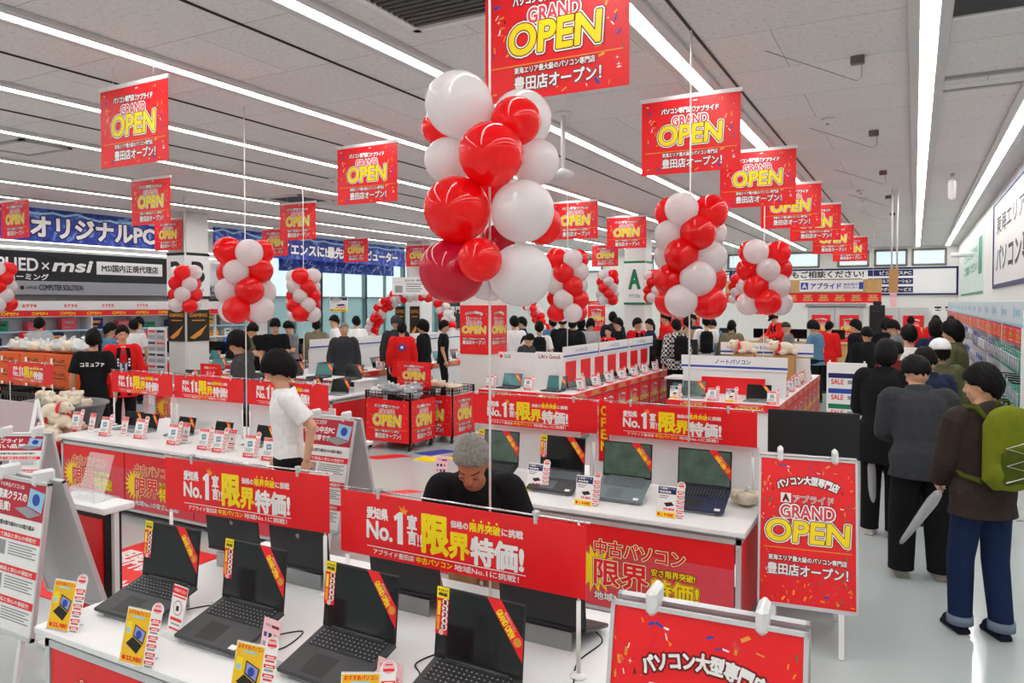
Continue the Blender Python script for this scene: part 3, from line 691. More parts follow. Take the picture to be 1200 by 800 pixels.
# ------------------------------------------------------------------ notebook counters (long low gondolas)
_os = gfx_open_small(.56, .1)
_pcs = gfx_open(.55, .7, 9, True, 24)
def header(r, x0, x1, y, z0, z1, yaw, txt, org=(0,0,0)):
    """white header board with a blue stripe, local coordinates of r"""
    L = x1-x0; g = Gfx(); hh = z1-z0
    g.rect(-L/2, -hh*.32, L/2, -hh*.18, PBL, 1)
    g.text(txt, 0, hh*.12, min(L*.42,.5), hh*.30, PBL, .03)
    a = MB(); a.box(-L/2, L/2, -.008, .008, -hh/2, hh/2, bev=.003); b = ob('header_board', a.mesh('header', WHITE), r)
    M = Matrix.Translation(org) @ Matrix.Rotation(yaw, 4, 'Z') @ Matrix.Translation(((x0+x1)/2, y, (z0+z1)/2)); b.matrix_local = M
    l = ob('lettering', g.mesh('header_print'), b, (0,-.008,0)); return b
def counter(x0, x1, y0, y1, label, sides=(), nfront=2, h=.75, doors=False):
    r = thing('notebook_counter', label, 'display counter', (x0,y0,0)); w, d = x1-x0, y1-y0
    a = MB(); a.box(.03,w-.03,.03,d-.03,.08,h-.09); ob('cabinet', a.mesh('cabinet', WHITE), r)
    a = MB(); a.box(.06,w-.06,.06,d-.06,0,.08); ob('plinth', a.mesh('plinth', GREYM), r)
    a = MB(); a.box(0,w,0,d,h-.035,h,bev=.005); ob('worktop', a.mesh('top', WHITE), r)
    a = MB(); a.box(0,w,-.006,0.0,h-.10,h-.0); s_ = ob('front_rail', a.mesh('rail', RED), r)
    n = max(2, int(w/.6))
    for k in range(n): ob('lettering', _os, s_, ((k+.5)*w/n, -.006, h-.05)).scale = (.9,1,.8)
    for side in sides:
        xx = w if side > 0 else 0
        a = MB(); a.box(xx, xx+.006*side, 0, d, h-.10, h); s_ = ob('side_rail', a.mesh('rail', RED), r)
        m = int(d/.6)
        for k in range(m):
            l = ob('lettering', _os, s_, (xx+.006*side, (k+.5)*d/m, h-.05), (0,0,PI/2*side)); l.scale = (.9,1,.8)
            if doors:
                a = MB(); a.box(xx-.02*side, xx-.004*side, k*d/m+.01, (k+1)*d/m-.01, .1, h-.12, bev=.004); p = ob('door', a.mesh('door', WHITE), r)
                a = MB(); a.box(xx-.004*side, xx+.02*side, k*d/m+.06, k*d/m+.075, .35, .48, bev=.003); ob('handle', a.mesh('handle', GREYM), p)
                if k in (0, 4): g = Gfx(); g.text('msi', 0, 0, .24, .09, PBK, .04, slant=.25); ob('lettering', g.mesh('msi'), p, (xx-.004*side, (k+.58)*d/m, .42), (0,0,PI/2*side))
                continue
            a = MB(); a.box(xx-.02*side, xx+.0*side, k*d/m+.015, (k+1)*d/m-.015, .1, h-.12); p = ob('side_poster', a.mesh('poster', RED), r)
            l = ob('lettering', _pcs, p, (xx, (k+.5)*d/m, (h-.02)/2), (0,0,PI/2*side)); l.scale = ((d/m-.03)/.55,1,(h-.22)/.7)
    return r
cA = counter(-6.0, -4.4, 10.0, 14.8, 'long notebook counter with a row of red posters, right of the white column', (1,))
for k in range(3): header(cA, -.72, .72, 0, 1.22, 1.42, PI/2, 'ノートパソコン', (1.25, 1.15+1.5*k, 0))
a = MB(); a.box(1.22,1.24,.35,4.7,.75,1.23); ob('spine_board', a.mesh('spine', WHITE), cA)
for k in range(7): a = MB(); a.box(1.24,1.246,.55+.6*k,.95+.6*k,.80,1.18); ob('red_panel', a.mesh('rp', RED), cA)
a = MB(); a.box(.0,.72,.62,.64,.75,1.30,bev=.005); b = ob('end_board', a.mesh('endb', WHITE), cA)
g = Gfx(); g.text('LG', -.18, .1, .1, .05, PBK, .03); g.disc(-.3, .1, .03, RED, 18); ob('lettering', g.mesh('lg'), b, (.36,.62,1.13))
a = MB(); a.box(.74,1.22,.5,.52,.75,1.33,bev=.005); b = ob('end_board', a.mesh('endb', WHITE), cA)
g = Gfx(); g.text("Life's Good.", 0, 0, .38, .06, mat('print_maroon', lin(150,20,40), .4), .03); ob('lettering', g.mesh('lifes'), b, (.99,.5,1.26))
cB = counter(-3.05, -1.55, 10.2, 15.0, 'long notebook counter beside the queue with two header boards', (1,))
header(cB, 0, 1.5, .75, 1.12, 1.33, 0, 'ノートパソコン'); header(cB, 0, 1.55, 3.3, 1.18, 1.40, 0, 'ノートパソコン')
a = MB(); a.box(.02,1.48,.76,.78,.75,1.12); b = ob('end_board', a.mesh('endb', WHITE), cB)
a = MB(); a.box(.02,1.5,3.31,3.33,.75,1.15); ob('rear_board', a.mesh('endb', WHITE), cB)
a = MB(); a.box(.3,1.2,.755,.76,.78,1.02); ob('red_backdrop', a.mesh('rb', RED), cB)
cC = counter(-11.0, -9.45, 10.4, 16.9, 'long notebook counter of white cabinets behind the red carts', (1,), doors=True)
for k in range(4): header(cC, -.8, .8, 0, 1.20, 1.40, PI/2, 'ノートパソコン', (.9, 1.0+1.62*k, 0))
a = MB(); a.box(.87,.89,.2,6.4,.75,1.21); ob('spine_board', a.mesh('spine', WHITE), cC)
# ------------------------------------------------------------------ red carts full of goods
_cp = gfx_open(.74, .56, 11, False, 30)
def cart(x, y, w, d, label, yaw=0.0):
    r = thing('promotion_cart', label, 'cart', (x,y,0), yaw); h = .74
    a = MB(); a.box(-w,0,0,d,.12,.15)
    for xx in (-w,-.02):
        for yy in (0,d-.02): a.box(xx,xx+.02,yy,yy+.02,.1,h+.1)
    ob('frame', a.mesh('frame', BLACKM), r)
    a = MB()
    for z in (h+.0, h+.05, h+.09): a.box(-w,0,-.004,.004,z,z+.008); a.box(-w,0,d-.004,d+.004,z,z+.008); a.box(-w-.004,-w+.004,0,d,z,z+.008); a.box(-.004,.004,0,d,z,z+.008)
    n = int(w/.06)
    for k in range(n+1):
        for yy in (0,d): a.box(-w*k/n-.003,-w*k/n+.003,yy-.003,yy+.003,h,h+.095)
    n = int(d/.06)
    for k in range(n+1):
        for xx in (-w,0): a.box(xx-.003,xx+.003,d*k/n-.003,d*k/n+.003,h,h+.095)
    ob('wire_rim', a.mesh('rim', BLACKM), r)
    for nm, M, ww in (('front_panel', Matrix.Translation((-w/2,-.012,.12+(h-.14)/2)), w-.04), ('side_panel', Matrix.Translation((.012,d/2,.12+(h-.14)/2)) @ Matrix.Rotation(PI/2,4,'Z'), d-.04)):
        a = MB(); a.box(-ww/2,ww/2,0,.01,-(h-.14)/2,(h-.14)/2); p = ob(nm, a.mesh('panel', RED), r); p.matrix_local = M
        l = ob('lettering', _cp, p); l.scale = (ww/.74,1,(h-.14)/.56)
    for xx in (-w+.05,-.05):
        for yy in (.05,d-.05):
            a = MB(); a.tube([(xx-.012,yy,.035),(xx+.012,yy,.035)], .035, 14); a.box(xx-.016,xx+.016,yy-.012,yy+.012,.06,.12); ob('caster', a.mesh('caster', BLACKP), r)
    return r
cart(-6.2, 8.47, .80, .62, 'red grand opening cart heaped with clear bags, before the white column')
cart(-6.0, 9.25, .80, .62, 'red grand opening cart of plush bags, touching the column side of the nearer cart')
# ------------------------------------------------------------------ laptops
def lid_ribbon(w, h):
    g = Gfx(.0004); x1, y1 = w/2, h/2
    P = [(x1-.42*w, y1), (x1-.26*w, y1), (x1, y1-.46*h), (x1, y1-.76*h)]
    g.poly(P, RED, 1)
    ax, ay = (P[0][0]+P[1][0])/2, y1; bx, by = x1, y1-.62*h; L = math.hypot(bx-ax, by-ay); q = math.atan2(by-ay, bx-ax)
    def along(t, tt, ww, hh, m, off=0):
        n0 = len(g.mb.v); g.text(t, 0, 0, ww, hh, m, .05, lay=2)
        for i in range(n0, len(g.mb.v)):
            X, y, Z = g.mb.v[i]; Z += off; cx, cy = ax+(bx-ax)*tt, ay+(by-ay)*tt
            g.mb.v[i] = (cx+X*math.cos(q)-Z*math.sin(q), y, cy+X*math.sin(q)+Z*math.cos(q))
    along('GRAND OPEN', .46, L*.5, .024*w/.36, YEL, -.006); along('豊田店パソコン', .48, L*.36, .008, PPK, .014)
    g.disc(ax+(bx-ax)*.82, ay+(by-ay)*.82, .016*w/.36, GOLD, 16, 2)
    return g.mesh('ribbon')
def lid_strip(w, h):
    g = Gfx(.0004); x0 = -w/2; ww = .145*w; y1 = h/2
    g.rect(x0, y1-.66*h, x0+ww, y1, RED, 1); g.rect(x0, y1-.16*h, x0+ww, y1, YEL, 2); g.text('アプライド', x0+ww/2, y1-.05*h, ww*.8, .035*h, PBK, .05, lay=3); g.text('特価', x0+ww/2, y1-.105*h, ww*.7, .05*h, PBK, .05, lay=3)
    for k in range(5):
        yy = y1-.21*h-.085*h*k; g.disc(x0+ww*.72, yy, ww*.24, PWH, 12, 2); g.text(str(k+1), x0+ww*.72, yy, ww*.2, .055*h, REDD, .1, lay=3)
    g.rect(x0+ww*.1, y1-.40*h, x0+ww*.34, y1-.2*h, YEL, 2); g.rect(x0+ww*.1, y1-.60*h, x0+ww*.34, y1-.42*h, ORG, 2); g.disc(x0+ww*.5, y1-.63*h, ww*.2, PPK, 10, 2)
    return g.mesh('strip')
_kb = {}
def keyboard(w, d, m):
    k = (round(w,3), m.name)
    if k in _kb: return _kb[k]
    a = MB(); n = 15; kw = w*.86/n; rows = 6; kd = d*.42/rows; x0 = -w*.43; y0 = d*.06
    for r in range(rows):
        x = x0
        while x < w*.43-.004:
            L = kw*(1 if (r > 0 or not (n//3 < (x-x0)/kw < n*2//3)) else 4.6); L = min(L, w*.43-x)
            a.box(x+.0012, x+L-.0012, y0+r*kd+.0012, y0+(r+1)*kd-.0012, 0, .0022); a.box(x+.0035, x+.0085, y0+(r+.5)*kd, y0+(r+.78)*kd, .0022, .0026, 1); x += L
    _kb[k] = a.mesh('keyboard', [m, PGR]); return _kb[k]
def laptop_proto(loc, rz, label, w=.365, d=.25, base=BLACKP, lid=BLACKP, keys=None, screen=BLACKG, ang=108, strip=True, ribbon=True, group=None, keyb=True, logo=False, cover=False):
    r = thing('laptop', label, 'laptop', loc, rz, group); h = .02
    a = MB(); a.box(-w/2, w/2, -d/2, d/2, .003, h, bev=.004); b = ob('base', a.mesh('base', base), r)
    if keyb:
        ob('keyboard', keyboard(w, d, keys or DGREY), b, (0,0,h))
        a = MB(); a.box(-.055-.03, .055-.03, -d*.42, -d*.05, h-.0005, h+.0006); ob('touchpad', a.mesh('pad', keys or DGREY), b)
        a = MB(); a.box(w*.33, w*.43, -d*.45, -d*.36, h, h+.0008); ob('spec_sticker', a.mesh('st', PWH), b)
    hl = d*.97; M = Matrix.Translation((0, d/2-.008, h)) @ Matrix.Rotation(-math.radians(ang-90), 4, 'X')
    a = MB(); a.box(-w/2, w/2, 0, .008, 0, hl, bev=.003); l = ob('screen_lid', a.mesh('lid', lid), r); l.matrix_local = M
    a = MB(); a.box(-w/2+.010, w/2-.010, -.0012, .001, .018, hl-.010); ob('display', a.mesh('display', screen), l)
    a = MB(); a.tube([(-w*.36,0,.002),(w*.36,0,.002)], .007, 8); ob('hinge', a.mesh('hinge', base), l)
    if strip: ob('side_sticker', lid_strip(w-.004, hl), l, (0,-.0018,hl/2))
    if ribbon: ob('corner_ribbon', lid_ribbon(w-.004, hl), l, (0,-.0018,hl/2))
    if logo: a = MB(); a.lathe([(.012,0),(.012,.001)], 16, M=Matrix.Translation((0,.0082,hl*.6)) @ Matrix.Rotation(-PI/2,4,'X')); ob('lid_emblem', a.mesh('emblem', GREYM), l)
    return r
KEYB = mat('laptop_keys', lin(34,35,37), .5, noise=.1); KEYS = mat('grey_keys', lin(96,104,108), .5, noise=.08)
LIDB = mat('matt_black_lid', lin(38,39,41), .5, noise=.06)
DECK = mat('dark_laptop_deck', lin(54,55,57), .45, noise=.08, bump=.05, bscale=500)
SCRN = mat('dark_glossy_display', lin(16,20,22), .12, noise=.5, nscale=6)
G1 = 'black laptops on the nearest table'
STANDM = mat('smoky_acrylic', lin(170,172,174), .12, alpha=.55, noise=.03)
def stand_proto(w=.26, d=.24, tilt=.28, label='', group=None):
    r = thing('laptop_stand', label, 'stand', group=group); c, s_ = math.cos(tilt), math.sin(tilt)
    M = Matrix.Translation((0,0,.004)) @ Matrix.Rotation(tilt, 4, 'X'); a = MB(); a.box(-w/2,w/2,0,d,0,.004,M=M); ob('sloping_plate', a.mesh('plate', STANDM), r)
    a = MB(); a.box(-w/2,w/2,d*c-.004,d*c,.0,d*s_+.004); ob('rear_plate', a.mesh('rear', STANDM), r)
    a = MB(); a.box(-w/2,w/2,-.004,0,.0,.016); ob('front_lip', a.mesh('lip', STANDM), r); return r
_st = {}
def on_stand(o, x, yf, rz, tilt, d, label, group):
    """rests a laptop on a sloping stand; yf is the front edge of the keyboard"""
    f = Vector((math.sin(rz), -math.cos(rz), 0)); c = Vector((x, yf, TZ))-f*(d/2*math.cos(tilt)) + Vector((0,0,.012+d/2*math.sin(tilt)))
    o.location = c; o.rotation_euler = (tilt, 0, rz); k = round(tilt, 2); lab = 'smoky clear sloping stand under the ' + label
    s_ = dup(_st[k]) if k in _st else stand_proto(tilt=tilt, d=d*.93)
    _st[k] = _st.get(k) or s_; s_.location = (x-f.x*.012, yf-f.y*.012, TZ); s_.rotation_euler = (0,0,rz); s_['label'] = lab; s_['group'] = group; return o
_lp = laptop_proto((0,0,0), 0, 'open black laptop at the left end of the nearest table, facing the camera', d=.26, base=DECK, screen=SCRN, keys=KEYB, group=G1, ang=112)
for i, (x, rz, lab, sl) in enumerate(((-3.0, .03, 'open black laptop at the left end of the nearest table, facing the camera', 'leftmost front laptop'), (-2.46, 0, 'open black laptop, second from the left in the nearest front row, facing the camera', 'second front laptop'), (-1.88, -.02, 'open black laptop, third from the left in the nearest front row', 'third front laptop'), (-1.34, -.02, 'open black laptop at the right end of the nearest front row', 'rightmost front laptop'))):
    o = _lp if i == 0 else dup(_lp, label=lab)
    on_stand(o, x, 2.0-.01*i, rz, .28, .26, sl, 'laptop stands in the front row')
_bk = laptop_proto((0,0,0), PI, 'black laptop seen from behind below the second strip sign, leftmost', w=.385, d=.26, base=BLACKP, lid=LIDB, strip=False, logo=True, group='laptops seen from behind on the nearest table', ang=112)
for i, (x, lab, sl) in enumerate(((-3.08,'black laptop seen from behind below the second strip sign, leftmost','leftmost back-turned laptop'), (-2.62,'black laptop seen from behind, second from the left of the back-turned row','second back-turned laptop'), (-1.99,'black laptop seen from behind, left of the stooping man\'s forearm','back-turned laptop left of the forearm'), (-1.31,'black laptop seen from behind, right of the stooping man\'s forearm','back-turned laptop right of the forearm'))):
    o = _bk if i == 0 else dup(_bk, label=lab)
    on_stand(o, x, 2.92, PI, .28, .26, sl, 'laptop stands in the back-turned row')
# second table
for x, kw, lab, sl in ((-2.86, dict(base=BLACKP, screen=SCRGREEN, keys=KEYB), 'open laptop half hidden behind the stooping man\'s head', 'half hidden laptop'),
        (-2.31, dict(base=DECK, screen=SCRN, keys=KEYS), 'open black laptop with yellow red side strip on the second table', 'black laptop of the second table'),
        (-1.80, dict(base=GREENG, screen=SCRGREEN, keys=KEYS, strip=False), 'open grey green laptop in the middle of the second table', 'grey green laptop'),
        (-1.25, dict(base=NAVYP, screen=SCRGREEN, keys=KEYB, strip=False), 'open navy laptop at the right end of the second table', 'navy laptop')):
    on_stand(laptop_proto((0,0,0), 0, lab, d=.26, ang=118, **kw), x, 4.83, 0, .40, .26, sl, 'laptop stands on the second table')
# small tablets with keyboards on the tablet table
tb = laptop_proto((-7.55, 5.12, TZ), .1, 'small black tablet computer at the left end of the tablet table', .26, .17, SILVER, BLACKP, KEYS, BLACKG, 104, False, True, 'small tablet computers')
xs_ = [ptY(p, 492, 5.1).x for p in (166, 206, 252, 298)]
for i, x in enumerate(xs_): dup(tb, (x, 5.1+.03*(i%2), TZ), .05-.04*i, 'small black tablet computer, %s from the left on the tablet table' % ORD[i+1])

# ------------------------------------------------------------------ price cards
def card_print(kind, w=.125, h=.20):
    g = Gfx(.0004); X = lambda a: (a-.5)*w; Y = lambda b: h*(1-b)
    def t(s, xa, xb, ya, yb, m, bold=.04, lay=2): g.text(s, X((xa+xb)/2), Y((ya+yb)/2), (xb-xa)*w, (yb-ya)*h, m, bold, lay=lay)
    if kind == 'y':
        g.rect(X(.02), Y(.98), X(.98), Y(.02), CARDY, 1); t('おすすめパソコン', .08, .95, .04, .11, RED); g.rect(X(.25), Y(.165), X(.75), Y(.13), PLB, 2)
        g.poly([(X(.42),Y(.28)),(X(.92),Y(.38)),(X(.86),Y(.62)),(X(.40),Y(.50))], PBK, 2); g.poly([(X(.46),Y(.31)),(X(.88),Y(.39)),(X(.83),Y(.58)),(X(.44),Y(.48))], mat('print_lilac', lin(150,150,205), .4), 3); g.disc(X(.64), Y(.45), .12*w, PBL, 16, 4)
        g.poly([(X(.40),Y(.51)),(X(.84),Y(.63)),(X(.66),Y(.80)),(X(.16),Y(.65))], PBK, 2)
        g.rect(X(.08), Y(.47), X(.30), Y(.25), YEL, 2); g.rect(X(.10), Y(.45), X(.26), Y(.36), PLB, 3); g.disc(X(.17), Y(.9), .07*w, RED, 14, 2); t('22,980', .28, .9, .86, .945, RED, .06, 2)
    elif kind == 'b':
        g.rect(X(.03), Y(.26), X(.97), Y(.04), PNV, 1); t('大画面ノート', .1, .9, .06, .12, PWH); t('特別価格', .1, .7, .16, .23, PWH)
        g.poly([(X(.35),Y(.55)),(X(.75),Y(.5)),(X(.9),Y(.6)),(X(.5),Y(.66))], PBK, 1); g.rect(X(.1), Y(.34), X(.6), Y(.31), PGR, 1); g.rect(X(.1), Y(.4), X(.5), Y(.37), PGR, 1)
        t('39,800', .35, .92, .70, .78, RED, .06); g.rect(X(.0), Y(1), X(1), Y(.83), YEL, 1); g.disc(X(.12), Y(.915), .08*w, RED, 12, 2); t('2 年保証', .25, .9, .87, .96, RED)
    else:
        g.rect(X(.02), Y(.14), X(.98), Y(.02), RED, 1); t('中古パソコン', .1, .9, .05, .11, PWH)
        g.poly([(X(.3),Y(.3)),(X(.7),Y(.26)),(X(.78),Y(.48)),(X(.36),Y(.52))], PNV, 1); g.poly([(X(.36),Y(.33)),(X(.67),Y(.3)),(X(.72),Y(.44)),(X(.4),Y(.48))], SCRBLUE if 0 else PLB, 2)
        for k in range(4): g.rect(X(.12), Y(.60+.045*k), X(.85-.1*(k%2)), Y(.58+.045*k), PGR, 1)
        g.rect(X(.02), Y(.98), X(.98), Y(.80), RED, 1); t('19,800', .2, .9, .84, .94, PWH)
    return g.mesh('card_print')
def strip_print(h=.235, w=.048):
    g = Gfx(.0004); hh = h-.03
    g.disc(0, hh, .027, PWH, 20, 1); g.disc(0, hh+.006, .02, PPK, 16, 2); g.rect(-.018, hh-.006, .018, hh+.002, RED, 3); g.rect(-.012, hh+.012, .012, hh+.016, RED, 3)
    for k in range(6):
        y = hh-.045-.03*k; g.rect(-w/2+.002, y, w/2-.002, y+.011, RED, 1); g.rect(-w*.3, y+.003, w*.32, y+.007, PWH, 2); g.rect(-w*.38, y-.011, w*.36, y-.004, PGR if k % 2 else REDP, 1)
    return g.mesh('strip_print')
def card_proto(kind, strip=True, name='price_card'):
    r = thing(name, 'x', 'price card'); w, h = .125, .20
    M = Matrix.Rotation(-.24, 4, 'X')
    a = MB(); a.box(-w/2, w/2, -.001, .001, .004, h); b = ob('card', a.mesh('card', PWH), r); b.matrix_local = M
    ob('printing', card_print(kind), b, (0,-.001,0))
    if strip:
        a = MB(); a.box(-.024, .024, -.001, .001, .0, .205); a.lathe([(.027,-.001),(.027,.001)], 20, M=Matrix.Translation((0,0,.205)) @ Matrix.Rotation(PI/2,4,'X')); s_ = ob('side_tab', a.mesh('tab', PWH), r)
        s_.matrix_local = Matrix.Translation((w/2+.026,.002,.004)) @ Matrix.Rotation(-.24,4,'X') @ Matrix.Rotation(.1,4,'Z'); ob('printing', strip_print(), s_, (0,-.001,0))
    a = MB(); a.box(-w/2-.002, w/2+.002, .002, .004, .0, h+.003, M=M); a.box(-w/2, w/2, -.01, .075, 0, .003); ob('acrylic_stand', a.mesh('stand', ACRY), r)
    return r
CP = {k: card_proto(k) for k in 'ybr'}; _used = set()
def card(kind, x, y, z, rz, label, sc=1.0, group='price cards beside the computers'):
    if kind not in _used: o = CP[kind]; _used.add(kind)
    else: o = dup(CP[kind])
    o.location = (x,y,z); o.rotation_euler = (0,0,rz); o['label'] = label; o['group'] = group; o.scale = (sc,)*3; return o
def card_px(kind, px, py, rz, label, z=TZ, sc=1.0):
    p = ptz(px, py, z); return card(kind, p.x, p.y, z, rz, label, sc)
card_px('y', 67, 738, .15, 'yellow price card at the left corner of the nearest table')
card_px('y', 153, 778, .1, 'yellow price card between the first and second front laptops')
card_px('y', 284, 826, .1, 'yellow price card between the second and third front laptops')
card_px('y', 420, 868, .5, 'yellow price card by the front right laptops, mostly below the bottom edge')
def infocard(px, py, rz, label, kind=0, z=TZ, w=.10, h=.20):
    p = ptz(px, py, z); r = thing('info_card', label, 'info card', (p.x,p.y,z), rz); M = Matrix.Rotation(-.2, 4, 'X')
    a = MB(); a.box(-w/2, w/2, -.001, .001, .003, h); b = ob('card', a.mesh('card', PPK if kind else PWH), r); b.matrix_local = M
    g = Gfx(.0004)
    if kind == 0:
        g.rect(-w/2, h*.82, w/2, h*.98, RED, 1); g.text('中古パソコン', 0, h*.9, w*.8, h*.06, PWH, .04); g.rect(-w*.45, h*.76, w*.45, h*.79, RED, 1); g.disc(0, h*.56, w*.3, REDP, 18, 1); g.disc(0,h*.56,w*.26,PWH,18,2); g.rect(-w*.1, h*.5, w*.1, h*.6, PBK, 3)
        g.rect(-w*.4, h*.3, w*.4, h*.36, RED, 1); g.rect(-w*.4, h*.12, w*.42, h*.16, RED, 1); g.rect(-w*.3, h*.22, w*.3, h*.25, PGR, 1)
    elif kind == 1:
        g.text('Quick', w*.1, h*.70, w*.6, h*.12, RED, .03); g.text('安心保証', -w*.1, h*.86, w*.6, h*.07, RED, .03); g.rect(-w*.4, h*.52, -w*.05, h*.6, ORG, 1); g.disc(-w*.2, h*.3, w*.14, RED, 16, 1); g.disc(-w*.2, h*.3, w*.11, PPK, 16, 2)
        for k in range(4): g.rect(w*.05, h*(.2+.08*k), w*.42, h*(.23+.08*k), REDP, 1)
    else:
        for k in range(3):
            for q in range(3): g.rect(-w*.4+w*.28*q, h*(.2+.2*k), -w*.22+w*.28*q, h*(.3+.2*k), (PBK, PGR, PBL)[(k+q)%3], 1)
        g.rect(-w*.0, h*.82, w*.42, h*.88, REDD, 1); g.text('WiFi', -w*.2, h*.86, w*.3, h*.05, PBK)
    ob('printing', g.mesh('info'), b, (0,-.001,0))
    a = MB(); a.box(-w/2, w/2, -.03, .05, 0, .003); ob('foot', a.mesh('foot', ACRY), r); return r
infocard(203, 745, -.1, 'white and red info card standing before the second front laptop', 0)
infocard(312, 780, -.1, 'pale pink info card with pictures at the second front laptop', 2, h=.17)
infocard(450, 836, -.15, 'pale pink info card with large red word at the third front laptop', 1, w=.12, h=.17)
for i, (px, py) in enumerate(((625,575),(683,592),(780,606))): card_px('b', px, py, .0, 'white and navy price card, %s from the left on the second table' % ORD[i])
infocard(516, 565, .2, 'blue and white info card at the left end of the second table', 2)
for i, (px, py) in enumerate(((86,504),(120,511),(161,514),(200,521),(236,527),(253,530),(290,536),(312,540))): card_px('r', px, py, .05, 'red and white price card, %s from the left on the tablet table' % ORD[i])
for i, (px, py) in enumerate(((106,506),(144,511),(216,519),(270,528))): infocard(px, py, .0, 'narrow white and red info card, %s from the left on the tablet table' % ORD[i], 0)

# cables and locks
def cable(pts, label, r=.003, m=None):
    a = MB(); P = [Vector(p) for p in pts]; Q = []
    for i in range(len(P)-1):
        p0 = P[max(i-1,0)]; p1 = P[i]; p2 = P[i+1]; p3 = P[min(i+2,len(P)-1)]
        for k in range(6):
            t = k/6; Q.append(.5*((2*p1)+(p2-p0)*t+(2*p0-5*p1+4*p2-p3)*t*t+(3*p1-p0-3*p2+p3)*t**3))
    Q.append(P[-1]); a.tube([tuple(q) for q in Q], r, 6); return tag(ob('cable', a.mesh('cable', m or CABLE)), label, 'cable', 'cables on the nearest table')
z = TZ+.004
cable([(-2.86,2.22,z),(-2.80,2.30,z),(-2.75,2.22,z),(-2.71,2.28,z),(-2.68,2.16,z+.01)], 'thin cable and lock wire between the first two front laptops')
cable([(-2.30,2.2,z+.01),(-2.24,2.3,z),(-2.2,2.16,z),(-2.25,2.06,z),(-2.18,2.1,z)], 'black cable loop right of the second front laptop')
cable([(-1.54,2.14,z+.01),(-1.60,2.24,z),(-1.66,2.3,z),(-1.62,2.42,z),(-1.52,2.46,z)], 'black cable loop left of the rightmost front laptop')
cable([(-1.15,2.86,z+.01),(-1.10,2.8,z),(-1.12,2.6,z),(-1.06,2.4,z),(-1.08,2.2,z)], 'black cable beside the right rod of the nearest strip sign')
r = thing('padlock', 'small brass padlock beside the leftmost front laptop', 'padlock', (-2.74,2.26,TZ)); a = MB(); a.box(-.013,.013,-.006,.006,0.0,.028,bev=.003); ob('body', a.mesh('body', BRASS), r); a = MB(); a.tube([(-.008,0,.028),(-.008,0,.04),(0,0,.047),(.008,0,.04),(.008,0,.028)], .002, 6); ob('shackle', a.mesh('sh', CHROME), r)
# monitor on a pedestal behind the red A-board
r = thing('pedestal_cabinet', 'white pedestal cabinet under the black monitor at the second table', 'cabinet', (-.62,5.62,0)); a = MB(); a.box(-.2,.2,-.2,.2,.04,.93,bev=.01); ob('body', a.mesh('b', WHITE), r); a = MB(); a.box(-.21,.21,-.21,.21,.93,.95,bev=.004); ob('top', a.mesh('t', WHITE), r); a = MB(); a.box(-.18,.18,-.18,.18,0,.04); ob('plinth', a.mesh('p', GREYM), r)
def monitor(loc, rz, w, h, label, zb=.09, group=None, scr=BLACKG):
    r = thing('monitor', label, 'monitor', loc, rz, group)
    a = MB(); a.box(-w/2,w/2,0,.022,zb,zb+h,bev=.006); a.box(-w*.3,w*.3,.022,.045,zb+h*.2,zb+h*.75,bev=.01); ob('housing', a.mesh('h', BLACKP), r)
    a = MB(); a.box(-w/2+.012,w/2-.012,-.002,.002,zb+.02,zb+h-.012); ob('screen', a.mesh('s', scr), r)
    a = MB(); a.box(-.03,.03,.05,.07,.01,zb+h*.5,bev=.005); ob('stand_neck', a.mesh('n', BLACKP), r); a = MB(); a.box(-.12,.12,-.05,.13,0,.012,bev=.005); ob('stand_foot', a.mesh('f', BLACKP), r)
    return r
for k in range(7): monitor((-15.6+.54*k, 12.95, TZ), .1, .52, .32, 'black monitor, %s from the left behind the far left notebooks' % ORD[k], group='monitors on the far left table')
monitor((-.62,5.58,.95), .06, .60, .31, 'large black monitor standing behind the red A-board', .08, scr=mat('off_monitor', lin(24,25,27), .35, noise=.1))

# ------------------------------------------------------------------ laptops and cards on the far counters
def lap_simple(base, scr, name, ribbon=True):
    return laptop_proto((0,0,-5), 0, name, .33, .22, base, BLACKP, KEYS, scr, 110, False, ribbon)
LPS = [lap_simple(BLACKP, SCRTEAL, 'black'), lap_simple(SILVER, SCRN, 'silver'), lap_simple(SILVER, SCRGREEN, 'silver'), lap_simple(BLACKP, SCRN, 'black')]
CNAME = ['black notebook with teal screen', 'silver notebook with dark screen', 'silver notebook with olive screen', 'black notebook with dark screen']
_first = set()
def lap(i, x, y, z, rz, label, group):
    o = LPS[i]
    if i in _first: o = dup(o)
    _first.add(i); o.location = (x,y,z); o.rotation_euler = (0,0,rz); o['label'] = label; o['group'] = group; return o
lap(0, -5.65, 10.32, .75, 0, 'black notebook with teal screen below the left white board at the counter end', 'notebooks at the counter end')
lap(0, -4.85, 10.28, .75, -.05, 'black notebook with teal screen below the right white board at the counter end', 'notebooks at the counter end')
for k in range(7): lap((1,3,2)[k%3], -4.62, 10.75+.62*k, .75, PI/2, '%s, %s nearest along the red poster counter' % (CNAME[(1,3,2)[k%3]], ORD[k]), 'notebooks along the red poster counter')
for k in range(7): card('r', -4.48, 10.5+.62*k, .75, PI/2-.5, 'white and red price card, %s nearest along the red poster counter' % ORD[k])
card('r', -5.25, 10.2, .75, 0, 'price card between the two notebooks at the counter end'); card('r', -5.93, 10.2, .75, 0, 'price card left of the notebooks at the counter end')
lap(2, -2.78, 10.55, .75, .05, 'silver notebook left under the front header board beside the queue', 'notebooks under the header board')
lap(1, -1.88, 10.5, .75, 0, 'silver notebook right under the front header board beside the queue', 'notebooks under the header board')
for k in range(2): lap(2, -1.75, 11.5+.75*k, .75, PI/2, 'silver notebook, %s behind the front header board' % ORD[k], 'notebooks behind the header')
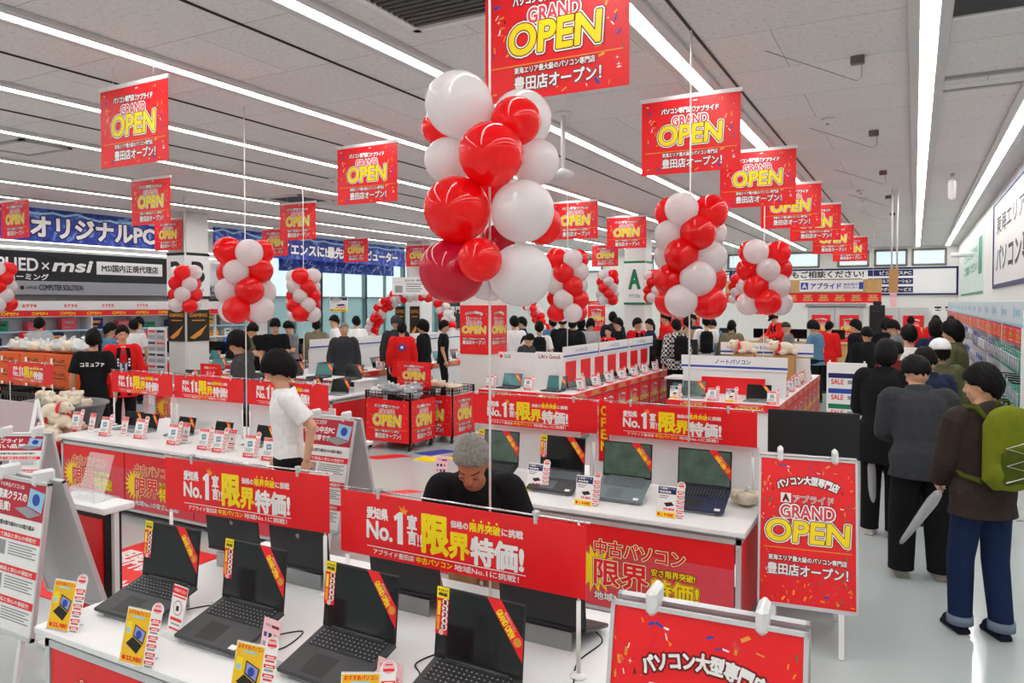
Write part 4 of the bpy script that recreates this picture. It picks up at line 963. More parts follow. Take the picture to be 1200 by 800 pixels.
for i, x in enumerate((-2.98,-2.45,-2.2,-1.66)): card('r' if i % 2 else 'b', x, 10.3, .75, 0, 'price card, %s from the left under the front header board' % ORD[i], .9)
for k in range(5): card('r', -1.62, 11.2+.7*k, .75, PI/2-.4, 'price card, %s nearest along the counter beside the queue' % ORD[k])
for k in range(8): lap((1,0,3,2)[k%4], -9.72, 10.8+.75*k, .75, PI/2, '%s, %s nearest along the white cabinet counter' % (CNAME[(1,0,3,2)[k%4]], ORD[k]), 'notebooks along the white cabinet counter')
for k in range(8): card('r', -9.55, 10.5+.75*k, .75, PI/2-.5, 'price card, %s nearest along the white cabinet counter' % ORD[k])
for k in range(7): lap((3,0,1,3,0,3,1)[k], -11.0+.56*k, 8.55, TZ, .1, '%s, %s from the left on the table behind the grey hoodie' % (CNAME[(3,0,1,3,0,3,1)[k]], ORD[k]), 'notebooks on the table behind the grey hoodie')
for k in range(6): lap((0,3)[k%2], -10.9+.62*k, 9.05, TZ+.18, .1, '%s, %s from the left in the raised rear row' % (CNAME[(0,3)[k%2]], ORD[k]), 'raised rear row of notebooks')
r = thing('display_riser', 'white display riser carrying the rear row of notebooks', 'riser', (-11.2,8.9,TZ)); a = MB(); a.box(0,3.7,0,.5,.16,.18,bev=.004); ob('shelf', a.mesh('s', WHITE), r)
for x in (.05,1.85,3.6): a = MB(); a.box(x,x+.03,.03,.47,0,.16); ob('support', a.mesh('s', WHITEM), r)
for k in range(4): card('r', -10.7+.9*k, 8.36, TZ, .05, 'price card, %s from the left on the table behind the grey hoodie' % ORD[k])
for k in range(7): lap((3,0)[k%2], -15.6+.54*k, 12.45, TZ, .1, '%s, %s from the left on the far left table' % (CNAME[(3,0)[k%2]], ORD[k]), 'notebooks on the far left table')
def crate(x, y, z, label, w=.85, d=.5, h=.46):
    r = thing('black_crate', label, 'crate', (x,y,z), 0, 'black crates in front of the orange cartons'); a = MB(); t = .02
    a.box(0,w,0,d,0,.02)
    for zz in (0, h-.05): a.box(0,w,0,t,zz,zz+.05); a.box(0,w,d-t,d,zz,zz+.05); a.box(0,t,0,d,zz,zz+.05); a.box(w-t,w,0,d,zz,zz+.05)
    for k in range(13): xx = (w-t)*k/12; a.box(xx,xx+t,0,t,0,h); a.box(xx,xx+t,d-t,d,0,h)
    for k in range(8): yy = (d-t)*k/7; a.box(0,t,yy,yy+t,0,h); a.box(w-t,w,yy,yy+t,0,h)
    for zz in (.15,.28): a.box(0,w,.003,t-.003,zz,zz+.02); a.box(w-t+.003,w-.003,0,d,zz,zz+.02)
    ob('frame', a.mesh('frame', BLACKP), r); a = MB(); a.box(.04,w-.04,.04,d-.04,.03,h-.12,bev=.02); ob('dark_goods', a.mesh('g', DGREY), r)
for k, (x, z, n) in enumerate(((-10.75,0,'lower right one'),(-10.75,.465,'upper right one'),(-11.7,0,'lower left one'),(-11.7,.465,'upper left one'))): crate(x, 5.5, z, 'black slatted crate in front of the orange cartons, %s of four' % n)
# ------------------------------------------------------------------ plush toys, bags, tubs, cartons
def plush_proto():
    r = thing('plush_toy', 'x', 'plush toy')
    a = MB(); a.ball((0,0,.07), (.10,.075,.07), 16, 10); a.ball((.06,.06,.03),(.05,.025,.03),10,8); a.ball((.06,-.06,.03),(.05,.025,.03),10,8); a.ball((-.08,.06,.03),(.045,.028,.03),10,8); a.ball((-.08,-.06,.03),(.045,.028,.03),10,8)
    b = rem(a, .008, PLUSH, 'plush_body'); ob('body', b, r)
    a = MB(); a.ball((.13,0,.10),(.062,.06,.055),16,10); a.ball((.185,0,.085),(.025,.028,.022),10,8); a.ball((.12,.06,.13),(.02,.012,.03),8,6); a.ball((.12,-.06,.13),(.02,.012,.03),8,6)
    ob('head', rem(a, .007, PLUSH, 'plush_head'), r)
    a = MB(); n = 18
    a.tube([(.085+.01*math.cos(2*PI*k/n),.066*math.cos(2*PI*k/n),.085+.062*math.sin(2*PI*k/n)) for k in range(n+1)], .012, 6); ob('red_collar', a.mesh('collar', RED), r)
    for s in (1,-1): a = MB(); a.ball((.176,.03*s,.118), .007, 8, 6); ob('eye', a.mesh('eye', EYEM), r)
    return r
def rem(mb, vox, m, name, smooth=3, sm=.5):
    """one continuous surface out of overlapping closed shapes"""
    me = mb.mesh('tmp', m); o = bpy.data.objects.new('tmp', me); COL.objects.link(o)
    md = o.modifiers.new('r', 'REMESH'); md.mode = 'VOXEL'; md.voxel_size = vox; md.use_smooth_shade = True
    if smooth: s_ = o.modifiers.new('s', 'SMOOTH'); s_.factor = sm; s_.iterations = smooth
    dg = bpy.context.evaluated_depsgraph_get(); dg.update()
    r = bpy.data.meshes.new_from_object(o.evaluated_get(dg)); r.name = name
    bpy.data.objects.remove(o); bpy.data.meshes.remove(me)
    r.materials.clear()
    for q in (m if isinstance(m, (list,tuple)) else [m]): r.materials.append(q)
    r.polygons.foreach_set('use_smooth', [True]*len(r.polygons)); return r
_pl = plush_proto(); _plu = [False]
def plush(x, y, z, rz, label, sc=1.0, group='cream plush toys', tilt=0.0):
    o = dup(_pl) if _plu[0] else _pl
    _plu[0] = True; o.location = (x,y,z); o.rotation_euler = (tilt,0,rz); o.scale = (sc,)*3; o['label'] = label; o['group'] = group; return o
def bag_mesh(seed, w, d, h, m):
    rnd = random.Random(seed); a = MB(); nu, nv = 18, 10; ph = [rnd.random()*6 for _ in range(6)]
    a.ball((0,0,0), 1, nu, nv); vs = []
    for v in a.v:
        q = math.atan2(v[1], v[0]); f = 1+.16*math.sin(3*q+ph[0])+.12*math.sin(5*q+4*v[2]+ph[1])+.10*math.sin(7*v[2]+ph[2])+rnd.uniform(-.07,.07)
        vs.append((v[0]*w/2*f, v[1]*d/2*f, max(0, (v[2]*.5+.5))*h*(f if v[2] > 0 else 1)))
    a.v = vs; return a.mesh('bag', m)
GREYB = mat('grey_blister', lin(150,152,158), .3, noise=.35, nscale=9); BAGW = mat('cloudy_polybag', lin(206,206,204), .25, noise=.12, nscale=14, bump=.5, bscale=22)
_bags = [bag_mesh(i, .34, .26, .16, (BAGW, PLUSH, GREYB)[i%3]) for i in range(6)]
def bag(x, y, z, rz, label, i=0, sc=1.0, group=None):
    r = thing('polybag', label, 'bag', (x,y,z), rz, group); r.scale = (sc,)*3; ob('filling', _bags[i], r)
    a = MB(); a.tube([(0,0,.14),(.01,.01,.17),(.03,.0,.21)], [.03,.012,.03], 8); ob('tied_end', a.mesh('t', BAGW), r); return r
# bin with a red lining, left of the tablet table
def bin_(x, y, rt, h, label, m, rim):
    r = thing('round_bin', label, 'bin', (x,y,0)); a = MB(); a.lathe([(rt*.82,0),(rt*.84,.02),(rt*.98,h-.02),(rt*.98,h),(rt*.92,h),(rt*.9,h-.12)], 28); ob('body', a.mesh('b', m), r)
    a = MB(); a.lathe([(rt*1.03,h-.12),(rt*1.06,h-.1),(rt*1.05,h-.01),(rt*1.0,h+.02),(rt*.9,h+.015),(rt*.86,h-.05)], 28); ob('rim_lining', a.mesh('l', rim), r); return r
pb = ptz(58, 520, .56); bx_, by_ = pb.x, pb.y+.05
bin_(bx_, by_, .30, .60, 'black round bin lined with red cloth at the left of the tablet table', BLACKP, cloth('red_lining', 190,18,34))
for i, (dx, dy, dz, q) in enumerate(((-.12,-.08,.60,.3),(.12,-.1,.60,-2.4),(-.02,.12,.60,1.2),(-.1,.02,.72,-.2),(.1,.04,.72,2.6),(.0,-.02,.84,.6))): plush(bx_+dx, by_+dy, dz, q, 'cream plush toy, %s counted upward in the red lined bin' % ORD[i], 1.15, 'plush toys in the red lined bin')
# grey tub of plush bags on a wagon
r = thing('grey_tub', 'large grey plastic tub full of plush bags left of the tablet table', 'tub', (-9.08,5.35,0)); a = MB(); a.lathe([(.34,.45),(.36,.46),(.50,.86),(.54,.88),(.54,.90),(.48,.89),(.46,.8)], 30); b = ob('tub', a.mesh('t', GREYPL), r); b.scale = (1.1,.8,1)
a = MB(); a.box(-.5,.5,-.35,.35,.38,.45,bev=.01)
for sx in (-.44,.44):
    for sy in (-.3,.3): a.box(sx-.025,sx+.025,sy-.025,sy+.025,0,.38)
ob('wagon', a.mesh('w', BLACKM), r)
for i in range(8): bag(-9.08+.26*math.cos(i*2.4)*(.4+.1*i)*1.2, 5.35+.16*math.sin(i*2.4), .80+.03*(i%3)+.08*(i>5), i*1.3, 'clear bag with a cream plush toy, %s in the grey tub' % ORD[i], 1, .8, 'plush bags in the grey tub')
# orange cartons
_oc = None
def carton_proto():
    r = thing('orange_carton', 'x', 'carton'); w, d, h = .66, .5, .2
    a = MB(); a.box(0,w,0,d,.002,h-.002,bev=.006); ob('box', a.mesh('b', ORBOX), r)
    g = Gfx(); g.text('ゲームPC', .02, .0, .3, .06, PBK, .05); g.rect(-.2,-.035,-.14,.035,PWH); g.rect(-.17,-.07,.2,-.055,PBK); ob('lettering', g.mesh('l'), r, (w/2,0,h/2))
    return r
_oc = carton_proto(); cnt = 0
co = ptY(0, 440, 6.6).x-.1
for col in range(3):
    for row in range(6):
        o = _oc if cnt == 0 else dup(_oc); cnt += 1
        o.location = (co+.68*col, 6.6, .12+.2*row); o['label'] = 'orange carton, %s from the floor in the %s stack' % (ORD[row], ('left','middle','right')[col]); o['group'] = 'stacked orange cartons'
r = thing('pallet', 'black pallet under the stacks of orange cartons', 'pallet', (co,6.6,0)); a = MB(); a.box(0,2.06,0,.5,.08,.12); ob('deck', a.mesh('d', BLACKP), r); 
for k in range(3): a = MB(); a.box(.05+.9*k,.15+.9*k,0,.5,0,.08); ob('runner', a.mesh('r', BLACKP), r)
for i in range(9): bag(co+.1+.23*i, 6.85, 1.32, i*.7, 'bag of plush and white film on the orange cartons, %s from the left' % ORD[i], i % 2, 1.0 if i < 6 else 1.25, 'bags on the orange cartons')
bag(-1.0, 5.2, TZ, .5, 'crumpled beige plastic bag right of the navy laptop', 1, .62, None)
# heaps in the carts
for i in range(7): bag(-6.9+.1*i, 8.62+.12*(i%3), .72+.05*(i%2), i*1.1, 'grey or white packed bag, %s from the left in the nearer red cart' % ORD[i], (0,2,0,2,0,2,2)[i], .85, 'bags in the nearer red cart')
for i in range(5): bag(-6.62+.13*i, 9.42+.17*(i%2), .73+.04*(i%3), i*1.7, 'cream plush bag, %s from the left in the farther red cart' % ORD[i], 1, .72, 'bags in the farther red cart')
r = poster(-6.62, 9.14, 1.0, .62, .42, 0, 'red landscape grand opening card standing behind the bags in the cart', _cp, .74, .56, name='cart_sign', cat='sign')
a = MB(); a.tube([(-.2,.01,-.6),(-.2,.01,.1)], .008, 6); ob('stake', a.mesh('s', WHITEM), r)
# plush toys and boxes on the counter beside the queue
for i in range(6): plush(-2.9+.24*i, 13.0, .75, -PI/2+.2*(i%3), 'cream plush toy sitting before the rear header board, %s from the left' % ORD[i], 1.2, 'plush toys on the right counter')
for i, x in enumerate((-2.62,-1.95)):
    r = thing('cardboard_box', 'brown cardboard box with a red card, %s on the right counter' % ('left one','right one')[i], 'box', (x,13.45,.75)); a = MB(); a.box(-.17,.17,-.12,.12,0,.46,bev=.004); ob('carton', a.mesh('c', CARD), r); a = MB(); a.box(-.27,-.02,-.15,-.145,.0,.4); p = ob('red_card', a.mesh('p', RED), r); l = ob('lettering', _pc, p, (-.145,-.15,.2)); l.scale = (.25/.55,1,.4/.86)
    plush(x, 13.42, 1.21, -PI/2-.9, 'cream plush toy lying on top of the %s cardboard box' % ('left','right')[i], 1.6, 'plush toys on cardboard boxes')
for i in range(3): plush(-5.6+.32*i, 11.3, .75, -PI/2+.4*i, 'cream plush toy behind the white boards of the counter end, %s from the left' % ORD[i], 1.5, 'plush toys behind the counter end')
# ------------------------------------------------------------------ left side: blue banners, maker's fascia, shelves
def blue_mat():
    m = mat('blue_banner_print', lin(34,52,150), .45); nt = m.node_tree; N = nt.nodes; L = nt.links; b = N['Principled BSDF']
    tc = N.new('ShaderNodeTexCoord'); n = N.new('ShaderNodeTexNoise'); n.inputs['Scale'].default_value = 2.2; n.inputs['Detail'].default_value = 6; n.inputs['Distortion'].default_value = 2.5
    L.new(tc.outputs['Object'], n.inputs['Vector']); r = N.new('ShaderNodeValToRGB'); e = r.color_ramp.elements
    e[0].position = .35; e[0].color = (*lin(20,34,120),1); e[1].position = .56; e[1].color = (*lin(48,74,178),1); x = e.new(.66); x.color = (*lin(120,150,215),1)
    L.new(n.outputs['Fac'], r.inputs[0]); L.new(r.outputs[0], b.inputs['Base Color']); return m
BLUEB = blue_mat()
def side_sign(name, x, y0, y1, z0, z1, label, cat, bgm, draw, face=1, frame=None, thick=.02, step=.002):
    """flat sign on or before a side wall; face=+1 looks to +X, -1 to -X; draw gets (g, length, height)"""
    L, H = y1-y0, z1-z0; r = thing(name, label, cat, (x,(y0+y1)/2,(z0+z1)/2), PI/2*face)
    a = MB(); a.box(-L/2,L/2,0,thick,-H/2,H/2,bev=.004); ob('board', a.mesh('board', bgm), r)
    g = Gfx(step); draw(g, L, H)
    if g.mb.v: ob('lettering', g.mesh('sign_print'), r)
    if frame:
        a = MB(); t = .07
        a.box(-L/2,L/2,-.015,0,H/2-t,H/2); a.box(-L/2,L/2,-.015,0,-H/2,-H/2+t); a.box(-L/2,-L/2+t,-.015,0,-H/2,H/2); a.box(L/2-t,L/2,-.015,0,-H/2,H/2); ob('border', a.mesh('border', frame), r)
    return r
def zig(g, L, H, seed):
    rnd = random.Random(seed); n = 26; pts = []
    for k in range(n+1): pts.append((-L/2+L*k/n, H*(.36+.10*rnd.uniform(-1,1)) if k % 2 else H*.33))
    for (x0,y0),(x1,y1) in zip(pts, pts[1:]): g.poly([(x0,y0-.022),(x1,y1-.022),(x1,y1+.022),(x0,y0+.022)], PLB, 1)
def d1(g, L, H): zig(g, L, H, 1); g.text('オリジナルPC', .9, -.03, 2.63, H*.58, PWH, .05, ((.07,PNV),))
def d2(g, L, H): zig(g, L, H, 2); g.text('AI・CG・サイエンスに!最先端コンピューター', 0, -.05, L*.9, H*.48, PWH, .05, ((.07,PNV),))
def d3(g, L, H):
    rnd = random.Random(4)
    for k in range(46):
        x = -L/2+.1+rnd.random()*(L-.2); y = (rnd.random()-.5)*H*.8; q = rnd.random()*PI; l = .12; g.poly([(x-l*math.cos(q),y-l*math.sin(q)),(x+.03,y),(x+l*math.cos(q),y+l*math.sin(q)),(x-.03,y+.02)], PLB, 1)
side_sign('hanging_blue_banner', -15.0, 5.6, 11.75, 3.29, 3.94, 'long blue banner with white lettering at the upper left edge', 'banner', BLUEB, d1)
side_sign('hanging_blue_banner', -15.0, 12.5, 20.2, 3.29, 3.94, 'long blue banner right of the column with the black letter', 'banner', BLUEB, d2)
side_sign('hanging_blue_banner', -15.6, 15.2, 20.4, 3.0, 3.5, 'lower blue banner of white patterns behind the long blue one', 'banner', BLUEB, d3)
for nm, (y0,y1) in (('left',(6.0,11.5)),('right',(12.8,20.0)),('lower',(15.4,20.2))):
    for q in (.1,.9):
        y = y0+(y1-y0)*q; a = MB(); X_, Z_ = (-15.59,3.49) if nm == 'lower' else (-14.99,3.93); a.tube([(X_,y,Z_),(X_,y,4.0)], .004, 6)
        tag(ob('banner_cord', a.mesh('cord', WHITEM)), 'short white cord holding the %s end of the %s long blue banner' % (('near','far')[q > .5], nm), 'cord')
DARKB = mat('black_fascia', lin(26,30,30), .35, noise=.06); BAND = mat('grey_band', lin(158,160,166), .45, noise=.03)
def d4(g, L, H):
    Y = lambda y: y-(7.0+13.1)/2
    g.text('APPLIED', Y(8.93), .05, 1.28, .27, PWH, .03); g.text('×', Y(9.735), .03, .17, .17, PWH); g.text('msi', Y(10.36), .05, .86, .25, PWH, .06, slant=.3)
    g.rect(Y(10.92), -.12, Y(12.68), .19, PWH, 1); g.text('MSI国内正規代理店', Y(11.8), .035, 1.5, .17, PBK, .03, lay=2)
    g.text('最先端ゲーミング', Y(9.1), -.22, 1.4, .14, PWH, .03)
side_sign('fascia_sign', XL+.35, 7.0, 13.1, 2.55, 3.24, 'black fascia sign with white brand lettering on the left wall', 'sign', DARKB, d4, thick=.3)
def d5(g, L, H): g.text('APPLIED', 9.355-9.55, 0, .23, .06, PBK, .02); g.text('COMPUTER SOLUTION', 10.0-9.55, .01, .98, .12, PBK, .03); g.disc(9.15-9.55, 0, .05, PBK, 6)
side_sign('band_sign', XL+.5, 6.2, 12.9, 2.28, 2.58, 'grey band sign with black lettering below the black fascia', 'sign', BAND, d5, thick=.4)
def d6(g, L, H): g.text('COMPUTER SOLUTION', 0, .01, 2.4, .19, PBK, .03)
side_sign('band_sign', XL+.35, 12.95, 16.5, 2.28, 2.58, 'grey band sign right of the column with the black letter', 'sign', BAND, d6, thick=.3)
def d6b(g, L, H):
    g.rect(-L*.46, -H*.3, -L*.04, H*.35, PWH, 1); g.rect(L*.04, -H*.3, L*.46, H*.35, PWH, 1); g.text('COMPUTER', -L*.25, 0, L*.3, H*.3, PBK, .03, lay=2); g.text('システム', L*.25, 0, L*.3, H*.3, PBK, .03, lay=2)
side_sign('wall_board', XL+.3, 13.1, 16.4, 1.75, 2.2, 'black framed white boards below the grey band right of the lettered column', 'sign', DARKB, d6b, thick=.2)
LED = mat('fascia_lamp', (1,1,1), .4, emit=(1,.99,.97), estr=3.0)
for z, n in ((3.32,'upper'),(3.45,'top')):
    r = thing('fascia_lamp', 'long thin %s lamp over the black fascia sign' % n, 'lamp', (XL+.4+.2*(z>3.4), 11.1, z)); a = MB(); a.box(-.03,.03,-4.1,4.1,0,.03,bev=.005); ob('housing', a.mesh('h', WHITEM), r); a = MB(); a.box(-.02,.03,-4.05,4.05,-.03,0); ob('tube', a.mesh('t', LED), r)
def d7(g, L, H):
    for k in range(int(L/.9)): g.text('おすすめ', -L/2+.6+.9*k, 0, .3, H*.35, RED, .04)
side_sign('shelf_header', XL+.5, 6.0, 15.4, 1.93, 2.14, 'long white header strip with red words above the left wall shelves', 'sign', WHITE, d7, thick=.03)
def d8(g, L, H):
    for k in range(int(L/.62)): g.text('OPEN', -L/2+.4+.62*k, 0, .34, H*.5, YEL, .04)
side_sign('shelf_strip', XL+.52, 6.0, 15.4, 1.8, 1.92, 'long red and yellow strip above the left wall shelves', 'sign', RED, d8, thick=.03)
r = thing('goods_shelving', 'long white shelving along the left wall below the red strip', 'shelf', (XL,6.0,0)); L = 9.4
a = MB(); a.box(.02,.06,0,L,0,1.8); ob('back_panel', a.mesh('b', WHITEM), r)
for z in (.4,.8,1.15,1.45,1.78): a = MB(); a.box(.06,.5,0,L,z,z+.03,bev=.004); ob('shelf', a.mesh('s', PLB if z == 1.45 else WHITE), r)
for k in range(9): a = MB(); a.box(.06,.5,L*k/8-.015 if k else 0,(L*k/8+.015) if k else .03,0,1.8); ob('upright', a.mesh('u', WHITEM), r)
BOXC = [RED, PBK, PWH, PBL, PNV, REDP, ORG, PGR, PGN]
rnd = random.Random(5); BN = ['red','black','white','blue','navy','pink','orange','grey','green']
def product(x, y, z, w, d, h, mi, label, rz=0.0, group='boxed goods on the left wall shelves', name='product_box', fw=1):
    r = thing(name, label, 'box', (x,y,z), rz, group); a = MB(); a.box(-w/2,w/2,-d/2,d/2,0,h,bev=.004); ob('carton', a.mesh('c', BOXC[mi]), r)
    g = Gfx(.001); g.rect(-w*.3,h*.55,w*.3,h*.75, BOXC[(mi+2)%9]); g.rect(-w*.35,h*.2,w*.1,h*.28, BOXC[(mi+2)%9]); ob('printing', g.mesh('p'), r, (0,-d/2,0)); return r
cn = {}
for si, z in enumerate((.83,1.18,1.48)):
    y = 6.2
    while y < 15.0:
        w = rnd.uniform(.2,.42); h = min(rnd.uniform(.14,.3), .26); mi = rnd.randrange(9); k = (si, mi); cn[k] = cn.get(k, 0)+1
        product(XL+.3, y+w/2, z, w, .2, h, mi, '%s boxed product on the %s left wall shelf, %s %s one from the near end' % (BN[mi], ('lower','middle','upper')[si], ORD[cn[k]-1], BN[mi]), PI/2); y += w+rnd.uniform(.02,.5)
for k in range(8): monitor((XL+.95, 7.0+1.05*k, .75), PI/2, .5, .3, 'black monitor, %s along the table before the left wall shelves' % ORD[k], group='monitors before the left wall', scr=(SCRN,SCRBLUE,BLACKG)[k%3])
table(XL+.62, XL+1.35, 6.2, 15.3, 'long narrow table of monitors before the left wall shelves', 1)
# lettered signs on the columns
def col_sign(cx, cy, z0, z1, txt, m, sub, label, w=.6):
    r = thing('column_sign', label, 'sign', (cx,cy,0)); e = w/2+.0
    for nm, yaw in (('front_board',0),('side_board',PI/2)):
        a = MB(); a.box(-e,e,-e-.012,-e+.0,z0,z1); b = ob(nm, a.mesh('b', WHITE), r, None, (0,0,yaw))
        g = Gfx(.001); zc = (z0+z1)/2; g.text(txt, 0, zc+(z1-z0)*.08, w*.5, (z1-z0)*.42, m, .05); g.rect(-e,z0,e,z0+.06,m); g.rect(-e,z1-.06,e,z1,m); g.text(sub, 0, z0+(z1-z0)*.2, w*.5, (z1-z0)*.08, m, .02)
        ob('lettering', g.mesh('l'), b, (0,-e-.012,0))
col_sign(-13.62, 10.7, 2.18, 3.15, 'B', PBK, 'サポート', 'white sign with black letter B around the left column', .585)
col_sign(-6.5, 19.1, 2.05, 3.2, 'A', PGN, 'テクニカル', 'white sign with green letter A around the far column', .585)
def dark_poster():
    g = Gfx(); g.poly([(-.2,-.25),(.1,-.05),(.2,.02),(.05,-.2),(-.1,-.28)], GOLD, 1); g.text('GAMING', 0, .22, .4, .07, GOLD, .03); g.rect(-.15,.1,.15,.12,GOLD,1); return g.mesh('dark_print')
_dp = dark_poster(); GAMP = mat('dark_gaming_print', lin(34,30,28), .4, noise=.4, nscale=5)
poster(-13.62, 10.40, 1.62, .55, .66, 0, 'dark poster with golden emblem on the left face of the lettered column', _dp, .5, .66, GAMP)
poster(-13.325, 10.7, 1.62, .55, .66, PI/2, 'dark poster with golden emblem on the right face of the lettered column', _dp, .5, .66, GAMP)
for i, x in enumerate((ptY(469,380,17.6).x, ptY(486,380,17.6).x)): 
    r = poster(x, 17.6, 1.55, .3, .9, .3, 'dark tall poster, %s seen through the balloon arch' % ('left one','right one')[i], _dp, .5, .66, GAMP)
    a = MB(); a.tube([(0,.02,-1.75),(0,.02,.3)], .02, 8); a.lathe([(.2,-1.75),(.2,-1.72),(.03,-1.7)], 16); ob('stand', a.mesh('s', BLACKM), r)
# white information board hanging over the arch, and a dark green sign board
def gfx_board(w, h):
    g = Gfx(.001); g.text('総合お買い得情報', .12*w, h*.32, w*.5, h*.1, PBK, .02); g.rect(-.45*w,h*.2,.45*w,h*.215,PGR); g.rect(-.42*w,-h*.38,-.2*w,h*.02,PGR)
    for k in range(4): g.rect(-.1*w, h*(.08-.13*k), (.36-.05*(k%2))*w, h*(.12-.13*k), PBK)
    return g.mesh('board_print')
p = ptY(480, 335, 16.0); poster(p.x, 16.0, p.z, .95, .46, .35, 'white information board hanging over the balloon arch', gfx_board(.95,.46), .95, .46, WHITE, name='information_board', cat='sign')
a = MB(); a.tube([(p.x-.35,15.88,p.z+.2),(p.x-.35,15.88,4.0)], .003, 5); tag(ob('hanging_wire', a.mesh('w', WHITEM)), 'thin wire at the left end of the white information board', 'wire'); a = MB(); a.tube([(p.x+.35,16.14,p.z+.2),(p.x+.35,16.14,4.0)], .003, 5); tag(ob('hanging_wire', a.mesh('w', WHITEM)), 'thin wire at the right end of the white information board', 'wire')
def d9(g, L, H): g.text('アプライド', 0, H*.3, L*.7, H*.13, PWH, .03); g.text('コンピュータ', 0, H*.08, L*.7, H*.13, PWH, .03); g.text('専門店', 0, -.15*H, L*.5, H*.13, PWH, .03)
side_sign('dark_sign_board', XL+.2, 25.9, 28.3, 1.0, 3.3, 'dark sign board with white lettering in the far left corner', 'sign', mat('dark_green_board', lin(26,44,42), .4), d9, thick=.2)
p = ptY(397, 356, 13.0); poster(p.x, 13.0, p.z, .52, .34, .0, 'tilted blue and white card sign above the far counters', card_print('b'), .125, .2, WHITE, name='card_sign', cat='sign')
for _o in COL.objects:
    if _o.parent and _o.parent.name == 'card_sign' and _o.name.startswith('lettering'): _o.location = (0,-.004,-.17)
a = MB(); a.tube([(p.x,13.02,.75),(p.x,13.02,p.z)], .006, 6); tag(ob('card_stake', a.mesh('s', WHITEM)), 'thin white stake carrying the tilted blue and white card sign', 'stake')
# far wall of leaflets and small stands in the middle left
def leaflet_rack(px, py, Y, h, label):
    p = ptY(px, py, Y); r = thing('leaflet_rack', label, 'rack', (p.x, Y, 0)); a = MB(); a.box(-.28,.28,0,.02,.3,h); a.box(-.25,-.2,-.02,.3,0,.3); a.box(.2,.25,-.02,.3,0,.3); ob('board', a.mesh('b', WHITE), r)
    for q in range(8):
        a = MB(); x = -.26+.265*(q%2); z = h-.25-.24*(q//2); a.box(x,x+.25,-.02,-.012,z,z+.21); l = ob('leaflet', a.mesh('l', LGREY), r); g = Gfx(.001)
        g.rect(x+.02,z+.02,x+.23,z+.09,PGR); g.rect(x+.02,z+.15,x+.23,z+.19,PBK if q%3 else RED); ob('printing', g.mesh('p'), l, (0,-.02,0))
leaflet_rack(184, 400, 9.9, 1.6, 'white rack of leaflets right of the attendant in the red coat')
def small_stand(px, py, Y, label, w=.5, h=.22):
    p = ptY(px, py, Y); g = Gfx(.0008); g.rect(-w*.45,h*.0,w*.45,h*.4,RED); g.text('特価コーナー', 0, h*.2, w*.6, h*.2, PWH, .03); g.text('おトク', 0, -h*.2, w*.4, h*.3, PWH, .03)
    r = poster(p.x, Y, p.z, w, h, 0, label, g.mesh('st'), w, h, RED, name='counter_sign', cat='sign'); a = MB(); a.tube([(0,.01,TZ-p.z),(0,.01,h*.3)], .01, 6); a.box(-.1,.1,-.05,.07,TZ-p.z,TZ-p.z+.01); ob('stand', a.mesh('s', WHITEM), r)
small_stand(247, 434, 8.5, 'small red counter sign behind the middle strip sign'); small_stand(34, 394, 8.85, 'small red and white sign over the left monitors', .7, .18)
# ------------------------------------------------------------------ back wall: long navy bordered sign, reception board, doors, posters
def bx(px, Y=YB): return ptY(px, 330, Y).x
def back_sign(name, x0, x1, z0, z1, label, bgm, draw, Y=YB-.05, frame=None, cat='sign', step=.002, t=.06):
    L, H = x1-x0, z1-z0; r = thing(name, label, cat, ((x0+x1)/2, Y, (z0+z1)/2)); a = MB(); a.box(-L/2,L/2,0,.04,-H/2,H/2,bev=.004); ob('board', a.mesh('b', bgm), r)
    g = Gfx(step); draw(g, L, H)
    if g.mb.v: ob('lettering', g.mesh('p'), r)
    if frame: a = MB(); a.box(-L/2,L/2,-.02,0,H/2-t,H/2); a.box(-L/2,L/2,-.02,0,-H/2,-H/2+t); a.box(-L/2,-L/2+t,-.02,0,-H/2,H/2); a.box(L/2-t,L/2,-.02,0,-H/2,H/2); ob('border', a.mesh('f', frame), r)
    return r
xs0, xs1 = bx(745), bx(1123)
def db(g, L, H):
    X = lambda px: bx(px)-(xs0+xs1)/2
    Z = lambda py: ptY(1000, py, YB).z-(2.36+3.30)/2
    def t(s, xa, xb, ya, yb, m, b=.03, lay=2): g.text(s, (X(xa)+X(xb))/2, (Z(ya)+Z(yb))/2, X(xb)-X(xa), Z(ya)-Z(yb), m, b, lay=lay)
    t('パソコンについてのお困り事何でもご相談ください!', 790, 1012, 317, 325, PBK)
    for i, y in enumerate((317,326.5,336)):
        g.rect(X(1017),Z(y+7),X(1070),Z(y),PNV,1); t(('ビジネスPC','セルフソリューション','サポートサービス')[i], 1031, 1068, y+1.5, y+5.5, PWH, .03)
        if i: g.rect(X(943),Z(y+7),X(1010),Z(y),PNV,1); t(('','全国どこでも対応','持込修理・設定')[i], 950, 1005, y+1.5, y+5.5, PWH)
    g.disc(X(938), Z(331), .11, PNV, 18)
    t('L', 857, 868, 316, 342, PNV, .08)
back_sign('wall_sign', xs0, xs1, 2.36, 3.30, 'long white sign with navy border high on the back wall', WHITE, db, frame=PNV)
YR = 23.0; x0, x1 = ptY(850,340,YR).x, ptY(1033,340,YR).x
r = thing('reception_canopy', 'hanging wooden reception board with white brand sign and red strip', 'sign', ((x0+x1)/2, YR, 2.5)); L = x1-x0
a = MB(); a.box(-L/2,L/2,0,.12,-.12,.26,bev=.006); ob('wood_board', a.mesh('w', WOOD), r)
a = MB(); a.box(L*.0,L*.39,-.03,0,-.08,.24,bev=.006); b = ob('white_sign', a.mesh('s', WHITE), r)
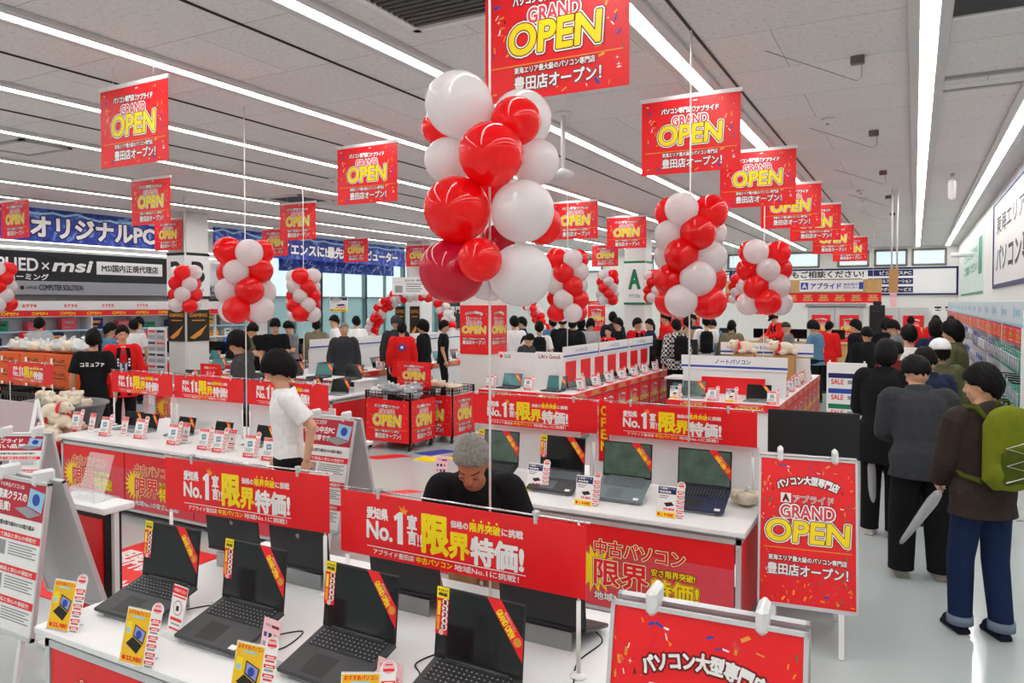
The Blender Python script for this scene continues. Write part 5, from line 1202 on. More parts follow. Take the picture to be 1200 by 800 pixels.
g = Gfx(.002); xc = L*.195; g.rect(xc-.80,-.02,xc-.6,.18,PBL,1); g.text('A', xc-.7,.08,.12,.13,PWH,.05,lay=2); g.text('アプライド', xc-.13,.08,.8,.16,PBL,.04,lay=1); g.text('総合受付', xc+.52,.12,.36,.07,PBL,.02,lay=1); g.text('カウンター', xc+.52,.03,.36,.07,PBL,.02,lay=1); g.rect(xc+.73,-.02,xc+.84,.18,PBL,1); ob('lettering', g.mesh('l'), b, (0,-.03,0))
a = MB(); a.box(-L/2,L/2,.04,.05,-.40,-.12); b = ob('red_strip', a.mesh('rs', RED), r)
n = int(L/.42)
for k in range(n): ob('lettering', _os, b, (-L/2+(k+.5)*L/n,.04,-.26)).scale = (.6,1,1.9)
for k in range(4): a = MB(); x = -L*.45+L*.3*k; a.tube([(x,.06,.26),(x,.06,1.5)], .008, 6); ob('hanging_rod', a.mesh('rod', WHITEM), r)
# reception counter
r = thing('reception_counter', 'long wooden reception counter at the back under the hanging board', 'counter', (x0-.3, 22.6, 0)); L2 = x1-x0+.2
a = MB(); a.box(0,L2,0,.6,.05,.92); ob('front', a.mesh('f', WOOD), r); a = MB(); a.box(-.03,L2+.03,-.05,.65,.92,.97,bev=.006); ob('countertop', a.mesh('c', WOOD), r)
a = MB(); a.box(.05,L2-.05,.05,.55,0,.05); ob('plinth', a.mesh('p', GREYM), r)
for k in range(4): monitor((x0+.1+1.0*k, 22.9, .97), 0, .5, .28, 'black monitor, %s from the left on the reception counter' % ORD[k], group='monitors on the reception counter')
r = thing('wood_end_desk', 'pale wooden desk below the red posters at the back', 'desk', (-1.05,21.0,0)); a = MB(); a.box(0,.9,0,.5,.04,.82); ob('body', a.mesh('b', WOOD), r); a = MB(); a.box(-.03,.93,-.03,.53,.82,.86,bev=.005); ob('top', a.mesh('t', WOOD), r); a = MB(); a.box(.04,.86,.04,.46,0,.04); ob('plinth', a.mesh('p', GREYM), r)
# sliding doors and grey panels of the back wall
for i, (pa, pb) in enumerate(((948,978),(980,1012),(1018,1052),(1054,1088))):
    xa, xb = bx(pa), bx(pb); a = MB(); a.box(xa,xb,YB-.06,YB-.005,0,1.95,bev=.01); d = struct('door_%d' % (i+1), a.mesh('door', LGREY)); a = MB(); a.box(xa+.08,xa+.12,YB-.1,YB-.06,.9,1.2,bev=.008); ob('door_handle', a.mesh('h', GREYM), d)
    poster((xa+xb)/2, YB-.08, 1.2, .62, .95, 0, 'red portrait poster on the back wall doors, %s from the left' % ORD[i], _pc, .55, .86, group='red posters on the back doors')
a = MB(); a.box(bx(948)-.1,bx(1012)+.1,YB-.14,YB,1.97,2.07,bev=.01); struct('trim_5', a.mesh('rail', GREYM))
# red posters further along the back
for i, (px, py, Y, w, h) in enumerate(((699,373,24,.8,1.1),(744,373,24,.8,1.1),(697,360,26,.7,.6),(742,362,26,.7,.6),(788,362,20,.85,1.2),(812,370,24,.55,.8))):
    p = ptY(px, py, Y); r = poster(p.x, Y, p.z, w*.8, h*.8, 0, 'red grand opening poster in the far middle, %s from the left of six' % ORD[(1,3,0,2,4,5)[i]], _pc, .55, .86, group='far red posters')
    a = MB(); a.box(-w*.42,w*.42,.006,.03,-p.z,h*.42,bev=.004); ob('backing_board', a.mesh('bb', WHITE), r)
# hanging boxes over the aisle, tall black stand, black shelf with devices
p = ptY(1047,330,14.0); r = thing('hanging_cardboard', 'brown cardboard panel hung on white rods over the aisle', 'panel', (p.x,14.0,p.z)); a = MB(); a.box(-.07,.07,-.02,.02,-.18,.22,bev=.004); ob('panel', a.mesh('p', CARD), r)
for x in (-.03,.05): a = MB(); a.tube([(x,0,.2),(x,0,4.0-p.z)], .014, 8); ob('rod', a.mesh('r', WHITEM), r)
a = MB(); a.box(-.05,.05,-.015,.0,-.42,-.18); ob('paper_tail', a.mesh('pt', PPK), r)
p = ptY(1028,375,19.0); r = thing('equipment_stand', 'tall black equipment stand near the back, left of the queue', 'stand', (p.x,19.0,0)); a = MB(); a.box(-.16,.16,-.1,.1,1.0,2.05,bev=.02); a.box(-.1,.1,-.14,-.1,1.2,1.9,bev=.01); ob('body', a.mesh('b', BLACKP), r); a = MB(); a.tube([(0,0,.03),(0,0,1.0)], .04, 10); a.lathe([(.3,0),(.3,.03),(.05,.05)], 20); ob('pole', a.mesh('p', BLACKM), r); a = MB(); a.box(-.09,.09,-.06,.06,2.05,2.14,bev=.02); ob('head', a.mesh('h', BLACKP), r)
pa, pb = ptY(1093,364,27.5), ptY(1125,364,27.5); r = thing('high_shelf', 'white cabinet by the right corner with black devices on top', 'cabinet', (pa.x,27.6,0)); L = pb.x-pa.x; a = MB(); a.box(0,L,0,.8,.05,1.84,bev=.01); ob('body', a.mesh('b', WHITE), r); a = MB(); a.box(.02,L-.02,.02,.78,0,.05); ob('plinth', a.mesh('p', GREYM), r)
for k in range(3): q = thing('black_device', 'small black device on the high white cabinet, %s from the left' % ORD[k], 'device', (pa.x+.15+.3*k,27.8,1.84)); a = MB(); a.box(-.08,.08,-.06,.06,0,.03,bev=.01); a.tube([(0,0,.02),(0,0,.1)], .012, 8); ob('stand', a.mesh('s', BLACKP), q); a = MB(); a.box(-.1,.1,-.05,.05,.08,.14,bev=.02); ob('head', a.mesh('h', BLACKP), q)
# ------------------------------------------------------------------ right wall: signs, long shelf of hanging goods
GREENT = mat('print_sea_green', lin(60,140,115), .45, noise=.05); PALEG = mat('print_pale_green', lin(206,224,216), .45)
def dr1(g, L, H): g.text('東海エリア最大級', 0, H*.2, L*.84, H*.2, PBK, .02); g.text('パソコン専門店', 0, -H*.18, L*.84, H*.28, PBK, .03)
side_sign('wall_sign', XR-.01, 8.7, 16.0, 2.35, 3.88, 'large white wall sign with navy border at the right edge', 'sign', WHITE, dr1, -1, PNV)
def dr2(g, L, H):
    g.text('どんなことでも', L*.0, H*.2, L*.6, H*.16, GREENT, .03); g.text('ご相談ください', L*.0, -H*.05, L*.6, H*.16, GREENT, .03); g.rect(L*.34,-H*.2,L*.46,H*.36,GREENT); g.rect(-L/2,-H/2,L/2,-H*.46,GREENT)
side_sign('wall_sign', XR-.01, 18.3, 26.6, 2.30, 3.75, 'pale wall sign with green lettering near the back right corner', 'sign', PALEG, dr2, -1)
r = thing('wall_light', 'small white cylinder lamp on the right wall above the green sign', 'lamp', (XR-.08,20.0,3.2)); a = MB(); a.tube([(0,0,0),(-.45,0,0)], .05, 12); ob('body', a.mesh('b', WHITEM), r); a = MB(); a.box(.0,.08,-.06,.06,-.06,.06,bev=.01); ob('bracket', a.mesh('k', WHITEM), r)
SX = .93
r = thing('pegboard_shelf', 'long white wall rack of hanging goods along the right wall', 'shelf', (SX,8.6,0)); L = 18.6
a = MB(); a.box(.1,.14,0,L,.1,2.1); ob('pegboard', a.mesh('b', WHITEM), r); a = MB(); a.box(-.05,.3,0,L,0,.16,bev=.006); ob('base_shelf', a.mesh('bs', WHITE), r)
a = MB(); a.box(-.02,.1,0,L,1.86,2.12,bev=.004); b = ob('header_board', a.mesh('h', mat('pale_blue_header', lin(206,226,232), .4)), r)
g = Gfx(.002)
for k in range(15): x = L/2-.7-1.22*k; g.disc(x,2.0,.075,PLB,16,1); g.rect(x+.12,1.96,x+.5,2.03,PLB,1)
g.rect(-L/2,1.86,L/2,1.885,PLB,1); ob('lettering', g.mesh('p'), b, (-.02,L/2,0), (0,0,-PI/2))
a = MB(); a.box(-.025,.0,0,L,1.68,1.85); b = ob('red_strip', a.mesh('rs', RED), r)
for k in range(30): l = ob('lettering', _os, b, (-.025,.31+.62*k,1.765), (0,0,-PI/2)); l.scale = (.8,1,1.5)
for k in range(11): a = MB(); a.box(-.03,.3,L*k/10-.012,L*k/10+.012,.1,1.86); ob('upright', a.mesh('u', WHITEM), r)
# hanging packs: colour blocks running along the rack
PACKM = [('teal green', mat('pack_teal', lin(60,170,150), .3, noise=.1)), ('blue', mat('pack_blue', lin(52,80,160), .3, noise=.15)), ('white', mat('pack_white', lin(214,218,222), .3, noise=.06)), ('grey', mat('pack_grey', lin(130,140,150), .3, noise=.15)), ('yellow', mat('pack_yellow', lin(232,196,40), .3, noise=.1)), ('light blue', mat('pack_light_blue', lin(120,170,210), .3, noise=.1))]
def pack_proto(i, hook=True):
    r = thing('blister_pack', 'x', 'pack'); a = MB(); a.box(-.055,.055,-.006,.006,-.19,0,bev=.003); ob('card', a.mesh('c', PACKM[i][1]), r)
    a = MB(); a.box(-.04,.04,-.022,-.006,-.16,-.05,bev=.012); ob('blister', a.mesh('b', mat('pack_inner', lin(168,180,186), .2, noise=.3, nscale=30) if i != 3 else PACKM[2][1]), r)
    
    if hook: a = MB(); a.tube([(0,.1,-.012),(0,-.05,-.012),(0,-.055,.0)], .003, 6); ob('hook', a.mesh('k', CHROME), r)
    return r
PK = {}
for row in range(4):
    z = 1.62-.34*row
    for k in range(40):
        y = 8.75+.19*k+.004*k*k; 
        if y > 25.5: break
        run = (0,0,0,1,3,1,2,1,2,5,2,4)[min(11, (k+row*2)//4)] if row < 2 else (0,3,1,3,1,2,1,2,3,4,4,2)[min(11,(k+row)//4)]
        kk = (run, k < 16); o = pack_proto(run, k < 16) if kk not in PK else dup(PK[kk]); PK.setdefault(kk, o)
        o.scale = (1.5,1.2,1.25); o.location = (SX-.07+.05, y, z); o.rotation_euler = (0,0,-PI/2); nm = PACKM[run][0]
        o['label'] = '%s hanging pack on the %s hook row of the right wall rack' % (nm, ('top','second','third','bottom')[row]); o['group'] = '%s packs on the %s hook row' % (nm, ('top','second','third','bottom')[row])
for k in range(10):
    r = thing('hook_arm', 'black hook arm on the right wall rack, %s from the camera' % ORD[k], 'hook', (SX+.08, 8.7+.16*k, 1.30-.28*(k%2)), 0, 'black hook arms on the right rack'); a = MB(); a.tube([(.03,0,0),(-.17,0,.02),(-.19,0,.05)], .007, 8); ob('arm', a.mesh('a', BLACKM), r); a = MB(); a.box(-.21,-.205,-.02,.02,.03,.07,bev=.002); ob('price_tag', a.mesh('t', PWH), r)
# white standing notice board beside the queue
p = ptz(962, 560, .2)
r = thing('notice_stand', 'white notice board with blue and green price strips beside the queue', 'notice board', (-.70, 9.6, 0)); r.scale = (.66,1,1.14); a = MB(); a.box(-.33,.33,0,.02,.55,1.22,bev=.004); ob('board', a.mesh('b', WHITE), r); a = MB()
for x in (-.3,.27): a.box(x,x+.03,-.02,.3,0,.03); a.box(x,x+.03,.02,.05,0,1.24)
ob('stand', a.mesh('s', WHITEM), r); g = Gfx(.001)
for k in range(4): g.rect(-.3,1.06-.16*k,.3,1.11-.16*k,(PNV,PBL,PGN,PBL)[k],1); g.text('SALE', -.15, 1.02-.16*k, .2, .05, RED, .04); g.rect(.02,1.0-.16*k,.28,1.04-.16*k,PGR,1)
ob('lettering', g.mesh('l'), r)
r = thing('television', 'large black television at the far end of the poster counter', 'television', (-4.55,15.25,0), .35)
a = MB(); a.box(-.62,.62,0,.05,.72,1.34,bev=.01); ob('housing', a.mesh('h', BLACKP), r); a = MB(); a.box(-.6,.6,-.004,.002,.75,1.32); ob('screen', a.mesh('s', BLACKG), r); a = MB(); a.box(-.06,.06,.05,.11,.03,1.1,bev=.01); ob('post', a.mesh('p', BLACKM), r); a = MB(); a.box(-.4,.4,-.2,.3,0,.03,bev=.01); ob('foot', a.mesh('f', BLACKM), r)
r = thing('showcase', 'black showcase with glass front in the aisle by the poster counter', 'showcase', (-3.95,13.2,0)); a = MB(); a.box(0,.5,0,.5,.05,.72,bev=.008); ob('body', a.mesh('b', BLACKP), r); a = MB(); a.box(-.03,.53,-.03,.53,.72,.76,bev=.006); ob('top', a.mesh('t', WHITE), r); a = MB(); a.box(.12,.4,-.01,0,.12,.66); ob('glass_front', a.mesh('g', SCRTEAL), r); a = MB(); a.box(.03,.47,.03,.47,0,.05); ob('plinth', a.mesh('p', GREYM), r)
table(-15.6, -11.7, 14.7, 15.7, 'distant table of black monitors below the long blue banner', 3)
for k in range(6): monitor((-15.2+.6*k, 15.2, TZ), .1, .52, .32, 'black monitor, %s from the left on the distant table below the blue banner' % ORD[k], group='monitors on the distant table', scr=(SCRN,BLACKG,SCRBLUE)[k%3])
for k in range(7): plush(-15.3+.52*k, 15.55, TZ+.0, -PI/2+.5*(k%3), 'cream plush toy, %s from the left on the distant table' % ORD[k], 1.7, 'plush toys on the distant table')
# coloured floor tiles
def tile(px, py, w, d, m, label, sh=.0):
    p = ptz(px, py, 0); a = MB(); a.add([(-w/2,-d/2,.0),(w/2-sh,-d/2,.0),(w/2,d/2,.0),(-w/2+sh,d/2,.0),(-w/2,-d/2,.002),(w/2-sh,-d/2,.002),(w/2,d/2,.002),(-w/2+sh,d/2,.002)], [(0,3,2,1),(4,5,6,7),(0,1,5,4),(1,2,6,5),(2,3,7,6),(3,0,4,7)]); o = ob('floor_tile', a.mesh('t', m), None, (p.x,p.y,.0005)); return tag(o, label, 'floor tile')
tile(512, 530, .5, .45, PBL, 'blue parallelogram tile on the floor before the column', .2); tile(500, 538, .3, .25, YEL, 'small yellow tile on the floor beside the blue one'); tile(522, 536, .35, .12, YEL, 'thin yellow floor tile right of the blue one')
tile(455, 535, .6, .4, RED, 'red triangular tile on the floor below the cart', .3); tile(465, 577, .5, .35, RED, 'red tile on the floor right of the info A-board', .3)
p = ptz(140, 668, 0); r = thing('floor_mat', 'red mat with white lettering on the floor by the nearest table', 'mat', (p.x,p.y,0)); a = MB(); a.box(-.45,.45,-.6,.6,0,.006,bev=.002); ob('sheet', a.mesh('m', RED), r)
g = Gfx(.0006); g.text('限界特価', 0, .2, .7, .3, PWH, .03); g.text('中古パソコン', 0, -.2, .7, .2, PWH, .03); ob('lettering', g.mesh('l'), r, (0,0,.0065), (-PI/2,0,0))
# left edge: white brochure rack and red fronted cabinet behind the large A-board
r = thing('acrylic_rack', 'tall clear brochure rack at the left edge', 'rack', (-6.4,3.2,0)); a = MB(); a.box(-.35,.35,.0,.008,.3,1.32,bev=.002,M=Matrix.Translation((0,0,0)) @ Matrix.Rotation(-.12,4,'X')); ob('panel', a.mesh('p', mat('frosted_pink_acrylic', lin(214,190,194), .25, alpha=.75, noise=.02)), r)
a = MB()
for x in (-.36,.34): a.tube([(x,-.1,0),(x,.16,1.34)], .014, 8); a.tube([(x,.4,0),(x,.16,1.34)], .014, 8)
ob('frame', a.mesh('f', WHITEM), r)
r = thing('leaflet_stand', 'slim red fronted leaflet stand between left A-board and nearest table', 'stand', (-4.68,2.70,0)); a = MB(); a.box(0,.5,0,.10,.03,.86,bev=.006); ob('body', a.mesh('b', BLACKP), r); a = MB(); a.box(.02,.47,-.008,0,.08,.82); ob('front', a.mesh('f', RED), r); a = MB(); a.box(-.02,.54,-.04,.16,.86,.90,bev=.006); ob('shelf', a.mesh('s', WHITE), r)
for x in (-.015,.5): a = MB(); a.box(x,x+.03,.03,.06,0,.86); ob('post', a.mesh('p', WHITEM), r)
a = MB(); a.box(-.02,.54,-.12,.22,0,.03,bev=.006); ob('foot', a.mesh('ft', WHITEM), r)
r = thing('leaflet_holder', 'clear acrylic leaflet holder standing on the slim red leaflet stand', 'holder', (-4.42,2.75,.90)); a = MB(); a.box(-.12,.12,0,.004,0,.28,M=Matrix.Rotation(-.3,4,'X')); a.box(-.12,.12,-.03,.12,0,.004); ob('plate', a.mesh('p', ACRY), r); a = MB(); a.box(-.12,.12,-.05,-.046,0,.08); a.box(-.12,-.116,-.05,.02,0,.08); a.box(.116,.12,-.05,.02,0,.08); ob('pocket', a.mesh('k', ACRY), r)
# ------------------------------------------------------------------ people
def capsule(mb, a, b, ra, rb, n=12):
    mb.tube([a, b], [ra, rb], n); mb.ball(tuple(a), ra, n, 8); mb.ball(tuple(b), rb, n, 8)
def loft(mb, rings, n=20):
    """rings: (centre, rx, ry, xdir, ydir) stacked bottom to top, flat ends"""
    vs = []; fs = []
    for c, rx, ry, X, Y in rings:
        for k in range(n):
            q = 2*PI*k/n; vs.append(tuple(c + X*rx*math.cos(q) + Y*ry*math.sin(q)))
    m = len(rings)
    for i in range(m-1):
        for k in range(n): fs.append((i*n+k, i*n+(k+1)%n, (i+1)*n+(k+1)%n, (i+1)*n+k))
    fs.append(tuple(range(n))[::-1]); fs.append(tuple((m-1)*n+k for k in range(n))); mb.add(vs, fs, 0, True)
def ik(S, T, l1, l2, hint):
    d = T-S; L = d.length
    if L > (l1+l2)*.995: T = S+d*((l1+l2)*.995/L); d = T-S; L = d.length
    a = (l1*l1-l2*l2+L*L)/(2*L); h = math.sqrt(max(l1*l1-a*a, 0)); u = d/L; w = hint-u*hint.dot(u)
    if w.length < 1e-5: w = u.orthogonal()
    return S+u*a+w.normalized()*h, T
POSES = {
 # lean, head pitch, head yaw, left wrist, right wrist (from the shoulder), left foot y, right foot y
 'stand': dict(lean=.03, hp=.10, hy=0, lw=(.07,-.05,-.52), rw=(-.07,-.05,-.52)),
 'phone': dict(lean=.08, hp=.50, hy=0, lw=(-.10,-.30,-.24), rw=(-.06,-.02,-.53)),
 'browse': dict(lean=.28, hp=.45, hy=.1, lw=(-.02,-.36,-.30), rw=(.04,-.34,-.33)),
 'look': dict(lean=.04, hp=.12, hy=.55, lw=(.07,-.08,-.52), rw=(.06,-.26,-.22)),
 'bowed': dict(lean=.14, hp=.55, hy=.15, lw=(-.08,-.26,-.33), rw=(.06,-.24,-.35)),
}
XV, YV, ZV = Vector((1,0,0)), Vector((0,1,0)), Vector((0,0,1))
def skeleton(P):
    K = {}; le = P['lean']; u = Vector((0,-math.sin(le),math.cos(le))); f = Vector((0,-math.cos(le),-math.sin(le))); K['u'], K['f'] = u, f
    K['pel'] = Vector((0,P.get('py',0),.93+P.get('pz',0))); p0 = K['pel']; K['waist'] = p0+u*.14; K['chest'] = p0+u*.34; K['neck'] = p0+u*.53-f*.01
    K['shL'] = p0+u*.475+XV*.172; K['shR'] = p0+u*.475-XV*.172
    hl = le*.6+P['hp']; hu = Vector((0,-math.sin(hl),math.cos(hl))); K['hM'] = Matrix.Rotation(P.get('hr',0),4,'Y') @ Matrix.Rotation(P['hy'],4,'Z') @ Matrix.Rotation(hl,4,'X')
    K['head'] = K['neck']+Vector((0,-math.sin(le*.8+P['hp']*.5),math.cos(le*.8+P['hp']*.5)))*.155+Vector((0,-.015,0))
    for s, k in ((1,'L'),(-1,'R')):
        S = K['sh'+k]; w = Vector(P['lw'] if s > 0 else P['rw']); hint = Vector(P.get('hint'+k, (s*.5,.8,-.2)))
        K['el'+k], K['wr'+k] = ik(S, S+w, .285, .255, hint)
        H = p0+Vector((s*.085,0,-.03)); A = Vector((s*P.get('fx',.10), P.get('f'+k,0.0), .085)); K['hip'+k] = H
        K['kn'+k], K['an'+k] = ik(H, A, .412, .404, Vector((s*.1,-1,0)))
    return K
def hand(mb, K, k, s, P):
    d = (K['wr'+k]-K['el'+k]).normalized(); side = d.cross(XV*1.0); side = side.normalized() if side.length > .2 else YV
    nrm = d.cross(side).normalized(); curl = P.get('curl', .5); w = K['wr'+k]; pc = w+d*.05
    M = Matrix((side, d, nrm)).transposed().to_4x4(); b = len(mb.v)
    mb.ball(tuple(pc), (.040,.052,.017), 12, 8, 0, M)
    inward = nrm if (nrm.x*s < 0) else -nrm
    for i, (o, L, r) in enumerate(((-.030,.068,.0088),(-.010,.078,.0092),(.010,.072,.009),(.029,.056,.008))):
        p = w+d*.088+side*o; d1 = (d*math.cos(curl*.6)+inward*math.sin(curl*.6)); q = p+d1*L*.5; d2 = (d*math.cos(curl*1.7)+inward*math.sin(curl*1.7)); e = q+d2*L*.5
        mb.tube([p-d*.02,p,q,e], [r,r,r*.95,r*.8], 7)
    p = w+d*.03-side*.034; mb.tube([p, p-side*.02+d*.03+inward*.012, p-side*.02+d*.062+inward*.024], [.011,.0105,.008], 7)
TORSO = [(-.07,.150,.108),(.02,.158,.112),(.12,.138,.100),(.25,.150,.108),(.36,.168,.114),(.45,.165,.098),(.51,.105,.072)]
def torso_rings(K, grow, t0=-.07, t1=.55, belly=0.0):
    R = []
    for t, rx, ry in TORSO:
        if t < t0-1e-6 or t > t1: continue
        b = belly*math.exp(-((t-.12)/.12)**2); R.append((K['pel']+K['u']*t+K['f']*b*.6, rx+grow+b*.4+(.022 if grow > .02 and t < .05 else 0), ry+grow+b*.5, XV, -K['f']))
    return R
def build_body(K, P, vox, near):
    a = MB(); loft(a, torso_rings(K, 0)); capsule(a, K['neck']-K['u']*.06, K['head']-ZV*.05, .058, .050)
    for k, s in (('L',1),('R',-1)):
        capsule(a, K['sh'+k]-XV*s*.02, K['el'+k], .052, .040); capsule(a, K['el'+k], K['wr'+k], .040, .027); a.ball(tuple(K['sh'+k]), .058, 12, 8)
        capsule(a, K['hip'+k], K['kn'+k], .082, .056); capsule(a, K['kn'+k], K['an'+k], .054, .036)
        capsule(a, K['an'+k]-ZV*.03, K['an'+k]+Vector((0,-.13,-.05)), .038, .030)
        if near: hand(a, K, k, s, P)
    c = K['head']; M = K['hM']
    def hb(p, r): a.ball(tuple(c+M @ Vector(p)), r, 16, 10, 0, M)
    hb((0,.006,.02), (.073,.092,.10)); hb((0,-.022,-.045), (.056,.066,.068)); hb((0,-.052,-.082), (.030,.030,.026)); hb((0,.02,-.05), (.06,.07,.06))
    hb((0,-.094,-.022), (.0125,.020,.022)); hb((0,-.086,.0), (.009,.014,.03)); hb((0,-.083,-.060), (.022,.012,.010)); hb((.032,-.066,-.026), (.022,.022,.02)); hb((-.032,-.066,-.026), (.022,.022,.02)); hb((0,-.078,.028),(.042,.014,.010))
    for s in (1,-1): hb((s*.074,.012,-.012), (.012,.020,.032))
    me = rem(a, vox, SKIN, 'body', 2)
    if not near:
        b = MB()
        for k, s in (('L',1),('R',-1)): hand(b, K, k, s, P)
        bm = bmesh.new(); bm.from_mesh(me); t = b.mesh('h', SKIN); bm.from_mesh(t); bm.to_mesh(me); bm.free(); bpy.data.meshes.remove(t); me.polygons.foreach_set('use_smooth', [True]*len(me.polygons))
    return me
def build_top(K, P, vox, style):
    a = MB(); g = {'tee':.014,'jacket':.030,'coat':.034,'happi':.026}[style]; hem = {'tee':-.07,'jacket':-.07,'coat':-.07,'happi':-.07}[style]
    rings = torso_rings(K, g, hem, .46, P.get('belly',0)) + [(K['pel']+K['u']*.50, .128+g*.5, .090+g*.4, XV, -K['f']), (K['pel']+K['u']*.525, .082+g*.4, .074+g*.4, XV, -K['f'])]; lo = {'tee':.05,'jacket':.07,'coat':.20,'happi':.16}[style]
    c0 = K['pel']-ZV*(.07+lo)+K['f']*0; rings = [(c0, .182+g, .136+g, XV, YV)] + rings
    loft(a, rings)
    for k, s in (('L',1),('R',-1)):
        S, E, Wr = K['sh'+k], K['el'+k], K['wr'+k]; a.ball(tuple(S-XV*s*.012), .060+g*.8, 14, 10); a.tube([S-XV*s*.05, S], [.07,.058+g*.8], 14)
        capsule(a, K['neck']-K['u']*.055+XV*s*.04, S-K['u']*.0, .055+g*.4, .056+g*.7)
        if style == 'tee': m = S.lerp(E, .78); a.tube([S, m], [.058+g*.8, .060+g], 14)
        else:
            m = E.lerp(Wr, .93); a.tube([S, E], [.056+g, .046+g], 14); a.ball(tuple(E), .046+g, 12, 8); a.tube([E, m], [.046+g, .036+g], 14)
    if style in ('jacket','coat'): a.tube([K['neck']-K['u']*.05, K['neck']+K['u']*.04], [.092,.082], 16)
    if P.get('hood'): a.ball(tuple(K['neck']-K['f']*.07-K['u']*.02), (.12,.07,.09), 14, 10)
    if style in ('tee','happi'): a.tube([K['neck']-K['u']*.06, K['neck']+K['u']*.012], [.092,.076], 16)
    return rem(a, vox, RED, 'top', 3)
def build_trousers(K, P, vox, wide=0.0):
    a = MB(); g = .014; p = K['pel']; loft(a, [(p-ZV*.10,.150+g,.112+g,XV,YV),(p-ZV*.02,.157+g,.113+g,XV,YV),(p+K['u']*.09,.142+g,.104+g,XV,-K['f'])])
    for k in 'LR':
        H, N, A = K['hip'+k], K['kn'+k], K['an'+k]; capsule(a, H, N, .084+g, .062+g+wide, 14); a.ball(tuple(N), .062+g+wide, 14, 8); a.tube([N, A-(A-N).normalized()*.0], [.062+g+wide,.050+g+wide*1.2], 14); a.tube([A, A-ZV*.03], [.050+g+wide*1.2,.052+g+wide*1.2], 14)
    return rem(a, vox, RED, 'trousers', 3)
def shoe_mesh(A):
    a = MB(); c = A
    capsule(a, c+Vector((0,.02,-.035)), c+Vector((0,-.13,-.048)), .042, .036); capsule(a, c+Vector((0,.015,-.02)), c+Vector((0,.0,.02)), .044, .044); a.ball(tuple(c+Vector((0,-.06,-.03))), (.043,.09,.04), 14, 10)
    a.box(c.x-.042,c.x+.042,c.y-.16,c.y+.055,.001,.03)
    me = rem(a, .009, RED, 'shoe', 2)
    for v in me.vertices: v.co.z = max(v.co.z, .0015)
    return me
def hair_mesh(style, M, c, seed=0):
    n, m = 54, 32; vs = []; fs = []; rnd = random.Random(seed)
    front, side, back, vol, long_ = {'short':(.32,-.2,-.85,1.21,0),'mop':(.14,-.46,-.82,1.36,0),'bob':(.15,-.8,-1.05,1.22,.04),'crop':(.46,.05,-.55,1.10,0),'parted':(.44,-.12,-.66,1.20,0),'tail':(.44,-.15,-.7,1.15,0)}[style]
    for j in range(m+1):
        t = PI*j/m; z = math.cos(t)
        for k in range(n):
            q = 2*PI*k/n; x, y = math.sin(t)*math.sin(q), -math.sin(t)*math.cos(q)   # q = 0 is the face
            cq = math.cos(q); line = front*max(cq,0)**1.5 + side*(1-abs(cq))**.8*1.0 + back*max(-cq,0)**.8
            line += .06*math.sin(q*9+seed)*(1 if style in ('mop','short','parted') else .5)
            e = max(0, min(1, (z-line)/.16+.5)); r = .80+(vol-.80)*e*e*(3-2*e); r *= 1+.022*math.sin(q*13+4*math.sin(3*t)+seed)*e+.018*math.sin(q*24-7*t)*e+.02*math.sin(5*t+3*q+seed)*e
            vs.append((x*.079*r, y*.100*r+.008, z*.112*r+.016-(long_ if z < -.2 else 0)*(1-cq)*.5))
    for j in range(m):
        for k in range(n): fs.append((j*n+k, (j+1)*n+k, (j+1)*n+(k+1)%n, j*n+(k+1)%n))
    a = MB(); a.add(vs, fs, 0, True)
    if style == 'tail': a.tube([(0,.10,.03),(0,.135,-.02),(0,.13,-.12),(0,.11,-.20)], [.02,.032,.026,.006], 10)
    a.v = [tuple(c+M @ Vector(v)) for v in a.v]; return a.mesh('hair', HAIRB)
_mc = {}
STANDING = []
def cached(key, fn):
    if key not in _mc: _mc[key] = fn()
    return _mc[key]
def obm(name, me, m, parent):
    o = ob(name, me, parent); o.material_slots[0].link = 'OBJECT'; o.material_slots[0].material = m; return o
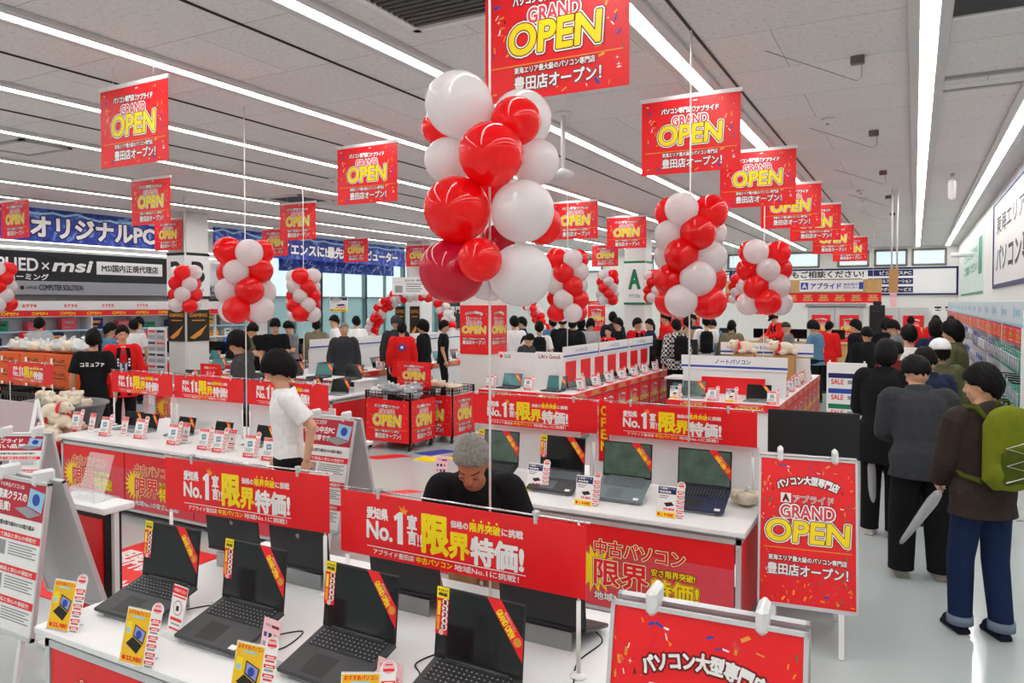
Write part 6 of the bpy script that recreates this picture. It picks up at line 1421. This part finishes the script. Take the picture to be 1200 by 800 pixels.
def person(x, y, rz, h, label, pose='stand', top=('tee', None), trousers=None, hair=('short', HAIRB), skin=SKIN, shoes=BLACKP, near=False, wide=0.0, face=True, custom=None, cap=None, key=None, group=None, zoff=0):
    P = dict(custom or POSES[pose]); key = key or pose; K = cached(('K',key), lambda: skeleton(P)); vox = .0075 if near else .014; vt = .009 if near else .014
    STANDING.append((x, y)); r = thing('person', label, 'person', (x,y,zoff), rz); s = h/1.73; r.scale = (s,s,s)
    obm('body', cached(('b',key,near), lambda: build_body(K,P,vox,near)), skin, r)
    obm('top', cached(('t',key,top[0],near), lambda: build_top(K,P,vt,top[0])), top[1], r)
    obm('trousers', cached(('p',key,near,wide), lambda: build_trousers(K,P,vt,wide)), trousers or cloth('black_trousers',24,24,27), r)
    for k in 'LR': obm('shoe', cached(('s',key,k), lambda: shoe_mesh(K['an'+k])), shoes, r)
    M, c = K['hM'], K['head']
    if hair: obm('hair', cached(('h',key,hair[0]), lambda: hair_mesh(hair[0], M, c, len(key))), hair[1], r)
    if face:
        def eye(sg):
            a = MB()
            if key == 'stoop': a.tube([tuple(c+M @ Vector((sg*(.020+.0075*k), -.0895+.002*k*(k-2)*.3, -.002-.0015*(k in (1,2))))) for k in range(4)], .0018, 6, 1)
            else: a.ball(tuple(c+M @ Vector((sg*.031,-.0845,.0))), (.0115,.0042,.0045), 10, 8, 0, M); a.ball(tuple(c+M @ Vector((sg*.031,-.0885,.0))), (.0052,.0022,.0046), 8, 6, 1, M)
            a.tube([tuple(c+M @ Vector((sg*(.015+.011*k),-.092+.003*k*k,(.0245,.0265,.0262,.0225)[k]))) for k in range(4)], .0022, 6, 1); return a.mesh('eye', [EYEW, EYEM])
        for sg in (1,-1): ob('eye', cached(('e',key,sg), lambda: eye(sg)), r)
        def mouth(): a = MB(); a.ball(tuple(c+M @ Vector((0,-.0935,-.060))), (.021,.005,.0055), 12, 8, 0, M); return a.mesh('mouth', LIP)
        ob('mouth', cached(('m',key), mouth), r)
    if cap:
        def capm():
            a = MB(); n = 28; vs = []; fs = []
            prof = [(1.16,-.05),(1.17,.12),(1.12,.42),(.95,.72),(.6,.98),(.05,1.10)]; a.lathe([(p*.097,z*.118-.012) for p, z in prof], n); a.v = [(v[0]*.92, v[1]*1.14, v[2]) for v in a.v]
            b = []; 
            for k in range(13): q = -1.1+2.2*k/12; b.append((q, .0))
            vs = [];
            for q, _ in b: vs += [(.088*1.05*math.sin(q), -.108*1.05*math.cos(q), .0), (.075*math.sin(q), -.108-.085*math.cos(q), -.012), (.075*math.sin(q), -.108-.085*math.cos(q), -.018), (.088*1.05*math.sin(q), -.108*1.05*math.cos(q), -.008)]
            fs = []
            for k in range(12):
                for j in range(4): fs.append((4*k+j, 4*k+(j+1)%4, 4*k+4+(j+1)%4, 4*k+4+j))
            a.add(vs, fs, 0, True); a.v = [tuple(c+M @ (Vector(v)+Vector((0,.008,.045)))) for v in a.v]; return a.mesh('cap', WHITE)
        obm('cap', cached(('cap',key), capm), cap, r)
    r['_k'] = 0; del r['_k']
    return r, K
def happi_parts(r, K, txt=True):
    """black lapels with white marks, white shirt and tie in the opening"""
    u, f, p = K['u'], K['f'], K['pel']; lap = cloth('lapel_black', 20,20,24)
    M = Matrix((XV, -f, u)).transposed().to_4x4()
    for s in (1,-1):
        a = MB(); pts = [(s*.055,-.10,.50),(s*.07,-.145,.40),(s*.075,-.150,.28),(s*.075,-.145,.12),(s*.075,-.150,-.03),(s*.07,-.155,-.2)]
        vs = []; fs = []
        for x_, y_, z_ in pts: vs += [(x_-.026,y_-.004,z_),(x_+.026,y_-.004 if s > 0 else y_-.004,z_),(x_+.026,y_+.02,z_),(x_-.026,y_+.02,z_)]
        for i in range(len(pts)-1):
            for j in range(4): fs.append((4*i+j,4*i+(j+1)%4,4*i+4+(j+1)%4,4*i+4+j))
        fs += [(3,2,1,0),(4*len(pts)-4,4*len(pts)-3,4*len(pts)-2,4*len(pts)-1)]
        a.add([tuple(p+M @ Vector(v)) for v in vs], fs); o = ob('lapel', a.mesh('lapel', lap), r)
        g = Gfx(.001)
        for k in range(3): g.rect(-.012,-.10-.045*k,.012,-.07-.045*k,PWH)
        l = ob('lettering', g.mesh('l'), o); l.matrix_local = Matrix.Translation(p) @ M @ Matrix.Translation((s*.074,-.1555,.42))
    a = MB(); a.add([tuple(p+M @ Vector(v)) for v in ((-.05,-.137,.12),(.05,-.137,.12),(.055,-.128,.36),(.03,-.09,.52),(-.03,-.09,.52),(-.055,-.128,.36),(-.05,-.12,.12),(.05,-.12,.12),(.05,-.11,.36),(.03,-.07,.52),(-.03,-.07,.52),(-.05,-.11,.36))], [(0,1,2,5),(5,2,3,4),(6,11,8,7),(11,10,9,8),(0,6,7,1),(1,7,8,2),(2,8,9,3),(3,9,10,4),(4,10,11,5),(5,11,6,0)]); ob('shirt_front', a.mesh('sf', cloth('white_shirt',232,234,236)), r)
    a = MB(); a.add([tuple(p+M @ Vector(v)) for v in ((-.022,-.142,.10),(.022,-.142,.10),(.014,-.128,.46),(-.014,-.128,.46),(-.022,-.136,.10),(.022,-.136,.10),(.014,-.10,.46),(-.014,-.10,.46))], [(0,1,2,3),(4,7,6,5),(0,4,5,1),(1,5,6,2),(2,6,7,3),(3,7,4,0)]); ob('necktie', a.mesh('tie', cloth('blue_tie',60,90,140)), r)
def back_print(r, K, t, w, h, m, up=.36, off=.142, disc=None):
    g = Gfx(.001)
    if t: g.text(t, 0, 0, w, h, m, .04)
    if disc: 
        g.poly([(disc*(1 if k%2==0 else .5)*math.cos(PI*k/5+.3), disc*(1 if k%2==0 else .5)*math.sin(PI*k/5+.3)) for k in range(10)], PBL, 1); g.disc(0,0,disc*.3,PWH,12,2)
    l = ob('lettering', g.mesh('bp'), r); M = Matrix((-XV, K['f'], K['u'])).transposed().to_4x4(); l.matrix_local = Matrix.Translation(K['pel']+K['u']*up-K['f']*off) @ M
def plaid_mat():
    m = cloth('plaid_grey',92,92,96); nt = m.node_tree; N, L = nt.nodes, nt.links; b = N['Principled BSDF']; t = N.new('ShaderNodeTexCoord'); k = N.new('ShaderNodeTexChecker')
    k.inputs['Scale'].default_value = 22; k.inputs['Color1'].default_value = (*lin(206,206,206),1); k.inputs['Color2'].default_value = (*lin(40,40,44),1); L.new(t.outputs['Object'], k.inputs['Vector']); L.new(k.outputs['Color'], b.inputs['Base Color']); return m
C = dict(black=cloth('black',24,24,27), char=cloth('charcoal',56,58,62), grey=cloth('grey',120,122,126), lgrey=cloth('light_grey',176,178,182), white=cloth('white',236,236,236), navy=cloth('navy',34,42,66), blue=cloth('blue',90,130,160), olive=cloth('olive',88,90,62), brown=cloth('brown',54,44,40), red=cloth('happi_red',224,34,34), jean=cloth('denim',26,40,72), tan=cloth('tan',176,148,110), khaki=cloth('khaki',120,112,90), pink=cloth('soft_pink',200,160,165), teal=cloth('teal',60,110,110), plaid=plaid_mat(), maroon=cloth('maroon',110,24,36))
def va(px): return TH-math.atan((px-600)/F)
# --- the man stooping over the nearest table
ST = dict(lean=.84, hp=.22, hy=-.1, hr=.06, lw=(.0,-.14,-.45), rw=(.02,-.20,-.43), curl=.5, hintL=(.35,.5,.3), hintR=(-.3,.5,.3))
r, K = person(-1.98, 3.33, .45, 1.70, 'grey-haired man in black shirt stooping over the nearest table, face down', top=('tee', C['black']), trousers=C['tan'], hair=('crop', HAIRG), skin=SKIND, near=True, custom=ST, key='stoop')
# --- man in the white T-shirt
WT = dict(lean=.07, hp=.36, hy=.0, lw=(.03,.14,-.47), rw=(-.02,-.05,-.52), curl=.9, hintL=(.3,.9,0), hintR=(-.3,.9,0))
hx, hy_ = headpos(333, 415, 1.70)
r, K = person(hx+.05, hy_, va(335)-PI/2+.1, 1.70, 'young man with mop of black hair in white T-shirt beside the tablet table', top=('tee', C['white']), hair=('mop', HAIRB), near=True, custom=WT, key='whitetee')
a = MB(); n = 20; a.tube([tuple(K['neck']+K['f']*(.02+.075*math.cos(2*PI*k/n))+XV*.075*math.sin(2*PI*k/n)-K['u']*(.01+.03*math.cos(2*PI*k/n))) for k in range(n+1)], .006, 6); ob('neck_strap', a.mesh('ns', CABLE), r)
# --- left side: attendants and the man in a hoodie
hx, hy_ = headpos(109, 388, 1.73)
r, K = person(hx, hy_, PI+va(109)-.1, 1.73, 'attendant seen from behind in black shirt with white lettering on the back', pose='stand', top=('tee', C['black']), near=True)
back_print(r, K, 'コミュファ', .27, .055, PWH, .37)
hx, hy_ = headpos(143, 383, 1.74)
r, K = person(hx, hy_, va(143)+.1, 1.74, 'attendant in red happi coat, white shirt and blue tie behind the tablet table', pose='stand', top=('happi', C['red']), hair=('parted', HAIRB), near=True); happi_parts(r, K)
HD = dict(lean=.08, hp=.25, hy=.1, lw=(-.02,-.25,-.38), rw=(.04,-.27,-.36), hood=True, curl=.7)
hx, hy_ = headpos(287, 391, 1.73)
r, K = person(hx, hy_, va(287)-PI/2+.05, 1.73, 'man in dark grey hoodie, in profile behind the strip signs', top=('jacket', cloth('hoodie_grey',66,66,68)), hair=('mop', HAIRB), near=True, custom=HD, key='hoodie')
b = thing('shoulder_bag', 'small blue bag worn by the man in the dark grey hoodie', 'bag', (hx+.14,hy_-.22,.98), .2); a = MB(); a.box(-.12,.12,-.05,.05,-.09,.09,bev=.03); ob('pouch', a.mesh('p', cloth('bag_blue',62,84,112)), b); a = MB(); a.box(-.10,.10,-.058,-.05,-.0,.07,bev=.004); ob('flap', a.mesh('f', C['navy']), b)
# --- the queue on the right
Q1 = dict(lean=.02, hp=.12, hy=.8, lw=(-.02,-.22,-.44), rw=(-.05,-.12,-.50), fL=-.06, fR=.05, curl=1.2, hood=True)
r, K = person(.39, 5.5, -PI/2-1.05, 1.69, 'man with green backpack, brown jacket and cuffed jeans at the right edge', top=('jacket', C['brown']), trousers=C['jean'], hair=('short', HAIRB), shoes=cloth('navy_shoe',24,28,44), near=True, custom=Q1, key='q1', wide=.006)
for k in 'LR': a = MB(); A = K['an'+k]; a.tube([tuple(A-ZV*.028),tuple(A+ZV*.03)], .079, 16); ob('trouser_cuff', a.mesh('cuff', cloth('denim_inside',116,128,146)), r)
def backpack(px, py, rz, label, m, m2, s=1.0, z=1.22):
    b = thing('backpack', label, 'backpack', (px,py,z), rz); b.scale = (s,)*3
    a = MB(); a.box(-.145,.145,0,.16,-.24,.22,bev=.06); a.ball((0,.09,.17),(.14,.08,.1),16,10); a.ball((0,.12,-.13),(.14,.08,.11),16,10); ob('pack_body', rem(a, .012, m, 'pack', 4), b)
    a = MB(); a.box(-.10,.10,.13,.20,-.20,.02,bev=.035); ob('front_pocket', rem(a, .01, m2, 'pocket', 3), b)
    for sg in (1,-1): a = MB(); a.tube([(sg*.09,.03,.17),(sg*.10,-.06,.235),(sg*.11,-.17,.225),(sg*.115,-.285,.12),(sg*.12,-.30,-.02),(sg*.15,-.24,-.13),(sg*.165,-.10,-.19),(sg*.12,.03,-.2)], .017, 8); ob('shoulder_strap', a.mesh('st', m2), b)
    a = MB(); pts = [((-.09 if k%2 else .09), .198+.006*math.sin(k), -.17+.05*k) for k in range(6)]; a.tube(pts, .004, 6); ob('elastic_cord', a.mesh('c', PWH if m is BPG else CABLE), b)
    a = MB(); a.tube([(-.04,.03,.25),(-.03,.03,.29),(.03,.03,.29),(.04,.03,.25)], .008, 8); ob('grab_handle', a.mesh('g', m2), b); return b
BPG = cloth('lime_backpack',108,116,26)
_f = Vector((math.sin(-PI/2-1.05), -math.cos(-PI/2-1.05), 0))
backpack(.39-_f.x*.14, 5.5-_f.y*.14, -PI/2-1.05, 'olive lime green backpack with white cord worn by the man at the right edge', BPG, cloth('lime_backpack_dark',72,80,24))
Q2 = dict(lean=.27, hp=.60, hy=.25, lw=(-.08,-.24,-.36), rw=(.06,-.22,-.38), curl=1.0, fx=.12)
r, K = person(.06, 6.45, PI+.2, 1.70, 'man seen from behind in dark grey jacket and black trousers, head bowed', top=('jacket', C['char']), hair=('short', HAIRB), shoes=cloth('worn_shoe',150,146,136), near=True, custom=Q2, key='q2', wide=.015); r.scale = (r.scale.x*1.14, r.scale.y*1.06, r.scale.z)
r, K = person(-.24, 7.45, PI-.1, 1.76, 'person with black bob and black clothes in the queue, wearing sneakers', pose='bowed', top=('coat', C['black']), hair=('bob', HAIRB), shoes=cloth('sneaker_white',206,204,198), near=True, wide=.01)
def va(px): return TH-math.atan((px-600)/F)
def at_d(px, d): q = ptd(px, 400, d); return q.x, q.y
BLOCK = [(-6.0,-4.4,9.9,14.85),(-3.1,-1.5,10.1,15.05),(-11.05,-9.4,10.3,17.0),(-6.7,-5.95,10.35,11.05),(-13.95,-13.25,10.35,11.05),(-6.85,-6.15,18.75,19.45),(-5.2,-3.95,14.95,15.65),(-4.0,-3.4,13.1,13.75),(-11.4,-7.4,8.15,9.55),(-16.0,-11.9,12.1,13.5),(-15.7,-11.6,14.6,15.8),(-5.5,-.8,22.5,23.3),(-1.1,-.1,20.9,21.6),(-17.5,-16.1,6,15.5),(.75,1.3,8.6,28),(-1.0,-.4,9.5,9.9),(-9.7,-8.45,4.9,6.1),(-12.5,-10,5.4,7.2)]
def clear(x, y, r=.30):
    for a_, b_, c_, d_ in BLOCK:
        if a_-r < x < b_+r and c_-r < y < d_+r: return False
    return all((x-u)**2+(y-v)**2 > .40**2 for u, v in STANDING)
def far(px, yt, d, rz, label, pose='stand', top=('tee','black'), tr=None, hair='short', hc=None, face=True, near=False, cap=None, happi=False, skin=None, shoes=None, bp=None, bpm='black'):
    for k in range(90):
        dd = d+(.12*((k+1)//2))*(1 if k % 2 else -1); x, y = at_d(px, dd); hh = CAMZ-(yt-355)*dd/F
        if clear(x, y) and 1.43 < hh < 1.92: d = dd; break
    x, y = at_d(px, d); rz = rz+va(px); h = max(1.5, min(1.86, CAMZ-(yt-355)*d/F))
    r, K = person(x, y, rz, h, label, pose=pose, top=(top[0], C[top[1]]), trousers=C[tr] if tr else None, hair=(hair, hc or HAIRB), face=face, near=near, cap=cap, skin=skin or SKIN)
    if happi: happi_parts(r, K)
    if bp:
        f = Vector((math.sin(rz), -math.cos(rz), 0)); backpack(x-f.x*.14, y-f.y*.14, rz, bp, C[bpm], C[bpm], .95, 1.2*h/1.73)
    return r, K
B = PI   # facing away from the camera
far(1094, 409, 7.0, B+.5, 'black-haired person in navy jacket right behind the grey jacket man in the queue', 'bowed', ('jacket','navy'), near=True)
far(1103, 401, 7.9, B+.4, 'person wearing a white baseball cap and olive jacket in the queue', 'stand', ('jacket','olive'), near=True, cap=cloth('cap_white',226,228,230))
far(1066, 383, 9.6, B+.3, 'man with short black hair and white top in the queue, seen from behind', 'stand', ('tee','white'))
far(1050, 402, 8.9, B, 'dark-haired person in maroon top hidden behind the black bob', 'bowed', ('jacket','maroon'))
far(1097, 376, 11.2, B+.2, 'tall person with long dark hair and navy top, above the white cap', 'stand', ('jacket','navy'), hair='bob')
far(1120, 377, 11.6, -PI/2-.3, 'long-haired person in olive coat beside the right wall rack, looking left', 'look', ('coat','olive'), hair='bob')
far(1004, 376, 14.6, -PI/2-.4, 'man in black jacket in profile facing left, left of the queue', 'stand', ('jacket','black'))
far(1038, 374, 13.6, B, 'black-haired person far up the queue beside the equipment stand', 'stand', ('jacket','black'))
far(1053, 376, 13.2, -PI/2, 'person in grey top far up the queue facing left', 'phone', ('jacket','grey'))
r, K = far(1067, 372, 20.5, B, 'attendant in red coat with blue mark on the back, far up the queue', 'stand', ('happi','red')); back_print(r, K, '', .1, .1, PBL, .34, .15, .1)
far(1096, 371, 19.0, .2, 'attendant in red coat near the back right corner facing the queue', 'stand', ('happi','red'), happi=True)
far(1114, 372, 18.0, B, 'black-haired person in black jacket near the back right corner', 'stand', ('jacket','black'))
far(1018, 384, 11.9, B+.2, 'person with dark hair and black jacket, hidden behind the notice board', 'bowed', ('jacket','black'))
# --- back middle and reception
far(915, 366, 20.8, -PI/2+.6, 'attendant in red coat and black cap at the reception counter', 'browse', ('happi','red'), cap=C['black'], happi=True)
far(926, 378, 16.5, -PI/2-.2, 'man with cropped hair and grey top behind the right notebook counter', 'phone', ('tee','grey'), hair='crop', hc=HAIRBR)
far(958, 377, 15.6, -PI/2-.5, 'man in blue shirt looking down, right of the rear header board', 'phone', ('tee','blue'), hair='mop')
far(971, 378, 17.2, B-.4, 'attendant in red coat behind the man in blue shirt', 'stand', ('happi','red'))
far(843, 373, 16.6, B+.9, 'man in grey cap and blue top in the far middle', 'browse', ('tee','blue'), cap=C['char'])
far(857, 377, 15.8, B-.2, 'person in khaki jacket seen from behind, behind the boxes on the right counter', 'stand', ('jacket','khaki'))
far(828, 371, 15.9, B, 'man in white top with black backpack in the far middle', 'stand', ('tee','white'), bp='black backpack on the man in white top in the far middle')
far(806, 373, 16.4, B+.3, 'person in beige jacket left of the black backpack', 'stand', ('jacket','tan'))
far(812, 369, 18.4, -.3, 'dark-haired person in navy top, far middle beyond the beige jacket', 'stand', ('tee','navy'))
far(782, 367, 17.2, -PI/2-.4, 'attendant in red coat behind the man in plaid shirt', 'look', ('happi','red'))
far(793, 376, 15.3, B+.4, 'man in plaid grey shirt with black backpack right of the red posters', 'stand', ('jacket','plaid'), bp='black backpack on the man in plaid shirt')
far(763, 375, 15.9, -PI/2+.2, 'person in dark jacket with tied hair right of the red-coated attendant', 'look', ('jacket','navy'), hair='tail')
far(746, 374, 15.2, .5, 'attendant in red coat, white shirt and tie beyond the long poster counter', 'look', ('happi','red'), happi=True)
far(714, 383, 15.7, -.9, 'attendant in red coat and tie behind the far end of the poster counter', 'look', ('happi','red'), hair='parted', happi=True)
far(726, 374, 14.6, -PI/2-.2, 'person in black T-shirt behind the attendant between the counters', 'look', ('tee','black'))
far(718, 367, 17.4, B, 'person in navy jacket under the far red posters', 'stand', ('jacket','navy'))
far(690, 374, 15.8, .4, 'woman in light grey top with one forearm raised in the far middle', 'phone', ('tee','lgrey'), hair='bob')
far(681, 373, 16.6, B, 'person with long black hair beside the woman in light grey', 'stand', ('jacket','black'), hair='bob')
far(671, 374, 15.4, B-.3, 'man in black jacket seen from behind left of the woman in light grey', 'stand', ('jacket','black'))
far(659, 372, 16.4, B, 'person in black jacket below the balloon rod in the far middle', 'phone', ('jacket','black'))
far(648, 373, 17.2, B+.2, 'person in blue top in the far middle', 'stand', ('tee','blue'))
far(632, 378, 14.9, B, 'man in white top with black backpack right of the ponytail woman', 'stand', ('tee','white'), bp='small black backpack on the man right of the ponytail woman')
far(613, 373, 16.9, -PI/2, 'dark-haired person behind the white top at the far middle', 'stand', ('jacket','navy'))
far(603, 372, 15.4, B+.3, 'man in white shirt seen from behind, right of the column posters', 'stand', ('tee','white'))
far(614, 391, 13.3, .9, 'woman with ponytail in dark jacket looking down behind the counter end boards', 'bowed', ('jacket','char'), hair='tail')
# --- middle left
far(497, 377, 14.6, -PI/2-.3, 'man in black jacket in profile right of the red-coated back', 'stand', ('jacket','black'), hair='mop')
r, K = far(471, 379, 14.2, B, 'attendant in red coat with blue mark seen from behind under the balloon arch', 'stand', ('happi','red')); back_print(r, K, '', .1, .1, PBL, .34, .15, .1)
far(464, 372, 16.2, .1, 'person in grey cap behind the red-coated attendant under the arch', 'stand', ('jacket','char'), cap=C['char'])
far(519, 377, 16.0, PI/2, 'person in dark top at the right foot of the balloon arch', 'stand', ('tee','black'))
far(418, 372, 15.8, B+.3, 'man in white shirt seen from behind, left of the balloon arch', 'stand', ('tee','white'))
far(403, 379, 14.6, .2, 'older grey-haired man in dark jacket at the left of the arch', 'stand', ('jacket','char'), hair='crop', hc=HAIRG)
far(394, 371, 16.8, -PI/2, 'person in white shirt by the window before the small card sign', 'look', ('tee','white'))
far(371, 376, 16.0, B, 'dark-haired person behind the far counters below the small balloon cluster', 'stand', ('jacket','khaki'))
far(343, 377, 14.6, -PI/2+.6, 'man in grey shirt looking left, below the small balloon cluster', 'phone', ('tee','grey'))
far(322, 374, 14.2, .1, 'man in black shirt with one forearm raised in the middle left', 'phone', ('tee','black'))
far(296, 379, 15.4, .0, 'person in black jacket left of the man in black shirt', 'stand', ('jacket','black'))
far(282, 379, 14.6, PI/2, 'person in grey green top left of the black jacket in the middle left', 'browse', ('tee','olive'))
far(165, 373, 17.0, -PI/2, 'person in pale shirt in front of the left wall shelves, right one of two', 'look', ('tee','lgrey'))
far(157, 376, 15.4, B+.2, 'person in white shirt before the left wall shelves, left one of two', 'stand', ('tee','white'))
far(127, 380, 13.8, PI/2-.3, 'man in blue shirt with backpack between the two left attendants', 'look', ('tee','blue'), bp='dark backpack on the man in blue shirt at the left', bpm='char')
far(46, 374, 15.0, B-.2, 'man in pale grey shirt before the left wall shelves, nearest the left edge', 'stand', ('tee','lgrey'))
far(-17, 398, 8.3, -PI/2, 'person in teal top cut off by the left edge', 'stand', ('tee','teal'))
# --- umbrellas
UMB = mat('clear_umbrella_film', lin(214,216,218), .2, alpha=.55, noise=.06, bump=.4, bscale=30)
def umbrella(p0, p1, label):
    """folded umbrella from handle p0 to tip p1"""
    p0, p1 = Vector(p0), Vector(p1); d = p1-p0; L = d.length; r = thing('umbrella', label, 'umbrella', tuple(p0)); q = d.to_track_quat('Z','Y').to_matrix().to_4x4()
    a = MB(); a.lathe([(.012,L*.16),(.030,L*.20),(.040,L*.30),(.034,L*.55),(.020,L*.82),(.008,L*.94)], 14); a.v = [(v[0]*(1+.12*math.sin(v[2]*60)), v[1], v[2]) for v in a.v]; o = ob('folded_canopy', a.mesh('c', UMB), r); o.matrix_local = q
    a = MB(); a.tube([(0,0,.0),(0,0,L*.98)], .005, 8); o = ob('shaft', a.mesh('s', WHITEM), r); o.matrix_local = q
    a = MB(); a.tube([(0,0,.02),(0,0,-.04),(.02,0,-.075),(.05,0,-.075),(.065,0,-.045)], .009, 8); o = ob('handle', a.mesh('h', PWH), r); o.matrix_local = q
    a = MB(); a.tube([(0,0,L*.94),(0,0,L)], [.006,.003], 8); o = ob('tip', a.mesh('t', BLACKP), r); o.matrix_local = q
umbrella(ptd(1113, 560, 5.15), ptd(1049, 645, 5.75), 'folded clear umbrella slanting from the hand of the backpack man')
umbrella(ptd(1021, 512, 6.7), ptd(1023, 632, 6.75), 'folded clear umbrella hanging upright from the person with black bob')
